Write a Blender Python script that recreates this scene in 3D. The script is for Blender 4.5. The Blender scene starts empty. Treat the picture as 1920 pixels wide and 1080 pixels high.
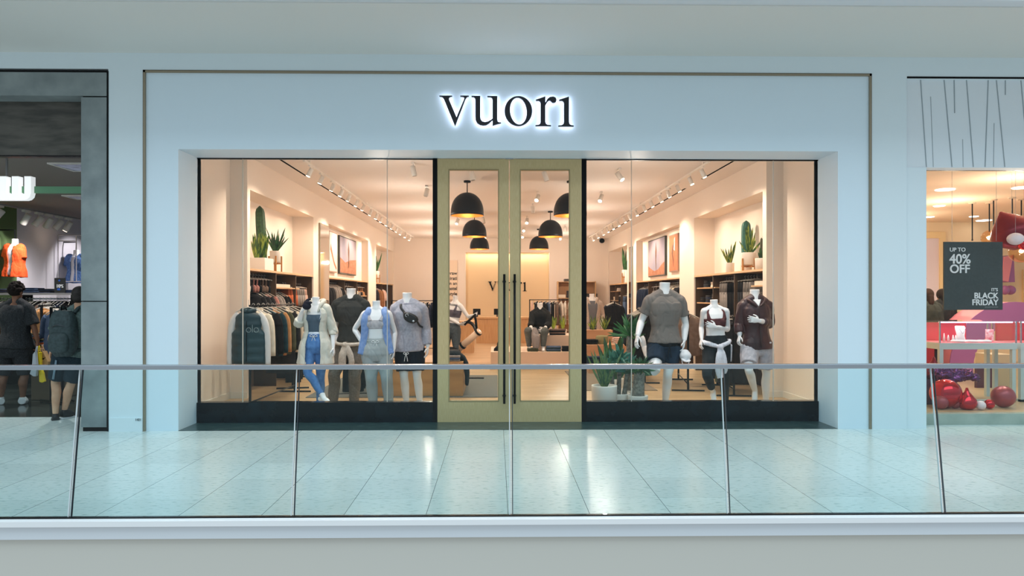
import bpy, bmesh, math, random
from mathutils import Vector, Matrix, noise, Quaternion
random.seed(7)
PI = math.pi
SC = bpy.context.scene
COL = SC.collection

# ------------------------------------------------------------------ camera
F, PHI, H = 1300.0, 0.016, 1.55
PX0, HY = 931 + F * math.tan(PHI), 555.0
cam_d = bpy.data.cameras.new('camera')
cam_d.sensor_width = 36.0
cam_d.lens = F / 1920 * 36
cam_d.shift_x = (960 - PX0) / 1920
cam_d.shift_y = (HY - 540) / 1920
cam_d.clip_start = 0.05
cam_d.clip_end = 200
cam = bpy.data.objects.new('camera', cam_d)
COL.objects.link(cam)
cam.location = (0, 0, H)
cam.rotation_euler = (PI / 2, 0, -PHI)
SC.camera = cam

# ------------------------------------------------------------------ world, exposure, big lights
SC.view_settings.view_transform = 'Standard'
SC.view_settings.look = 'None'
SC.view_settings.gamma = 1.0
SC.view_settings.exposure = 0.0
SC.view_settings.use_curve_mapping = False
SC.cycles.transparent_max_bounces = 24
SC.cycles.max_bounces = 10
SC.cycles.sample_clamp_indirect = 6.0
w = bpy.data.worlds.new('atrium_daylight')
SC.world = w
w.use_nodes = True
nt = w.node_tree
bg = nt.nodes['Background']
tc = nt.nodes.new('ShaderNodeTexCoord')
sx = nt.nodes.new('ShaderNodeSeparateXYZ')
rmp = nt.nodes.new('ShaderNodeValToRGB')
nt.links.new(tc.outputs['Generated'], sx.inputs[0])
mr = nt.nodes.new('ShaderNodeMapRange')
mr.inputs['From Min'].default_value = -1
mr.inputs['From Max'].default_value = 1
nt.links.new(sx.outputs['Z'], mr.inputs['Value'])
nt.links.new(mr.outputs[0], rmp.inputs[0])
rmp.color_ramp.elements[0].position = 0.30
rmp.color_ramp.elements[0].color = (0.58, 0.62, 0.63, 1)
rmp.color_ramp.elements[1].position = 0.78
rmp.color_ramp.elements[1].color = (0.74, 0.90, 1.0, 1)
e = rmp.color_ramp.elements.new(0.5)
e.color = (0.36, 0.44, 0.48, 1)
nt.links.new(rmp.outputs[0], bg.inputs['Color'])
WORLD = 1.0
bg.inputs['Strength'].default_value = WORLD

def area_light(name, loc, rot, sx_, sy_, power, col, spread=PI):
    d = bpy.data.lights.new(name, 'AREA')
    d.shape = 'RECTANGLE'
    d.size, d.size_y, d.energy, d.color = sx_, sy_, power, col
    d.spread = spread
    o = bpy.data.objects.new(name, d)
    COL.objects.link(o)
    o.location, o.rotation_euler = loc, rot
    return o

def spot_light(name, loc, target, power, col, ang=100, blend=0.8, rad=0.04, parent=None):
    d = bpy.data.lights.new(name, 'SPOT')
    d.energy, d.color, d.spot_size, d.spot_blend, d.shadow_soft_size = power, col, math.radians(ang), blend, rad
    o = bpy.data.objects.new(name, d)
    COL.objects.link(o)
    o.location = loc
    o.rotation_euler = (Vector(target) - Vector(loc)).to_track_quat('-Z', 'Y').to_euler()
    return o

# skylight of the atrium, high above the open well on the camera's side
area_light('atrium_skylight', (0, 1.5, 9.5), (math.radians(12), 0, 0), 22, 6, 900, (0.80, 0.93, 1.0))

# ------------------------------------------------------------------ geometry helpers
def at(px, py, Y):
    """world point at depth Y that lies behind measured point px, py of the photograph"""
    X = Y * math.tan(math.atan((px - PX0) / F) + PHI)
    zc = X * math.sin(PHI) + Y * math.cos(PHI)
    return Vector((X, Y, H - (py - HY) / F * zc))

def ax(px, Y): return at(px, HY, Y).x
def az(py, Y, px=950): return at(px, py, Y).z
def fy(py, z=0.0): return (H - z) * F / (py - HY)

OFF = {}
def reg(o, parent):
    COL.objects.link(o)
    if parent is not None:
        o.parent = parent
        off = OFF.get(parent.name, Vector((0, 0, 0)))
        if off.length > 0:
            o.matrix_parent_inverse = Matrix.Translation(-off)
    return o

def tag(o, label=None, cat=None, group=None, kind=None):
    if label: o['label'] = label
    if cat: o['category'] = cat
    if group: o['group'] = group
    if kind: o['kind'] = kind
    return o

def empty(name, loc, label, cat, group=None):
    o = bpy.data.objects.new(name, None)
    o.empty_display_size = 0.1
    COL.objects.link(o)
    o.location = loc
    OFF[o.name] = Vector(loc)
    return tag(o, label, cat, group)

class MB:
    def __init__(s): s.bm = bmesh.new()
    def face(s, vs):
        try: return s.bm.faces.new(vs)
        except ValueError: return None
    def box(s, x0, x1, y0, y1, z0, z1, M=None):
        c = [Vector((x, y, z)) for x in (x0, x1) for y in (y0, y1) for z in (z0, z1)]
        if M is not None: c = [M @ p for p in c]
        v = [s.bm.verts.new(p) for p in c]
        for f in ((0,1,3,2),(4,6,7,5),(0,4,5,1),(2,3,7,6),(0,2,6,4),(1,5,7,3)):
            s.face([v[i] for i in f])
        return s
    def loops(s, rings, cap=True, close=True):
        vr = [[s.bm.verts.new(p) for p in r] for r in rings]
        n = len(vr[0])
        for a, b in zip(vr, vr[1:]):
            for i in range(n if close else n - 1):
                j = (i + 1) % n
                s.face([a[i], a[j], b[j], b[i]])
        if cap:
            s.face(list(reversed(vr[0]))); s.face(vr[-1])
        return s
    def loft(s, secs, n=24, cap=True):
        """secs: (centre, U, V, ru, rv, power)"""
        R = []
        for c, U, V, ru, rv, p in secs:
            r = []
            for i in range(n):
                a = 2 * PI * i / n
                ca, sa = math.cos(a), math.sin(a)
                k = (abs(ca) ** p + abs(sa) ** p) ** (-1.0 / p)
                r.append(c + U * (ru * ca * k) + V * (rv * sa * k))
            R.append(r)
        return s.loops(R, cap)
    def tube(s, pts, rad, n=12, sub=0, flat=None, cap=True):
        """tube through pts; rad number or list; flat=(direction, factor) squashes it"""
        pts = [Vector(p) for p in pts]
        if not isinstance(rad, (list, tuple)): rad = [rad] * len(pts)
        if sub:
            P, Rr = [], []
            m = len(pts)
            for i in range(m - 1):
                p0, p1, p2, p3 = pts[max(i-1,0)], pts[i], pts[i+1], pts[min(i+2,m-1)]
                r0, r1, r2, r3 = rad[max(i-1,0)], rad[i], rad[i+1], rad[min(i+2,m-1)]
                for k in range(sub):
                    t = k / sub
                    t2, t3 = t*t, t*t*t
                    f = lambda a,b,c,d: 0.5*((2*b)+(-a+c)*t+(2*a-5*b+4*c-d)*t2+(-a+3*b-3*c+d)*t3)
                    P.append(f(p0,p1,p2,p3)); Rr.append(max(1e-4, f(r0,r1,r2,r3)))
            P.append(pts[-1]); Rr.append(rad[-1])
            pts, rad = P, Rr
        R = []
        prevU = None
        for i, p in enumerate(pts):
            d = (pts[min(i+1, len(pts)-1)] - pts[max(i-1, 0)])
            if d.length < 1e-9: d = Vector((0,0,1))
            d.normalize()
            if prevU is None:
                U = d.cross(Vector((0,0,1)) if abs(d.z) < 0.9 else Vector((1,0,0))).normalized()
            else:
                U = (prevU - d * prevU.dot(d))
                U = U.normalized() if U.length > 1e-6 else d.orthogonal().normalized()
            prevU = U
            V = d.cross(U)
            ring = []
            for k in range(n):
                a = 2*PI*k/n
                q = U*(rad[i]*math.cos(a)) + V*(rad[i]*math.sin(a))
                if flat is not None:
                    fd = Vector(flat[0]).normalized()
                    q = q - fd * (q.dot(fd) * (1 - flat[1]))
                ring.append(p + q)
            R.append(ring)
        return s.loops(R, cap)
    def ball(s, c, rx, ry=None, rz=None, n=16, m=10, M=None):
        ry = rx if ry is None else ry
        rz = rx if rz is None else rz
        c = Vector(c)
        top = s.bm.verts.new(c + (M @ Vector((0,0,rz)) if M is not None else Vector((0,0,rz))))
        bot = s.bm.verts.new(c + (M @ Vector((0,0,-rz)) if M is not None else Vector((0,0,-rz))))
        R = []
        for j in range(1, m):
            th = PI*j/m
            r = []
            for i in range(n):
                a = 2*PI*i/n
                q = Vector((rx*math.sin(th)*math.cos(a), ry*math.sin(th)*math.sin(a), rz*math.cos(th)))
                if M is not None: q = M @ q
                r.append(s.bm.verts.new(c + q))
            R.append(r)
        for i in range(n):
            j = (i+1) % n
            s.face([top, R[0][i], R[0][j]])
            s.face([bot, R[-1][j], R[-1][i]])
            for a, b in zip(R, R[1:]):
                s.face([a[i], b[i], b[j], a[j]])
        return s
    def lathe(s, c, prof, n=32, cap=True, rot=None):
        c = Vector(c)
        R = []
        for r, z in prof:
            ring = []
            for i in range(n):
                q = Vector((r*math.cos(2*PI*i/n), r*math.sin(2*PI*i/n), z))
                if rot is not None: q = rot @ q
                ring.append(c + q)
            R.append(ring)
        return s.loops(R, cap)
    def prism(s, poly, d, M=None):
        """poly: list of 3-D points (planar), extruded by vector d"""
        d = Vector(d)
        a = [s.bm.verts.new(Vector(p)) for p in poly]
        b = [s.bm.verts.new(Vector(p) + d) for p in poly]
        n = len(a)
        for i in range(n):
            j = (i+1) % n
            s.face([a[i], a[j], b[j], b[i]])
        s.face(list(reversed(a))); s.face(b)
        return s
    def build(s, name, mat, parent=None, smooth=False, bevel=0, label=None):
        bmesh.ops.recalc_face_normals(s.bm, faces=s.bm.faces[:])
        me = bpy.data.meshes.new(name)
        s.bm.to_mesh(me); s.bm.free()
        if smooth:
            me.polygons.foreach_set('use_smooth', [True]*len(me.polygons))
        me.materials.append(mat)
        o = bpy.data.objects.new(name, me)
        reg(o, parent)
        if bevel:
            m = o.modifiers.new('bevel', 'BEVEL'); m.width = bevel; m.segments = 2; m.limit_method = 'ANGLE'
        if label: o['label'] = label
        return o

def box(name, mat, x0, x1, y0, y1, z0, z1, parent=None, bevel=0, label=None):
    return MB().box(x0, x1, y0, y1, z0, z1).build(name, mat, parent, bevel=bevel, label=label)

def structure(o):
    o['kind'] = 'structure'
    return o

def copy_tree(o, loc=None, rotz=None, parent=None):
    c = o.copy(); COL.objects.link(c)
    if parent is not None: c.parent = parent
    if loc is not None: c.location = loc
    if rotz is not None: c.rotation_euler = (0, 0, rotz)
    for ch in list(o.children): copy_tree(ch, parent=c)
    return c

# ------------------------------------------------------------------ materials
def lin(c):
    r = []
    for v in c:
        v = v / 255.0
        r.append(v/12.92 if v <= 0.04045 else ((v+0.055)/1.055)**2.4)
    return (r[0], r[1], r[2], 1.0)

MATS = {}
def mat(name, rgb, rough=0.6, metal=0.0, rgb2=None, scale=8.0, stretch=(1,1,1), bump=0.0, bscale=40.0, spec=0.5,
        emit=0.0, coat=0.0, sheen=0.0, lo=0.35, hi=0.65, detail=4.0):
    if name in MATS: return MATS[name]
    m = bpy.data.materials.new(name)
    m.use_nodes = True
    N, L = m.node_tree.nodes, m.node_tree.links
    b = N['Principled BSDF']
    b.inputs['Base Color'].default_value = lin(rgb)
    b.inputs['Roughness'].default_value = rough
    b.inputs['Metallic'].default_value = metal
    b.inputs['Specular IOR Level'].default_value = spec
    if coat: b.inputs['Coat Weight'].default_value = coat
    if sheen: b.inputs['Sheen Weight'].default_value = sheen
    if emit:
        b.inputs['Emission Color'].default_value = lin(rgb)
        b.inputs['Emission Strength'].default_value = emit
    t = N.new('ShaderNodeTexCoord')
    mp = N.new('ShaderNodeMapping')
    mp.inputs['Scale'].default_value = stretch
    L.new(t.outputs['Object'], mp.inputs[0])
    if rgb2 is not None:
        n = N.new('ShaderNodeTexNoise')
        n.inputs['Scale'].default_value = scale
        n.inputs['Detail'].default_value = detail
        L.new(mp.outputs[0], n.inputs['Vector'])
        r = N.new('ShaderNodeValToRGB')
        r.color_ramp.elements[0].position, r.color_ramp.elements[1].position = lo, hi
        r.color_ramp.elements[0].color, r.color_ramp.elements[1].color = lin(rgb), lin(rgb2)
        L.new(n.outputs['Fac'], r.inputs[0])
        L.new(r.outputs[0], b.inputs['Base Color'])
    if bump:
        n2 = N.new('ShaderNodeTexNoise')
        n2.inputs['Scale'].default_value = bscale
        n2.inputs['Detail'].default_value = 5
        L.new(mp.outputs[0], n2.inputs['Vector'])
        bp = N.new('ShaderNodeBump')
        bp.inputs['Strength'].default_value = bump
        bp.inputs['Distance'].default_value = 0.01
        L.new(n2.outputs['Fac'], bp.inputs['Height'])
        L.new(bp.outputs[0], b.inputs['Normal'])
    MATS[name] = m
    return m

def glass_mat(name, tint, rough=0.0, f0=0.04, refl=(1,1,1)):
    m = bpy.data.materials.new(name)
    m.use_nodes = True
    N, L = m.node_tree.nodes, m.node_tree.links
    N.remove(N['Principled BSDF'])
    out = N['Material Output']
    tr = N.new('ShaderNodeBsdfTransparent'); tr.inputs[0].default_value = (*tint, 1)
    gl = N.new('ShaderNodeBsdfGlossy'); gl.inputs['Roughness'].default_value = rough
    gl.inputs[0].default_value = (*refl, 1)
    lw = N.new('ShaderNodeLayerWeight'); lw.inputs[0].default_value = 0.5
    pw = N.new('ShaderNodeMath'); pw.operation = 'POWER'; pw.inputs[1].default_value = 5
    ma = N.new('ShaderNodeMath'); ma.operation = 'MULTIPLY_ADD'; ma.inputs[1].default_value = 1 - f0; ma.inputs[2].default_value = f0
    mx = N.new('ShaderNodeMixShader')
    L.new(lw.outputs['Facing'], pw.inputs[0]); L.new(pw.outputs[0], ma.inputs[0]); L.new(ma.outputs[0], mx.inputs[0])
    L.new(tr.outputs[0], mx.inputs[1]); L.new(gl.outputs[0], mx.inputs[2]); L.new(mx.outputs[0], out.inputs[0])
    MATS[name] = m
    return m

def tile_mat(name, base, base2, joint, sx_, ox, sy_, oy, wx=0.004, wy=0.003, rough=0.25, jy=None, bscale=6):
    """large floor tiles, joints at ox + k*sx_, oy + k*sy_ (world metres)"""
    m = bpy.data.materials.new(name); m.use_nodes = True
    N, L = m.node_tree.nodes, m.node_tree.links
    b = N['Principled BSDF']; b.inputs['Roughness'].default_value = rough
    t = N.new('ShaderNodeTexCoord')
    s = N.new('ShaderNodeSeparateXYZ'); L.new(t.outputs['Object'], s.inputs[0])
    def line(sock, size, off, wid):
        a = N.new('ShaderNodeMath'); a.operation = 'SUBTRACT'; a.inputs[1].default_value = off - wid/2; L.new(sock, a.inputs[0])
        d = N.new('ShaderNodeMath'); d.operation = 'DIVIDE'; d.inputs[1].default_value = size; L.new(a.outputs[0], d.inputs[0])
        f = N.new('ShaderNodeMath'); f.operation = 'FLOORED_MODULO'; f.inputs[1].default_value = 1.0; L.new(d.outputs[0], f.inputs[0])
        c = N.new('ShaderNodeMath'); c.operation = 'LESS_THAN'; c.inputs[1].default_value = wid/size; L.new(f.outputs[0], c.inputs[0])
        return c.outputs[0], d.outputs[0]
    lx, qx = line(s.outputs['X'], sx_, ox, wx)
    ly, qy = line(s.outputs['Y'], sy_, oy, wy)
    mp = N.new('ShaderNodeMapping'); mp.inputs['Scale'].default_value = (1, 2.6, 1); L.new(t.outputs['Object'], mp.inputs[0])
    n = N.new('ShaderNodeTexNoise'); n.inputs['Scale'].default_value = 16; n.inputs['Detail'].default_value = 5; L.new(mp.outputs[0], n.inputs['Vector'])
    r = N.new('ShaderNodeValToRGB')
    r.color_ramp.elements[0].position, r.color_ramp.elements[1].position = 0.30, 0.46
    r.color_ramp.elements[0].color, r.color_ramp.elements[1].color = lin(base2), lin(base)
    L.new(n.outputs['Fac'], r.inputs[0])
    # every tile a touch different
    fl = N.new('ShaderNodeMath'); fl.operation = 'FLOOR'; L.new(qx, fl.inputs[0])
    fl2 = N.new('ShaderNodeMath'); fl2.operation = 'FLOOR'; L.new(qy, fl2.inputs[0])
    cb = N.new('ShaderNodeCombineXYZ'); L.new(fl.outputs[0], cb.inputs[0]); L.new(fl2.outputs[0], cb.inputs[1])
    wn = N.new('ShaderNodeTexWhiteNoise'); L.new(cb.outputs[0], wn.inputs['Vector'])
    hs = N.new('ShaderNodeHueSaturation')
    mrr = N.new('ShaderNodeMapRange'); mrr.inputs['To Min'].default_value = 0.94; mrr.inputs['To Max'].default_value = 1.04
    L.new(wn.outputs['Value'], mrr.inputs['Value']); L.new(mrr.outputs[0], hs.inputs['Value']); L.new(r.outputs[0], hs.inputs['Color'])
    m1 = N.new('ShaderNodeMix'); m1.data_type = 'RGBA'; L.new(ly, m1.inputs['Factor']); L.new(hs.outputs[0], m1.inputs['A']); m1.inputs['B'].default_value = lin(jy or joint)
    m2 = N.new('ShaderNodeMix'); m2.data_type = 'RGBA'; L.new(lx, m2.inputs['Factor']); L.new(m1.outputs['Result'], m2.inputs['A']); m2.inputs['B'].default_value = lin(joint)
    L.new(m2.outputs['Result'], b.inputs['Base Color'])
    MATS[name] = m
    return m

def wood_mat(name, c1, c2, rough=0.4, axis='X', plank=0.0, scale=3.0):
    """grain running along axis; plank>0 adds board joints across"""
    m = bpy.data.materials.new(name); m.use_nodes = True
    N, L = m.node_tree.nodes, m.node_tree.links
    b = N['Principled BSDF']; b.inputs['Roughness'].default_value = rough
    t = N.new('ShaderNodeTexCoord'); mp = N.new('ShaderNodeMapping')
    st = {'X': (0.12, 2, 2), 'Y': (2, 0.12, 2), 'Z': (2, 2, 0.12)}[axis]
    mp.inputs['Scale'].default_value = tuple(v*scale for v in st)
    L.new(t.outputs['Object'], mp.inputs[0])
    n = N.new('ShaderNodeTexNoise'); n.inputs['Scale'].default_value = 6; n.inputs['Detail'].default_value = 6; n.inputs['Roughness'].default_value = 0.6
    L.new(mp.outputs[0], n.inputs['Vector'])
    r = N.new('ShaderNodeValToRGB'); r.color_ramp.elements[0].position = 0.32; r.color_ramp.elements[1].position = 0.68
    r.color_ramp.elements[0].color, r.color_ramp.elements[1].color = lin(c1), lin(c2)
    L.new(n.outputs['Fac'], r.inputs[0])
    last = r.outputs[0]
    if plank:
        s = N.new('ShaderNodeSeparateXYZ'); L.new(t.outputs['Object'], s.inputs[0])
        bx_ = N.new('ShaderNodeCombineXYZ'); L.new(s.outputs['X'], bx_.inputs[0]); L.new(s.outputs['Y'], bx_.inputs[1])
        br = N.new('ShaderNodeTexBrick'); br.inputs['Scale'].default_value = 1.0
        br.inputs['Brick Width'].default_value = plank*9; br.inputs['Row Height'].default_value = plank
        br.inputs['Mortar Size'].default_value = 0.002
        br.inputs['Color1'].default_value = (1,1,1,1); br.inputs['Color2'].default_value = (0.80,0.76,0.70,1); br.inputs['Mortar'].default_value = (0.45,0.38,0.3,1)
        L.new(bx_.outputs[0], br.inputs['Vector'])
        mu = N.new('ShaderNodeMix'); mu.data_type = 'RGBA'; mu.blend_type = 'MULTIPLY'; mu.inputs['Factor'].default_value = 1
        L.new(last, mu.inputs['A']); L.new(br.outputs['Color'], mu.inputs['B']); last = mu.outputs['Result']
    L.new(last, b.inputs['Base Color'])
    MATS[name] = m
    return m

# library
wallp = mat('mall_plaster', (216, 229, 235), 0.55, bump=0.06, bscale=60)
portal_m = mat('portal_plaster', (214, 230, 240), 0.5, bump=0.05, bscale=80)
soffit_m = mat('soffit_paint', (214, 216, 212), 0.8)
slab_m = mat('slab_band_paint', (214, 220, 226), 0.4)
slabl_m = mat('slab_lower_paint', (202, 200, 192), 0.7)
bronze = mat('bronze_trim', (150, 138, 118), 0.35, 0.6)
black = mat('black_paint', (9, 10, 12), 0.4, spec=.15)
blackm = mat('black_metal', (14, 15, 18), 0.35, 0.2, spec=.3)
blackst = mat('black_stone', (6, 14, 20), 0.18, spec=.2, rgb2=(16, 32, 40), scale=5, lo=0.5, hi=0.8)
slate = mat('slate_threshold', (38, 62, 64), 0.28, rgb2=(88, 112, 112), scale=7, stretch=(1, 3, 1), lo=0.52, hi=0.78)
steel = mat('brushed_steel', (178, 184, 192), 0.25, 0.9)
steel_d = mat('dark_steel', (90, 96, 102), 0.3, 0.9)
mall_tile = tile_mat('mall_floor_tile', (212, 221, 220), (178, 192, 190), (80, 92, 96), 0.581, ax(944.3, fy(808.4)), 0.577, 7.62, rough=0.22, jy=(168, 180, 180))
door_wood = wood_mat('door_oak', (188, 162, 114), (204, 182, 136), 0.5, 'Z', scale=16)
concrete = mat('concrete_panel', (106, 116, 118), 0.6, rgb2=(150, 160, 160), scale=3.0, lo=0.3, hi=0.85, bump=0.1, detail=9)
shopglass = glass_mat('shop_glass', (0.985, 0.99, 0.985), f0=0.012)
railglass = glass_mat('railing_glass', (0.90, 0.968, 0.968), f0=0.012)
gaswhite = mat('mannequin_white', (238, 238, 240), 0.35)
# ------------------------------------------------------------------ the mall: wall, portal, floor, soffit, railing
YP, YG = 8.01, 8.53
xl_t, xr_t = ax(268, YP), ax(1634.5, YP)          # outer edges of bronze trim
zt = az(134.5, YP)
z_op = az(281.3, YP)
xl_o, xr_o = ax(333.5, YP), ax(1572, YP)
xL_w, xR_w = ax(203, YP), ax(1700, YP)
z_sof = az(103, YP)
tw = 0.030

m = MB()
m.box(xL_w, xl_t, YP, YP+.5, 0, z_sof)
m.box(xr_t, xR_w, YP, YP+.5, 0, z_sof)
m.box(xl_t, xr_t, YP, YP+.5, zt, z_sof)
m.box(-14, xL_w, YP, YP+.5, az(133, YP), z_sof)
m.box(xR_w, 14, YP, YP+.5, az(144.5, YP), z_sof)
structure(m.build('wall_mall', wallp))
m = MB()
m.box(xl_t+tw, xl_o, YP+.012, YG+.10, 0, zt-tw)
m.box(xr_o, xr_t-tw, YP+.012, YG+.10, 0, zt-tw)
m.box(xl_o, xr_o, YP+.012, YG+.10, z_op, zt-tw)
structure(m.build('wall_shopfront', portal_m))
m = MB()
m.box(xl_t+.006, xl_t+tw, YP-.01, YP+.2, 0, zt-.006)
m.box(xr_t-tw, xr_t-.006, YP-.01, YP+.2, 0, zt-.006)
m.box(xl_t+.006, xr_t-.006, YP-.01, YP+.2, zt-tw, zt-.006)
structure(m.build('trim_1', bronze))
m = MB()
m.box(xl_t, xl_t+.006, YP-.004, YP+.2, 0, zt)
m.box(xr_t-.006, xr_t, YP-.004, YP+.2, 0, zt)
m.box(xl_t, xr_t, YP-.004, YP+.2, zt-.006, zt)
structure(m.build('trim_2', black))
# low block at the pier foot with unit number
o = structure(box('baseboard_left', wallp, ax(204, 7.98), ax(266, 7.98), 7.985, 8.01, 0, az(782, 7.98)))

structure(box('floor', mall_tile, -14, 14, 4.86, 8.97, -.30, 0))
structure(box('trim_3', slate, xl_o, xr_o, YP+.012, YG+.10, 0.0005, .004))
# soffit and bulkhead above
structure(box('ceiling', soffit_m, -14, 14, 6.62, YP+.5, z_sof, z_sof+.25))
structure(box('wall_bulkhead', slab_m, -14, 14, 6.48, 6.62, z_sof+.012, z_sof+3.0))
# slab edge below the railing
m = MB()
m.box(-14, 14, 4.80, 4.90, -.035, 0.002)
structure(m.build('trim_4', mat('slab_lip_white', (236, 238, 240), 0.3)))
structure(box('wall_slab_edge', slab_m, -14, 14, 4.825, 4.90, -.128, -.034))
structure(box('wall_slab_lower', slabl_m, -14, 14, 4.85, 4.90, -2.4, -.126))
structure(box('trim_5', blackm, -14, 14, 4.862, 4.895, 0.002, 0.010))

# railing: leaning glass panels, cap rail
RB, RT, zR = 4.875, 5.02, None
zrt, zrb = az(683.5, 5.0), az(692, 5.0)
joints = [130, 548.5, 958.5, 1366.5, 1770.5]
jx = [ax(j, RB) for j in joints]
step = (jx[-1]-jx[0])/4
edges = [jx[0]-2*step, jx[0]-step] + jx + [jx[-1]+step]
side = ['at the far left of the photo', 'below the concrete-framed shop and grey pier', 'below the cream hooded mannequin', 'below the left oak door leaf', 'below the right oak door leaf and potted plants', 'below the window corner and right pier', 'at the far right, below the balloons']
for i, (a, b) in enumerate(zip(edges, edges[1:])):
    lab = 'clear tempered glass railing panel ' + side[i]
    root = empty('railing_panel', ((a+b)/2, RB, 0), lab, 'railing panel', 'glass railing panels')
    g = .007
    q = MB()
    P = [(a+g, RB), (b-g, RB)]
    for (x0, x1, mt, nm) in ((a+g+.006, b-g-.006, railglass, 'glass_pane'),):
        c0 = [Vector((x0, RB, .012)), Vector((x1, RB, .012)), Vector((x1, RB+.013, .012)), Vector((x0, RB+.013, .012))]
        dlt = Vector((0, RT-RB-.01, zrb-.012))
        q.loops([c0, [p+dlt for p in c0]])
        q.build(nm, mt, root)
    for (x0, x1) in ((a+g, a+g+.006), (b-g-.006, b-g)):
        q = MB()
        c0 = [Vector((x0, RB, .012)), Vector((x1, RB, .012)), Vector((x1, RB+.013, .012)), Vector((x0, RB+.013, .012))]
        q.loops([c0, [p+dlt for p in c0]])
        q.build('edge_strip', steel_d if x0 < a+.02 else mat('pale_glass_edge', (206, 216, 220), 0.2), root)
m = MB()
m.box(-13.9, 13.9, 4.985, 5.055, zrb, zrt)
o = m.build('handrail', steel, bevel=.004)
tag(o, 'long flat brushed steel handrail capping the glass railing', 'handrail')

# ------------------------------------------------------------------ shop glazing
xg0, xg1, xg2, xg3 = ax(368, YG), ax(812, YG), ax(1099, YG), ax(1536, YG)
zg0 = az(753, YG); zg1 = z_op
def window(n, x0, x1, cuts):
    root = empty('window_%d' % n, ((x0+x1)/2, YG, 0), None, None)
    structure(root)
    m = MB()
    m.box(x0-.012, x0+.004, YG-.01, YG+.03, zg0, zg1)
    m.box(x1-.004, x1+.012, YG-.01, YG+.03, zg0, zg1)
    m.box(x0-.012, x1+.012, YG-.01, YG+.03, zg1-.012, zg1)
    m.build('window_frame', black, root)
    e = [x0+.004] + cuts + [x1-.004]
    for i in range(len(e)-1):
        MB().box(e[i]+.002, e[i+1]-.002, YG, YG+.012, zg0+.001, zg1-.012).build('pane', shopglass, root)
    m = MB()
    for c in cuts: m.box(c-.004, c+.004, YG-.002, YG+.014, zg0, zg1-.012)
    m.build('glass_joint', mat('silicone_joint', (200, 192, 180), 0.3), root)
window(1, xg0, xg1, [ax(455, YG), ax(726, YG)])
window(2, xg2, xg3, [ax(1184, YG), ax(1450, YG)])
m = MB(); m.box(xl_o, xg1+.004, YG-.03, YG+.10, 0, zg0); m.box(xg2-.004, xr_o, YG-.03, YG+.10, 0, zg0)
structure(m.build('baseboard_front', blackst, bevel=.004))
m = MB()
m.box(xl_o, xg0-.012, YG-.0, YG+.10, zg0, zg1); m.box(xg3+.012, xr_o, YG, YG+.10, zg0, zg1)
structure(m.build('trim_6', portal_m))
m = MB(); m.box(xg1, ax(820, YG), YG-.03, YG+.06, 0, zg1); m.box(ax(1090.5, YG), xg2, YG-.03, YG+.06, 0, zg1)
structure(m.build('trim_7', black))
# doors
def door(n, pl, pr, gl, gr, hx, knob_side):
    x0, x1 = ax(pl, YG), ax(pr, YG)
    g0, g1 = ax(gl, YG), ax(gr, YG)
    z0, z1 = az(790.5, YG), az(299, YG)
    zb, zt2 = az(752.5, YG), az(318, YG)
    root = empty('door_%d' % n, ((x0+x1)/2, YG, 0), None, None); structure(root)
    m = MB()
    ya, yb = YG-.025, YG+.025
    m.box(x0, g0, ya, yb, z0, z1); m.box(g1, x1, ya, yb, z0, z1)
    m.box(g0, g1, ya, yb, z0, zb); m.box(g0, g1, ya, yb, zt2, z1)
    m.build('door_frame', door_wood, root)
    m = MB()
    t = .012
    m.box(g0, g0+t, ya-.004, yb, zb, zt2); m.box(g1-t, g1, ya-.004, yb, zb, zt2)
    m.box(g0+t, g1-t, ya-.004, yb, zb, zb+t); m.box(g0+t, g1-t, ya-.004, yb, zt2-t, zt2)
    m.build('glazing_bead', mat('oak_bead', (150, 132, 92), 0.5), root)
    MB().box(g0+t, g1-t, YG-.004, YG+.006, zb+t, zt2-t).build('door_pane', shopglass, root)
    hxx = ax(hx, YG-.09)
    zh0, zh1 = az(757, YG-.09), az(514, YG-.09)
    h = MB().tube([(hxx, YG-.09, zh0), (hxx, YG-.09, zh1)], .015, 12).build('door_handle', blackm, root, True)
    mm = MB()
    for zz in (zh0+.09, zh1-.09):
        mm.tube([(hxx, YG-.025, zz), (hxx, YG-.09, zz)], .010, 10)
        mm.tube([(hxx, YG-.025, zz), (hxx, YG-.031, zz)], .022, 12)
    mm.build('handle_mount', blackm, h, True)
door(1, 820.5, 954.3, 841, 935.5, 945.5, 1)
door(2, 956, 1090, 974.5, 1068.5, 965, -1)
structure(box('trim_8', steel, ax(948, YG), ax(962, YG), YG-.04, YG+.02, az(299.5, YG), az(296.5, YG)))

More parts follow.
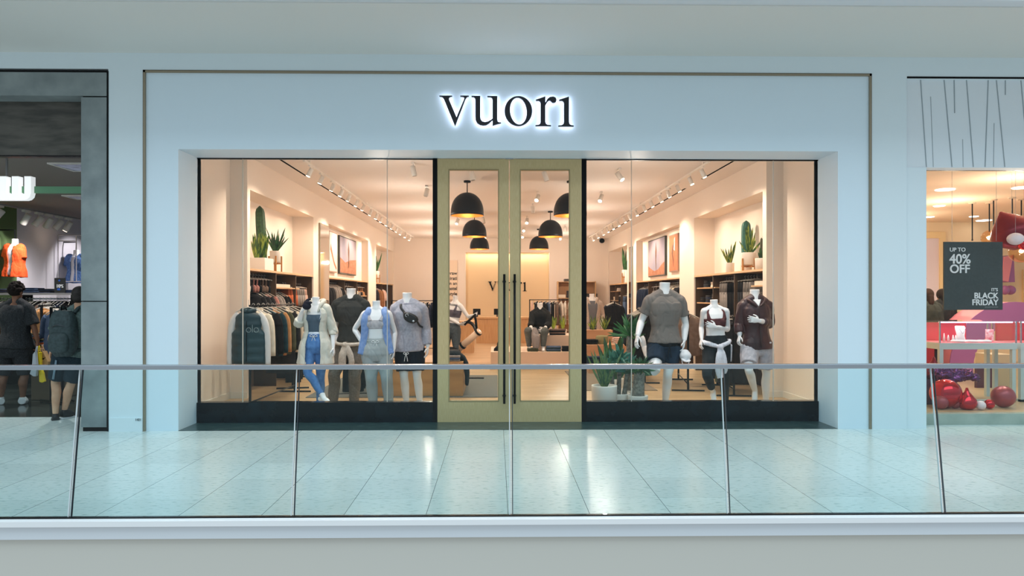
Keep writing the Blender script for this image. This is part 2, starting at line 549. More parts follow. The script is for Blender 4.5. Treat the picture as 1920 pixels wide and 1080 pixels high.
# ------------------------------------------------------------------ sign letters
GL = {
 'v': [(152,186),(306,186),(306,197),(285,200),(270,210),(266,222),(270,240),(358,445),(445,240),(452,218),(446,203),(420,198),(403,196),(403,186),(506,186),(506,196),(488,200),(474,214),(462,235),(343,548),(338,548),(205,225),(192,206),(175,199),(152,195)],
 'u': [(538,188),(643,190),(643,440),(648,470),(665,495),(700,505),(740,495),(775,475),(790,462),(790,235),(784,215),(765,205),(728,202),(728,190),(848,192),(848,470),(852,495),(865,506),(893,508),(893,516),(790,547),(790,482),(750,520),(715,540),(680,545),(640,538),(605,515),(588,480),(584,440),(584,235),(578,215),(565,205),(538,200)],
 'r': [(1310,235),(1424,196),(1426,270),(1450,225),(1480,203),(1520,197),(1548,210),(1558,235),(1552,260),(1530,273),(1508,270),(1492,255),(1478,245),(1460,250),(1440,275),(1424,305),(1424,500),(1432,525),(1450,537),(1492,541),(1492,552),(1306,552),(1306,541),(1345,536),(1362,523),(1367,500),(1367,275),(1360,258),(1345,248),(1310,246)],
 'i': [(1590,236),(1708,198),(1708,505),(1716,530),(1735,541),(1765,545),(1765,557),(1580,556),(1580,546),(1620,541),(1640,528),(1648,505),(1648,275),(1642,258),(1625,248),(1590,247)],
}
def letter_mesh(mb, ch, fn, d, grow=0.0):
    if ch == 'o':
        n = 48; out, inn = [], []
        for i in range(n):
            a = 2*PI*i/n
            out.append(fn(1101+(166+grow)*math.cos(a), 371+(179+grow)*math.sin(a)))
            tl = math.radians(-6)
            ex, ey = (100-grow)*math.cos(a), (163-grow)*math.sin(a)
            inn.append(fn(1101+ex*math.cos(tl)-ey*math.sin(tl), 371+ex*math.sin(tl)+ey*math.cos(tl)))
        d = Vector(d)
        rings = [out, [p+d for p in out], [p+d for p in inn], inn, out]
        vr = [[mb.bm.verts.new(p) for p in r] for r in rings[:4]]
        vr.append(vr[0])
        for a_, b_ in zip(vr, vr[1:]):
            for i in range(n):
                j = (i+1) % n
                mb.face([a_[i], a_[j], b_[j], b_[i]])
    else:
        mb.prism([fn(x, y) for x, y in GL[ch]], d)
ys = YP - .045
glow = mat('sign_halo_light', (235, 238, 255), 0.5, emit=5.5)
signblk = mat('sign_letter_black', (10, 12, 24), 0.3)
sign = empty('shop_sign', tuple(at(950, 238, YP)), 'black halo-lit serif lettering mounted on the white facade above the doors', 'sign')
for ch in 'vuori':
    mb = MB(); letter_mesh(mb, ch, lambda x, y: at(800+x/6.4, 150+y/6.4, ys-.025), (0, .03, 0))
    L_ = mb.build('letter', signblk, sign)
    mb = MB(); letter_mesh(mb, ch, lambda x, y: at(800+x/6.4, 150+y/6.4, ys+.012), (0, .008, 0), 0)
    mb.build('halo_light', glow, L_)
# ------------------------------------------------------------------ the clothing shop: shell
WL, WR, ZC, ZN, YB = -3.76, 4.12, 3.67, 3.17, 25.5
shopw = mat('shop_plaster_warm', (240, 228, 216), 0.7)
shopc = mat('shop_ceiling_paint', (236, 230, 226), 0.75)
oak_floor = wood_mat('oak_floor_boards', (176, 142, 104), (212, 182, 144), 0.38, 'X', plank=0.18, scale=2.2)
oak = wood_mat('light_oak', (196, 150, 100), (218, 178, 130), 0.45, 'Z', scale=4)
oakx = wood_mat('light_oak_across', (196, 152, 104), (220, 182, 136), 0.45, 'Y', scale=4)
NICHE = {-1: [(10.64, 14.3), (15.6, 20.4), (21.7, 25.3)], 1: [(10.67, 14.4), (15.55, 20.4), (21.8, 25.3)]}
def side_wall(s, name):
    X = WL if s < 0 else WR
    def bx(m, a, b, y0, y1, z0, z1):   # a,b depth into the wall
        xs = sorted((X + s*a, X + s*b)); m.box(xs[0], xs[1], y0, y1, z0, z1)
    m = MB()
    e = [10.52] + [v for n_ in NICHE[s] for v in n_] + [YB+.1]
    for i in range(0, len(e), 2): bx(m, 0, .43, e[i], e[i+1], 0, ZC)
    for a, b in NICHE[s]: bx(m, 0, .43, a, b, ZN, ZC)
    bx(m, .43, .55, 10.52, YB+.1, 0, ZC)
    bx(m, .26, .40, YG+.1, 10.52, 0, ZC+.1)
    structure(m.build(name, shopw))
    m = MB(); bx(m, .245, .26, YG+.1, 10.52, 0, .10); bx(m, 0, .26, 10.505, 10.52, 0, .10)
    structure(m.build('baseboard_' + ('left' if s < 0 else 'right'), mat('white_skirting', (232, 226, 216), 0.5)))
side_wall(-1, 'wall_left'); side_wall(1, 'wall_right')
structure(box('floor_shop', oak_floor, WL-.5, WR+.5, YG+.1, YB+.3, .0005, .006))
structure(box('ceiling_shop', shopc, WL-.5, WR+.5, YG+.1, YB+.4, ZC, ZC+.15))
# back wall with the lit recess
nx0, nx1, nz1 = ax(873, YB), ax(1030, YB), az(473, YB)
m = MB()
m.box(WL-.5, nx0, YB, YB+.3, 0, ZC); m.box(nx1, WR+.5, YB, YB+.3, 0, ZC)
m.box(nx0, nx1, YB, YB+.3, nz1, ZC)
m.box(WL-.5, WR+.5, YB+.3, YB+.4, 0, ZC)
structure(m.build('wall_back', shopw))
structure(box('trim_9', mat('recess_plaster', (232, 206, 166), 0.7), nx0, nx1, YB+.28, YB+.299, 0, nz1))
area_light('recess_light', ((nx0+nx1)/2, YB+.12, nz1-.02), (0, 0, 0), nx1-nx0-.1, .10, 17, (1.0, .80, .58))
# interior sign on recess
isg = empty('wall_sign', ((nx0+nx1)/2, YB+.27, az(545, YB)), 'small black serif lettering on the lit recess behind the counter', 'sign')
for ch in 'vuori':
    mb = MB()
    letter_mesh(mb, ch, lambda x, y: at(915+(x-152)/22.1, 528+(y-186)/20.5, YB+.25), (0, .028, 0))
    mb.build('letter', mat('lettering_flat_black', (14, 13, 14), .8, spec=.1), isg)
# air slots
slot = mat('slot_black', (6, 5, 5), 0.9, spec=0)
m = MB()
for s, xs in ((0, -3.36), (1, 3.72)):
    for a, b in ((8.8, 12.35), (13.1, 18.3), (19.1, 23.0)) if s == 0 else ((8.8, 12.5), (13.6, 18.3), (19.1, 23.0)):
        m.box(xs-.017, xs+.017, a, b, ZC-.003, ZC+.002)
structure(m.build('trim_10', slot))

# ------------------------------------------------------------------ track lighting
lampw = mat('lamp_white', (236, 232, 226), 0.4)
lens = mat('lamp_lens_glow', (255, 226, 190), 0.4, emit=30)
WARM = (1.0, 0.80, 0.62)
def make_spot(head_dir, lit=True, label='', group=None, stem=.10):
    root = empty('track_spotlight', (0, 0, 0), label, 'spotlight', group)
    d = Vector(head_dir).normalized()
    m = MB().box(-.02, .02, -.07, .07, -.03, 0); m.tube([(0,0,-.03), (0,0,-stem)], .008, 8)
    m.build('lamp_stem', lampw, root)
    c = Vector((0, 0, -stem-.02))
    MB().tube([c - d*.07, c - d*.065, c + d*.09, c+d*.095], [.03, .042, .045, .042], 18).build('housing', lampw, root, True)
    MB().tube([c + d*.094, c + d*.099], [.036, .036], 16).build('lens', lens if lit else mat('lamp_lens_dark', (170, 160, 150), .3), root, True)
    return root
def track(x, y0, y1, z, label):
    o = MB().box(x-.018, x+.018, y0, y1, z, z+.03).build('lighting_track', lampw)
    tag(o, label, 'lighting track')
    y = y0+.3
    while y < y1:
        MB().box(x-.012, x+.012, y, y+.04, z+.029, ZC).build('track_hanger', lampw, o); y += 2.4
ZT = 3.60
track(-2.93, 10.6, 24.4, ZT, 'long white ceiling lighting track along the left wall of the shop')
track(3.27, 10.6, 24.4, ZT, 'long white ceiling lighting track along the right wall of the shop')
pl = [make_spot((-.45, -.1, -1), lab_lit, 'white cylinder spotlight on the left ceiling track', 'spotlights on the left ceiling track') for lab_lit in (True,)][0]
pr = make_spot((.45, -.1, -1), True, 'white cylinder spotlight on the right ceiling track', 'spotlights on the right ceiling track')
ys_ = [10.95, 11.65, 12.45, 13.15, 13.8, 14.6, 15.3, 16.2, 17.0, 17.7, 18.6, 19.5, 20.4, 21.3, 22.4, 23.5]
SPW = 120
for proto, x, s in ((pl, -2.93, -1), (pr, 3.27, 1)):
    for i, y in enumerate(ys_):
        o = proto if i == 0 else copy_tree(proto)
        o.location = (x, y, ZT)
        o.scale = (.82, .82, .82)
        if i: o.rotation_euler = (0, 0, random.uniform(-.5, .5))
        if i % 2 == 0:
            spot_light('track_lamp', (x + s*.07, y, ZT-.24), (x + s*1.05, y-.25, 1.3), SPW*(.72+.05*(y-10.9)), WARM, 118, .7, .04)
# lamps over the middle of the shop (seen through the doors and the windows)
mids = [(885, 330, 0, (.2,-.1,-1)), (858, 416, 1, (-.3,-.6,-1)), (906, 414, 0, (.3,-.3,-1)), (908, 444, 1, (.2,-.8,-1)), (1022, 331, 0, (.35,.1,-1)), (1008, 372, 1, (-.4,-.9,-1)),
        (999, 393, 0, (.1,.2,-1)), (988, 415, 1, (-.1,-.9,-1)), (982, 431, 1, (-.1,-1,-.8)), (979, 443, 1, (.1,-1,-.8)), (1050, 446, 1, (.1,-1,-.9)), (1060, 430, 0, (.2,.2,-1)),
        (1161, 331, 1, (.6,-.5,-1)), (1127, 372, 1, (-.4,-.6,-1)), (775, 322, 0, (.2,0,-1)), (800, 362, 0, (-.2,-.2,-1))]
words = ['in the left door pane, highest', 'at the left edge of the left door pane', 'beside the middle left pendant', 'above the farthest left pendant', 'highest in the right door pane',
         'tilted in the right door pane, second from top', 'below the tilted one in the right door pane', 'in the bright trio, top', 'in the bright trio, middle', 'in the bright trio, bottom',
         'right of the middle right pendant', 'by the right stile of the right door', 'brightest and highest in the right window ceiling', 'in the right window near the black post',
         'near the top of the left window', 'in the left window near the black post']
for k, (px, py, lit, d) in enumerate(mids):
    Yk = F*(ZC-.14-H)/(HY-py)
    p = at(px, py, Yk)
    o = make_spot(d, bool(lit), 'white ceiling spotlight over the shop floor, ' + words[k])
    o.location = (p.x, p.y, ZC)
for (x, y) in ((-.9, 11.5), (1.3, 11.5), (-.9, 14.8), (1.3, 14.8), (.2, 18.5), (.2, 22.5), (-2.2, 9.7), (2.6, 9.7)):
    spot_light('ceiling_lamp', (x, y, ZC-.2), (x, y-.4 if y > 10 else y+.5, 0), SPW*(.85 if y < 10 else 1.1), WARM, 135, .8, .05)
FILLC = (1.0, 0.85, 0.72)  # added fill points without any fixture, to brighten ceiling and room
for y in (10.4, 13.4, 16.6, 20.0, 23.4):
    for x in (-1.75, 2.1):
        ld = bpy.data.lights.new('ceiling_fill', 'POINT'); ld.energy = 19 + 2.6*(y-10); ld.color = FILLC; ld.shadow_soft_size = .04
        lo = bpy.data.objects.new('ceiling_fill', ld); COL.objects.link(lo); lo.location = (x, y, ZC-1.0)
# added unseen track and fill spots behind the header, to brighten the mannequins
MB().box(ax(372, 8.9), ax(1530, 8.9), 8.86, 8.90, 3.60, ZC).build('lighting_track', lampw)
tag(bpy.data.objects['lighting_track.002'] if 'lighting_track.002' in bpy.data.objects else bpy.data.objects['lighting_track'], 'added unseen white lighting track above the shop windows behind the header', 'lighting track')
for px, tx, ty in ((560, 592, 9.2), (650, 658, 9.8), (705, 706, 9.1), (765, 764, 9.3), (1245, 1246, 9.2), (1340, 1339, 9.4), (1420, 1415, 9.3), (470, 470, 9.3), (1160, 1165, 9.2)):
    spot_light('window_fill', (ax(px, 8.9), 8.80, 3.52), (ax(tx, ty), ty+.05, 1.3), 70, (1.0, .95, .90), 46, .8, .04)
cmera = MB().ball(Vector((ax(1132, 25), 25.42, 3.58)), .10, .10, .09).build('dome_camera', black, smooth=True)
tag(cmera, 'small dark dome security camera where the right track meets the back wall', 'security camera')

# ------------------------------------------------------------------ pendants
pend_out = mat('pendant_black', (8, 12, 17), 0.45, rgb2=(14, 19, 24), scale=30, spec=.3)
pend_in = mat('pendant_gold_inside', (214, 160, 84), 0.35, 0.6)
def make_pendant():
    root = empty('pendant_lamp', (0, 0, 0), 'x', 'pendant lamp', 'black dome pendant lamps')
    R, Hh = .305, .42
    n = 16
    outer = []
    for i in range(n+1):
        t = (i/n)**1.8
        outer.append((max(.012, R*math.sqrt(max(0, 1-(1-t)**2.5))), -Hh*t))
    MB().lathe((0,0,0), outer, 40, cap=False).build('dome_shade', pend_out, root, True).modifiers.new('s', 'SOLIDIFY').thickness = .006
    inner = [(max(.01, r-.010), z-.008) for r, z in outer]
    MB().lathe((0,0,0), inner, 40, cap=False).build('gold_lining', pend_in, root, True)
    MB().tube([(0,0,-.01), (0,0,.19)], .010, 10).build('pendant_stem', blackm, root)
    MB().lathe((0,0,.18), [(.06, 0), (.065, .01), (.065, .035), (.055, .037)], 24).build('canopy', blackm, root, True)
    MB().ball((0,0,-.16), .05).build('bulb', mat('bulb_glow', (255, 214, 160), .4, emit=5), root, True)
    return root
pp = make_pendant()
labs = ['largest black dome pendant lamp, behind the left door pane', 'black dome pendant lamp second in the left row', 'smallest, farthest black dome pendant lamp of the left row',
        'largest black dome pendant lamp of the right row, half behind the door stile', 'black dome pendant lamp second in the right row', 'farthest black dome pendant lamp of the right row']
for i, (px, py, Y) in enumerate([(876, 361, 12.76), (889.5, 411, 17.3), (899, 444, 21.9), (1069, 361, 12.76), (1032, 412, 17.3), (1010.5, 441, 21.9)]):
    o = pp if i == 0 else copy_tree(pp)
    p = at(px, py, Y)
    o.location = (p.x, Y, ZC-.217)
    o['label'] = labs[i]
    ld = bpy.data.lights.new('pendant_bulb', 'POINT'); ld.energy = 6; ld.color = (1, .7, .4); ld.shadow_soft_size = .05
    lo = bpy.data.objects.new('pendant_bulb', ld); COL.objects.link(lo); lo.location = (p.x, Y, ZC-.217-.30)
# ------------------------------------------------------------------ figures (mannequins, people) and their clothes
MALE = [(-.30,.150,.105),(-.12,.150,.10),(-.04,.115,.088),(.02,.150,.105),(.10,.172,.118),(.20,.170,.118),(.32,.150,.108),(.44,.142,.103),(.58,.158,.114),(.72,.178,.124),(.83,.180,.115),(.90,.140,.092),(.96,.090,.072),(1.0,.066,.064)]
FEM  = [(-.30,.155,.105),(-.12,.155,.10),(-.04,.112,.088),(.02,.150,.105),(.10,.178,.122),(.20,.168,.118),(.32,.140,.100),(.44,.118,.085),(.56,.122,.090),(.68,.138,.102),(.80,.150,.098),(.90,.128,.078),(.96,.070,.058),(1.0,.050,.052)]
def tab(T, t):
    if t <= T[0][0]: return T[0][1], T[0][2]
    for a, b in zip(T, T[1:]):
        if t <= b[0]:
            k = (t-a[0])/(b[0]-a[0]); k = k*k*(3-2*k)
            return a[1]+(b[1]-a[1])*k, a[2]+(b[2]-a[2])*k
    return T[-1][1], T[-1][2]

class Fig:
    """a posed figure: joints as world points"""
    def __init__(s, Y, sex, size, face=(0,-1,0), **j):
        s.sex, s.s, s.Y = sex, size, Y
        s.f = Vector(face).normalized()
        s.J = {}
        for k, v in j.items():
            s.J[k] = at(v[0], v[1], Y + (v[2] if len(v) > 2 else 0))
        J = s.J
        s.hm = (J['hipL'] + J['hipR'])/2
        s.P = s.hm - Vector((0,0,.075*size))
        s.N = J['neck']
        s.T = MALE if sex == 'm' else FEM
        s.mid = s.P.lerp(s.N, .45) + (J['spine'] if 'spine' in J else Vector((0,0,0)))
    def sec(s, t, pad=0.0, wide=1.0):
        up = (s.N - s.P)
        if t < 0:
            c = s.P + Vector((0,0,1)) * (up.length * t)
        else:
            c = s.P + up*t
        hd = (s.J['hipR']-s.J['hipL']).normalized(); sd = (s.J['shR']-s.J['shL']).normalized()
        tt = min(1, max(0, t))
        U = hd.lerp(sd, tt).normalized()
        upn = up.normalized() if t > 0 else Vector((0,0,1))
        U = (U - upn*U.dot(upn)).normalized()
        V = upn.cross(U).normalized()        # back
        if V.dot(s.f) > 0: V = -V
        rx, ry = tab(s.T, t)
        return c, U, V, rx*s.s*wide+pad, ry*s.s*wide+pad
    def front(s, t, ang, pad=0.0):
        """point on the torso: ang 0 = straight front, + to viewer's right"""
        c, U, V, rx, ry = s.sec(t, pad)
        a = math.radians(ang)
        ca, sa = math.cos(a), math.sin(a)
        p = 2.4
        k = (abs(sa)**p + abs(ca)**p) ** (-1/p)
        return c + U*(rx*sa*k) - V*(ry*ca*k)
    def torso(s, mb, pad=0.0, t0=-.03, t1=1.0, n=14, flare=0.0, wide=1.0):
        R = []
        for i in range(n+1):
            t = t0 + (t1-t0)*i/n
            c, U, V, rx, ry = s.sec(t, pad, wide)
            fl = flare*max(0, 1-(t-t0)/.3)
            R.append((c, U, V, rx+fl, ry+fl, 2.4))
        mb.loft(R, 28)
    def arm(s, mb, side, pad=0.0, frac=2.0, puff=0.0, start=True):
        J, k = s.J, s.s
        sh, el, wr = J['sh'+side], J['el'+side], J['wr'+side]
        r = (.058, .052, .041, .045, .029) if s.sex == 'm' else (.044, .039, .032, .034, .022)
        cen = s.N.lerp(s.P, .14)
        pts = [sh.lerp(cen, .45), sh, sh.lerp(el, .45), el, el.lerp(wr, .3), wr]
        rad = [r[0]*k*.9, r[0]*k, r[1]*k, r[2]*k, r[3]*k, r[4]*k]
        marks = [-.3, 0, .45, 1, 1.3, 2]
        P, R = [], []
        for i in range(len(pts)):
            if marks[i] <= frac + 1e-6:
                P.append(pts[i]); R.append(rad[i]+pad+puff*max(0, min(1, marks[i])))
            else:
                a = (frac-marks[i-1])/(marks[i]-marks[i-1])
                if a > .05:
                    P.append(pts[i-1].lerp(pts[i], a)); R.append(rad[i-1]+(rad[i]-rad[i-1])*a+pad+puff)
                break
        mb.tube(P, R, 18, sub=5)
    def yoke(s, mb, pad=0.0, rise=.02):
        k = s.s
        for b_ in ('L','R'):
            a = s.N + Vector((0, 0, rise*k)); c = s.J['sh'+b_]
            r0 = .052*k if s.sex == 'm' else .040*k
            mb.tube([a.lerp(c, .12), a.lerp(c, .35)+Vector((0,0,.006)), a.lerp(c, .7)+Vector((0,0,.008)), c+Vector((0,0,.004))], [r0+pad, r0+pad, r0*.98+pad, r0*.95+pad], 14, sub=3)
    def crew(s, mb, r=.017, w=1.34, dip=.022, z=.004):
        nr = (.060 if s.sex == 'm' else .047)*s.s*w
        mb.tube([s.N + Vector((nr*math.sin(a*PI/12), -nr*1.02*math.cos(a*PI/12)+.004, z - dip*(.5+.5*math.cos(a*PI/12)))) for a in range(25)], r, 10)
    def leg(s, mb, side, pad=0.0, frac=2.0, pad1=None, rin=True):
        J, k = s.J, s.s
        hp, kn, an = J['hip'+side], J['kn'+side], J['an'+side]
        pad1 = pad if pad1 is None else pad1
        r = (.092, .086, .068, .054, .057, .050, .034) if s.sex == 'm' else (.090, .082, .062, .048, .052, .044, .029)
        shin = (an-kn).normalized()
        kneefwd = ((kn-hp).normalized() - shin)
        back = (-kneefwd.normalized()) if kneefwd.length > .15 else -s.f
        back = (back - shin*back.dot(shin)); back = back.normalized() if back.length > .01 else -s.f
        calf = kn.lerp(an, .30) + back*.018*k
        pts = [hp + Vector((0,0,.02)), hp.lerp(kn, .22), hp.lerp(kn, .7), kn, calf, kn.lerp(an, .55)+back*.006, an]
        marks = [0, .22, .7, 1, 1.3, 1.55, 2]
        P, R = [], []
        for i in range(len(pts)):
            pd = pad + (pad1-pad)*marks[i]/max(frac, .1)
            if marks[i] <= frac + 1e-6:
                P.append(pts[i]); R.append(r[i]*k+pd)
            else:
                a = (frac-marks[i-1])/(marks[i]-marks[i-1])
                if a > .05:
                    P.append(pts[i-1].lerp(pts[i], a)); R.append((r[i-1]+(r[i]-r[i-1])*a)*k+pad1)
                break
        mb.tube(P, R, 18, sub=5)
    def foot(s, mb, side, pad=0.0):
        J, k = s.J, s.s
        an = J['an'+side]
        toe = J.get('toe'+side)
        if toe is None: toe = an + s.f*.17*k + Vector((0,0,-.055*k))
        d = (toe-an)
        heel = an - Vector((d.x, d.y, 0)).normalized()*.045*k + (Vector((0,0,-.045*k)) if d.z > -.14 else Vector((0,0,0)))
        ball_ = an.lerp(toe, .72)
        mb.tube([an+ (an-toe).normalized()*0.0 + Vector((0,0,.03)), an.lerp(ball_, .35)+Vector((0,0,-.01)), ball_, toe], [.034*k+pad, .036*k+pad, .036*k+pad, .020*k+pad], 14, sub=4)
        mb.ball(heel, .032*k+pad)
        mb.tube([heel, ball_+Vector((0,0,-.012))], [.028*k+pad, .026*k+pad], 12)
    def shoe(s, mb, side, pad=.014):
        J, k = s.J, s.s
        an, toe = J['an'+side], J.get('toe'+side)
        if toe is None: toe = an + s.f*.17*k + Vector((0,0,-.055*k))
        d = Vector((toe.x-an.x, toe.y-an.y, 0)).normalized()
        zb = min(toe.z, an.z-.045)
        h = Vector((an.x, an.y, zb)) - d*.045*k
        mb.tube([h + Vector((0,0,.02)), h + d*.05*k + Vector((0,0,.022)), h + d*.13*k + Vector((0,0,.008)), Vector((toe.x, toe.y, zb)) + d*.02], [.036*k+pad*.6, .040*k+pad*.6, .040*k+pad*.5, .026*k], 14, sub=4)
        mb.tube([Vector((an.x, an.y, zb+.02)), Vector((an.x, an.y, zb+.05)), an + Vector((0, 0, .005))], [.044*k, .044*k, .036*k], 14)
        mb.tube([Vector((an.x, an.y, zb+.05)), Vector((an.x, an.y, zb+.03)) + d*.09*k], [.040*k, .034*k], 12)
    def hand(s, mb, side, curl=.5, spread=1.0):
        J, k = s.J, s.s*(1.0 if s.sex == 'm' else .9)
        wr = J['wr'+side]; tip = J.get('tip'+side)
        el = J['el'+side]
        d = ((tip if tip is not None else wr + (wr-el)) - wr).normalized()
        pn = J.get('palm'+side)
        if pn is None:
            inward = (s.hm - wr); pn = Vector((inward.x, inward.y, 0))
        pn = (pn - d*pn.dot(d)).normalized()
        sd = d.cross(pn).normalized()
        if sd.dot(s.f) < 0: sd = -sd         # thumb side forward
        secs = []
        for t, w_, h_ in ((-.02, .022, .019), (.02, .028, .018), (.06, .040, .016), (.095, .042, .014)):
            secs.append((wr + d*t*k, sd, pn, w_*k, h_*k, 2.6))
        mb.loft(secs, 16)
        for i, (ln, a) in enumerate(((.070, 1), (.080, .9), (.075, .95), (.058, 1.1))):
            b = wr + d*.088*k + sd*(.032-.0215*i)*k
            dd = (d + sd*(.10-.07*i)*spread).normalized()
            c1 = curl*a*.5; c2 = curl*a*1.3
            p1 = b + (dd*math.cos(c1) + pn*math.sin(c1))*ln*.45*k
            p2 = p1 + (dd*math.cos(c2) + pn*math.sin(c2))*ln*.30*k
            p3 = p2 + (dd*math.cos(c2*1.5) + pn*math.sin(c2*1.5))*ln*.27*k
            mb.tube([b - dd*.01, b, p1, p2, p3], [.009*k, .0088*k, .0082*k, .0076*k, .0062*k], 8, sub=2)
        tb = wr + d*.025*k + sd*.026*k
        p1 = tb + (d*.55 + sd*.75 + pn*.25).normalized()*.035*k
        p2 = p1 + (d*.85 + sd*.35 + pn*.45).normalized()*.032*k
        p3 = p2 + (d*.95 + pn*.3).normalized()*.022*k
        mb.tube([tb - sd*.01, tb, p1, p2, p3], [.012*k, .012*k, .0105*k, .0095*k, .0075*k], 8, sub=2)
    def body(s, hands=('L','R'), feet=('L','R'), curl=(.5,.5), neck_top=True, arms=('L','R'), legs=('L','R')):
        mb = MB(); k = s.s
        s.torso(mb)
        if s.sex == 'f':
            for a in (-36, 36):
                c = s.front(.70, a, -.030*k)
                mb.ball(c, .052*k, .050*k, .054*k)
        else:
            for a in (-38, 38):
                c = s.front(.76, a, -.045*k); mb.ball(c, .070*k, .052*k, .060*k)
        for b_ in ('L','R'):       # seat
            c = s.J['hip'+b_] - s.f*.04*k; mb.ball(c, .082*k, .085*k, .09*k)
        for b_ in arms:
            s.arm(mb, b_)
            if b_ in hands: s.hand(mb, b_, curl[0 if b_ == 'L' else 1])
        for b_ in legs:
            s.leg(mb, b_)
            if b_ in feet: s.foot(mb, b_)
        nt_ = s.J['top']
        nr = .060*k if s.sex == 'm' else .047*k
        d = (nt_ - s.N)
        mb.tube([s.N - d.normalized()*.05, s.N, s.N + d*.5, nt_ - d*.02, nt_], [nr*1.25, nr*1.22, nr*1.04, nr*1.06, nr*1.03], 22, sub=3)
        # trapezius
        for b_ in ('L','R'):
            mb.tube([s.N + d*.25, s.N.lerp(s.J['sh'+b_], .55)+Vector((0,0,.004)), s.J['sh'+b_]], [nr*.8, nr*.85, nr*.75], 12, sub=3)
        return mb

def solid(mb, name, material, parent, voxel=.008, smooth=3, wr=0.0, wscale=9.0, seed=0.0, vert=.45, label=None, cut=None):
    """fuse overlapping pieces into one continuous skin; wr adds cloth folds"""
    bmesh.ops.recalc_face_normals(mb.bm, faces=mb.bm.faces[:])
    me = bpy.data.meshes.new('tmp'); mb.bm.to_mesh(me); mb.bm.free()
    o = bpy.data.objects.new('tmp', me); COL.objects.link(o)
    r = o.modifiers.new('r', 'REMESH'); r.mode = 'VOXEL'; r.voxel_size = voxel; r.use_smooth_shade = True
    if smooth:
        q = o.modifiers.new('q', 'SMOOTH'); q.factor = .5; q.iterations = smooth
    bpy.context.view_layer.update()
    dg = bpy.context.evaluated_depsgraph_get()
    me2 = bpy.data.meshes.new_from_object(o.evaluated_get(dg))
    me2.name = name
    bpy.data.objects.remove(o); bpy.data.meshes.remove(me)
    if wr:
        nv = len(me2.vertices)
        co = [0.0]*(nv*3); me2.vertices.foreach_get('co', co)
        no = [v.normal.copy() for v in me2.vertices]
        for i in range(nv):
            x, y, z = co[3*i:3*i+3]
            q = Vector((x*wscale+seed, y*wscale, z*wscale*vert+seed))
            a = .75*noise.noise(q*.8) + .35*noise.noise(q*2.4) - .38*(1-min(1, abs(noise.noise(q*1.3 + Vector((z*2.2, 0, 7.7))))*4.5))**2 + .12
            d = no[i]*(wr*a)
            co[3*i], co[3*i+1], co[3*i+2] = x+d.x, y+d.y, z+d.z
        me2.vertices.foreach_set('co', co)
    me2.polygons.foreach_set('use_smooth', [True]*len(me2.polygons))
    me2.materials.clear(); me2.materials.append(material)
    me2.update()
    o2 = bpy.data.objects.new(name, me2)
    reg(o2, parent)
    if label: o2['label'] = label
    return o2

def shell(fig, mb, pad, t0, t1, gap0, gap1, th=.012, n=16, na=40, flare=0.0, fold=.006, nf=9, seed=0.0, side=None):
    """open-fronted garment panels: C-shaped section, gap in degrees each side of the front; side limits to one half"""
    R = []
    for i in range(n+1):
        t = t0 + (t1-t0)*i/n
        gap = gap0 + (gap1-gap0)*i/n
        c, U, V, rx, ry = fig.sec(t, pad)
        fl = flare*max(0, 1-(t-t0)/(.5*(t1-t0)))
        if t < .10: rx, ry = [max(q_, tab(fig.T, .10)[k_]*fig.s+pad) for k_, q_ in enumerate((rx, ry))]
        rx += fl; ry += fl
        a0, a1 = gap, 360-gap
        if side == 'R': a1 = 180
        if side == 'L': a0 = 180
        out, inn = [], []
        for k in range(na+1):
            a = math.radians(a0 + (a1-a0)*k/na)
            ca, sa = math.cos(a), math.sin(a)
            kk = (abs(sa)**2.3 + abs(ca)**2.3) ** (-1/2.3)
            wv = fold*(math.sin(nf*a + seed + t*3) + .5*math.sin(2.3*nf*a+seed*2))*(1-(t-t0)/(t1-t0))
            out.append(c + U*((rx+wv)*sa*kk) - V*((ry+wv)*ca*kk))
            inn.append(c + U*((rx+wv-th)*sa*kk) - V*((ry+wv-th)*ca*kk))
        R.append(out + inn[::-1])
    mb.loops(R, True)

def strap(fig, mb, ts, angs, pad, r=.012):
    pts = [fig.front(t, a, pad) for t, a in zip(ts, angs)]
    mb.tube(pts, r, 10, sub=4)

def cloth(name, rgb, rgb2=None, **k):
    return mat(name, rgb, k.pop('rough', .85), rgb2=rgb2, scale=k.pop('scale', 60), bump=k.pop('bump', .25), bscale=k.pop('bscale', 14), stretch=k.pop('stretch', (1,1,.8)), sheen=0, spec=.2, **k)

def bow(mb, p, f, u, w=.05, drop=.07, r=.004):
    """drawstring bow at point p"""
    for s_ in (-1, 1):
        mb.tube([p, p+u*s_*w*.5+Vector((0,0,.022)), p+u*s_*w+Vector((0,0,.004)), p+u*s_*w*.5-Vector((0,0,.006)), p], r, 6, sub=3)
        mb.tube([p, p+u*s_*.014+Vector((0,0,-drop*.5)), p+u*s_*.022+Vector((0,0,-drop))+f*.004], r, 6, sub=3)

def root_for(fig, label, group='headless mannequins in the shop'):
    g = fig.hm
    return empty('mannequin', (g.x, g.y, 0.006), label, 'mannequin', group)
# ------------------------------------------------------------------ mannequins
WHT = gaswhite
def fin(fig, name_label, kw=None, group='headless mannequins in the shop'):
    r = root_for(fig, name_label, group)
    b = fig.body(**(kw or {}))
    solid(b, 'body', WHT, r, voxel=.0058, smooth=2)
    return r

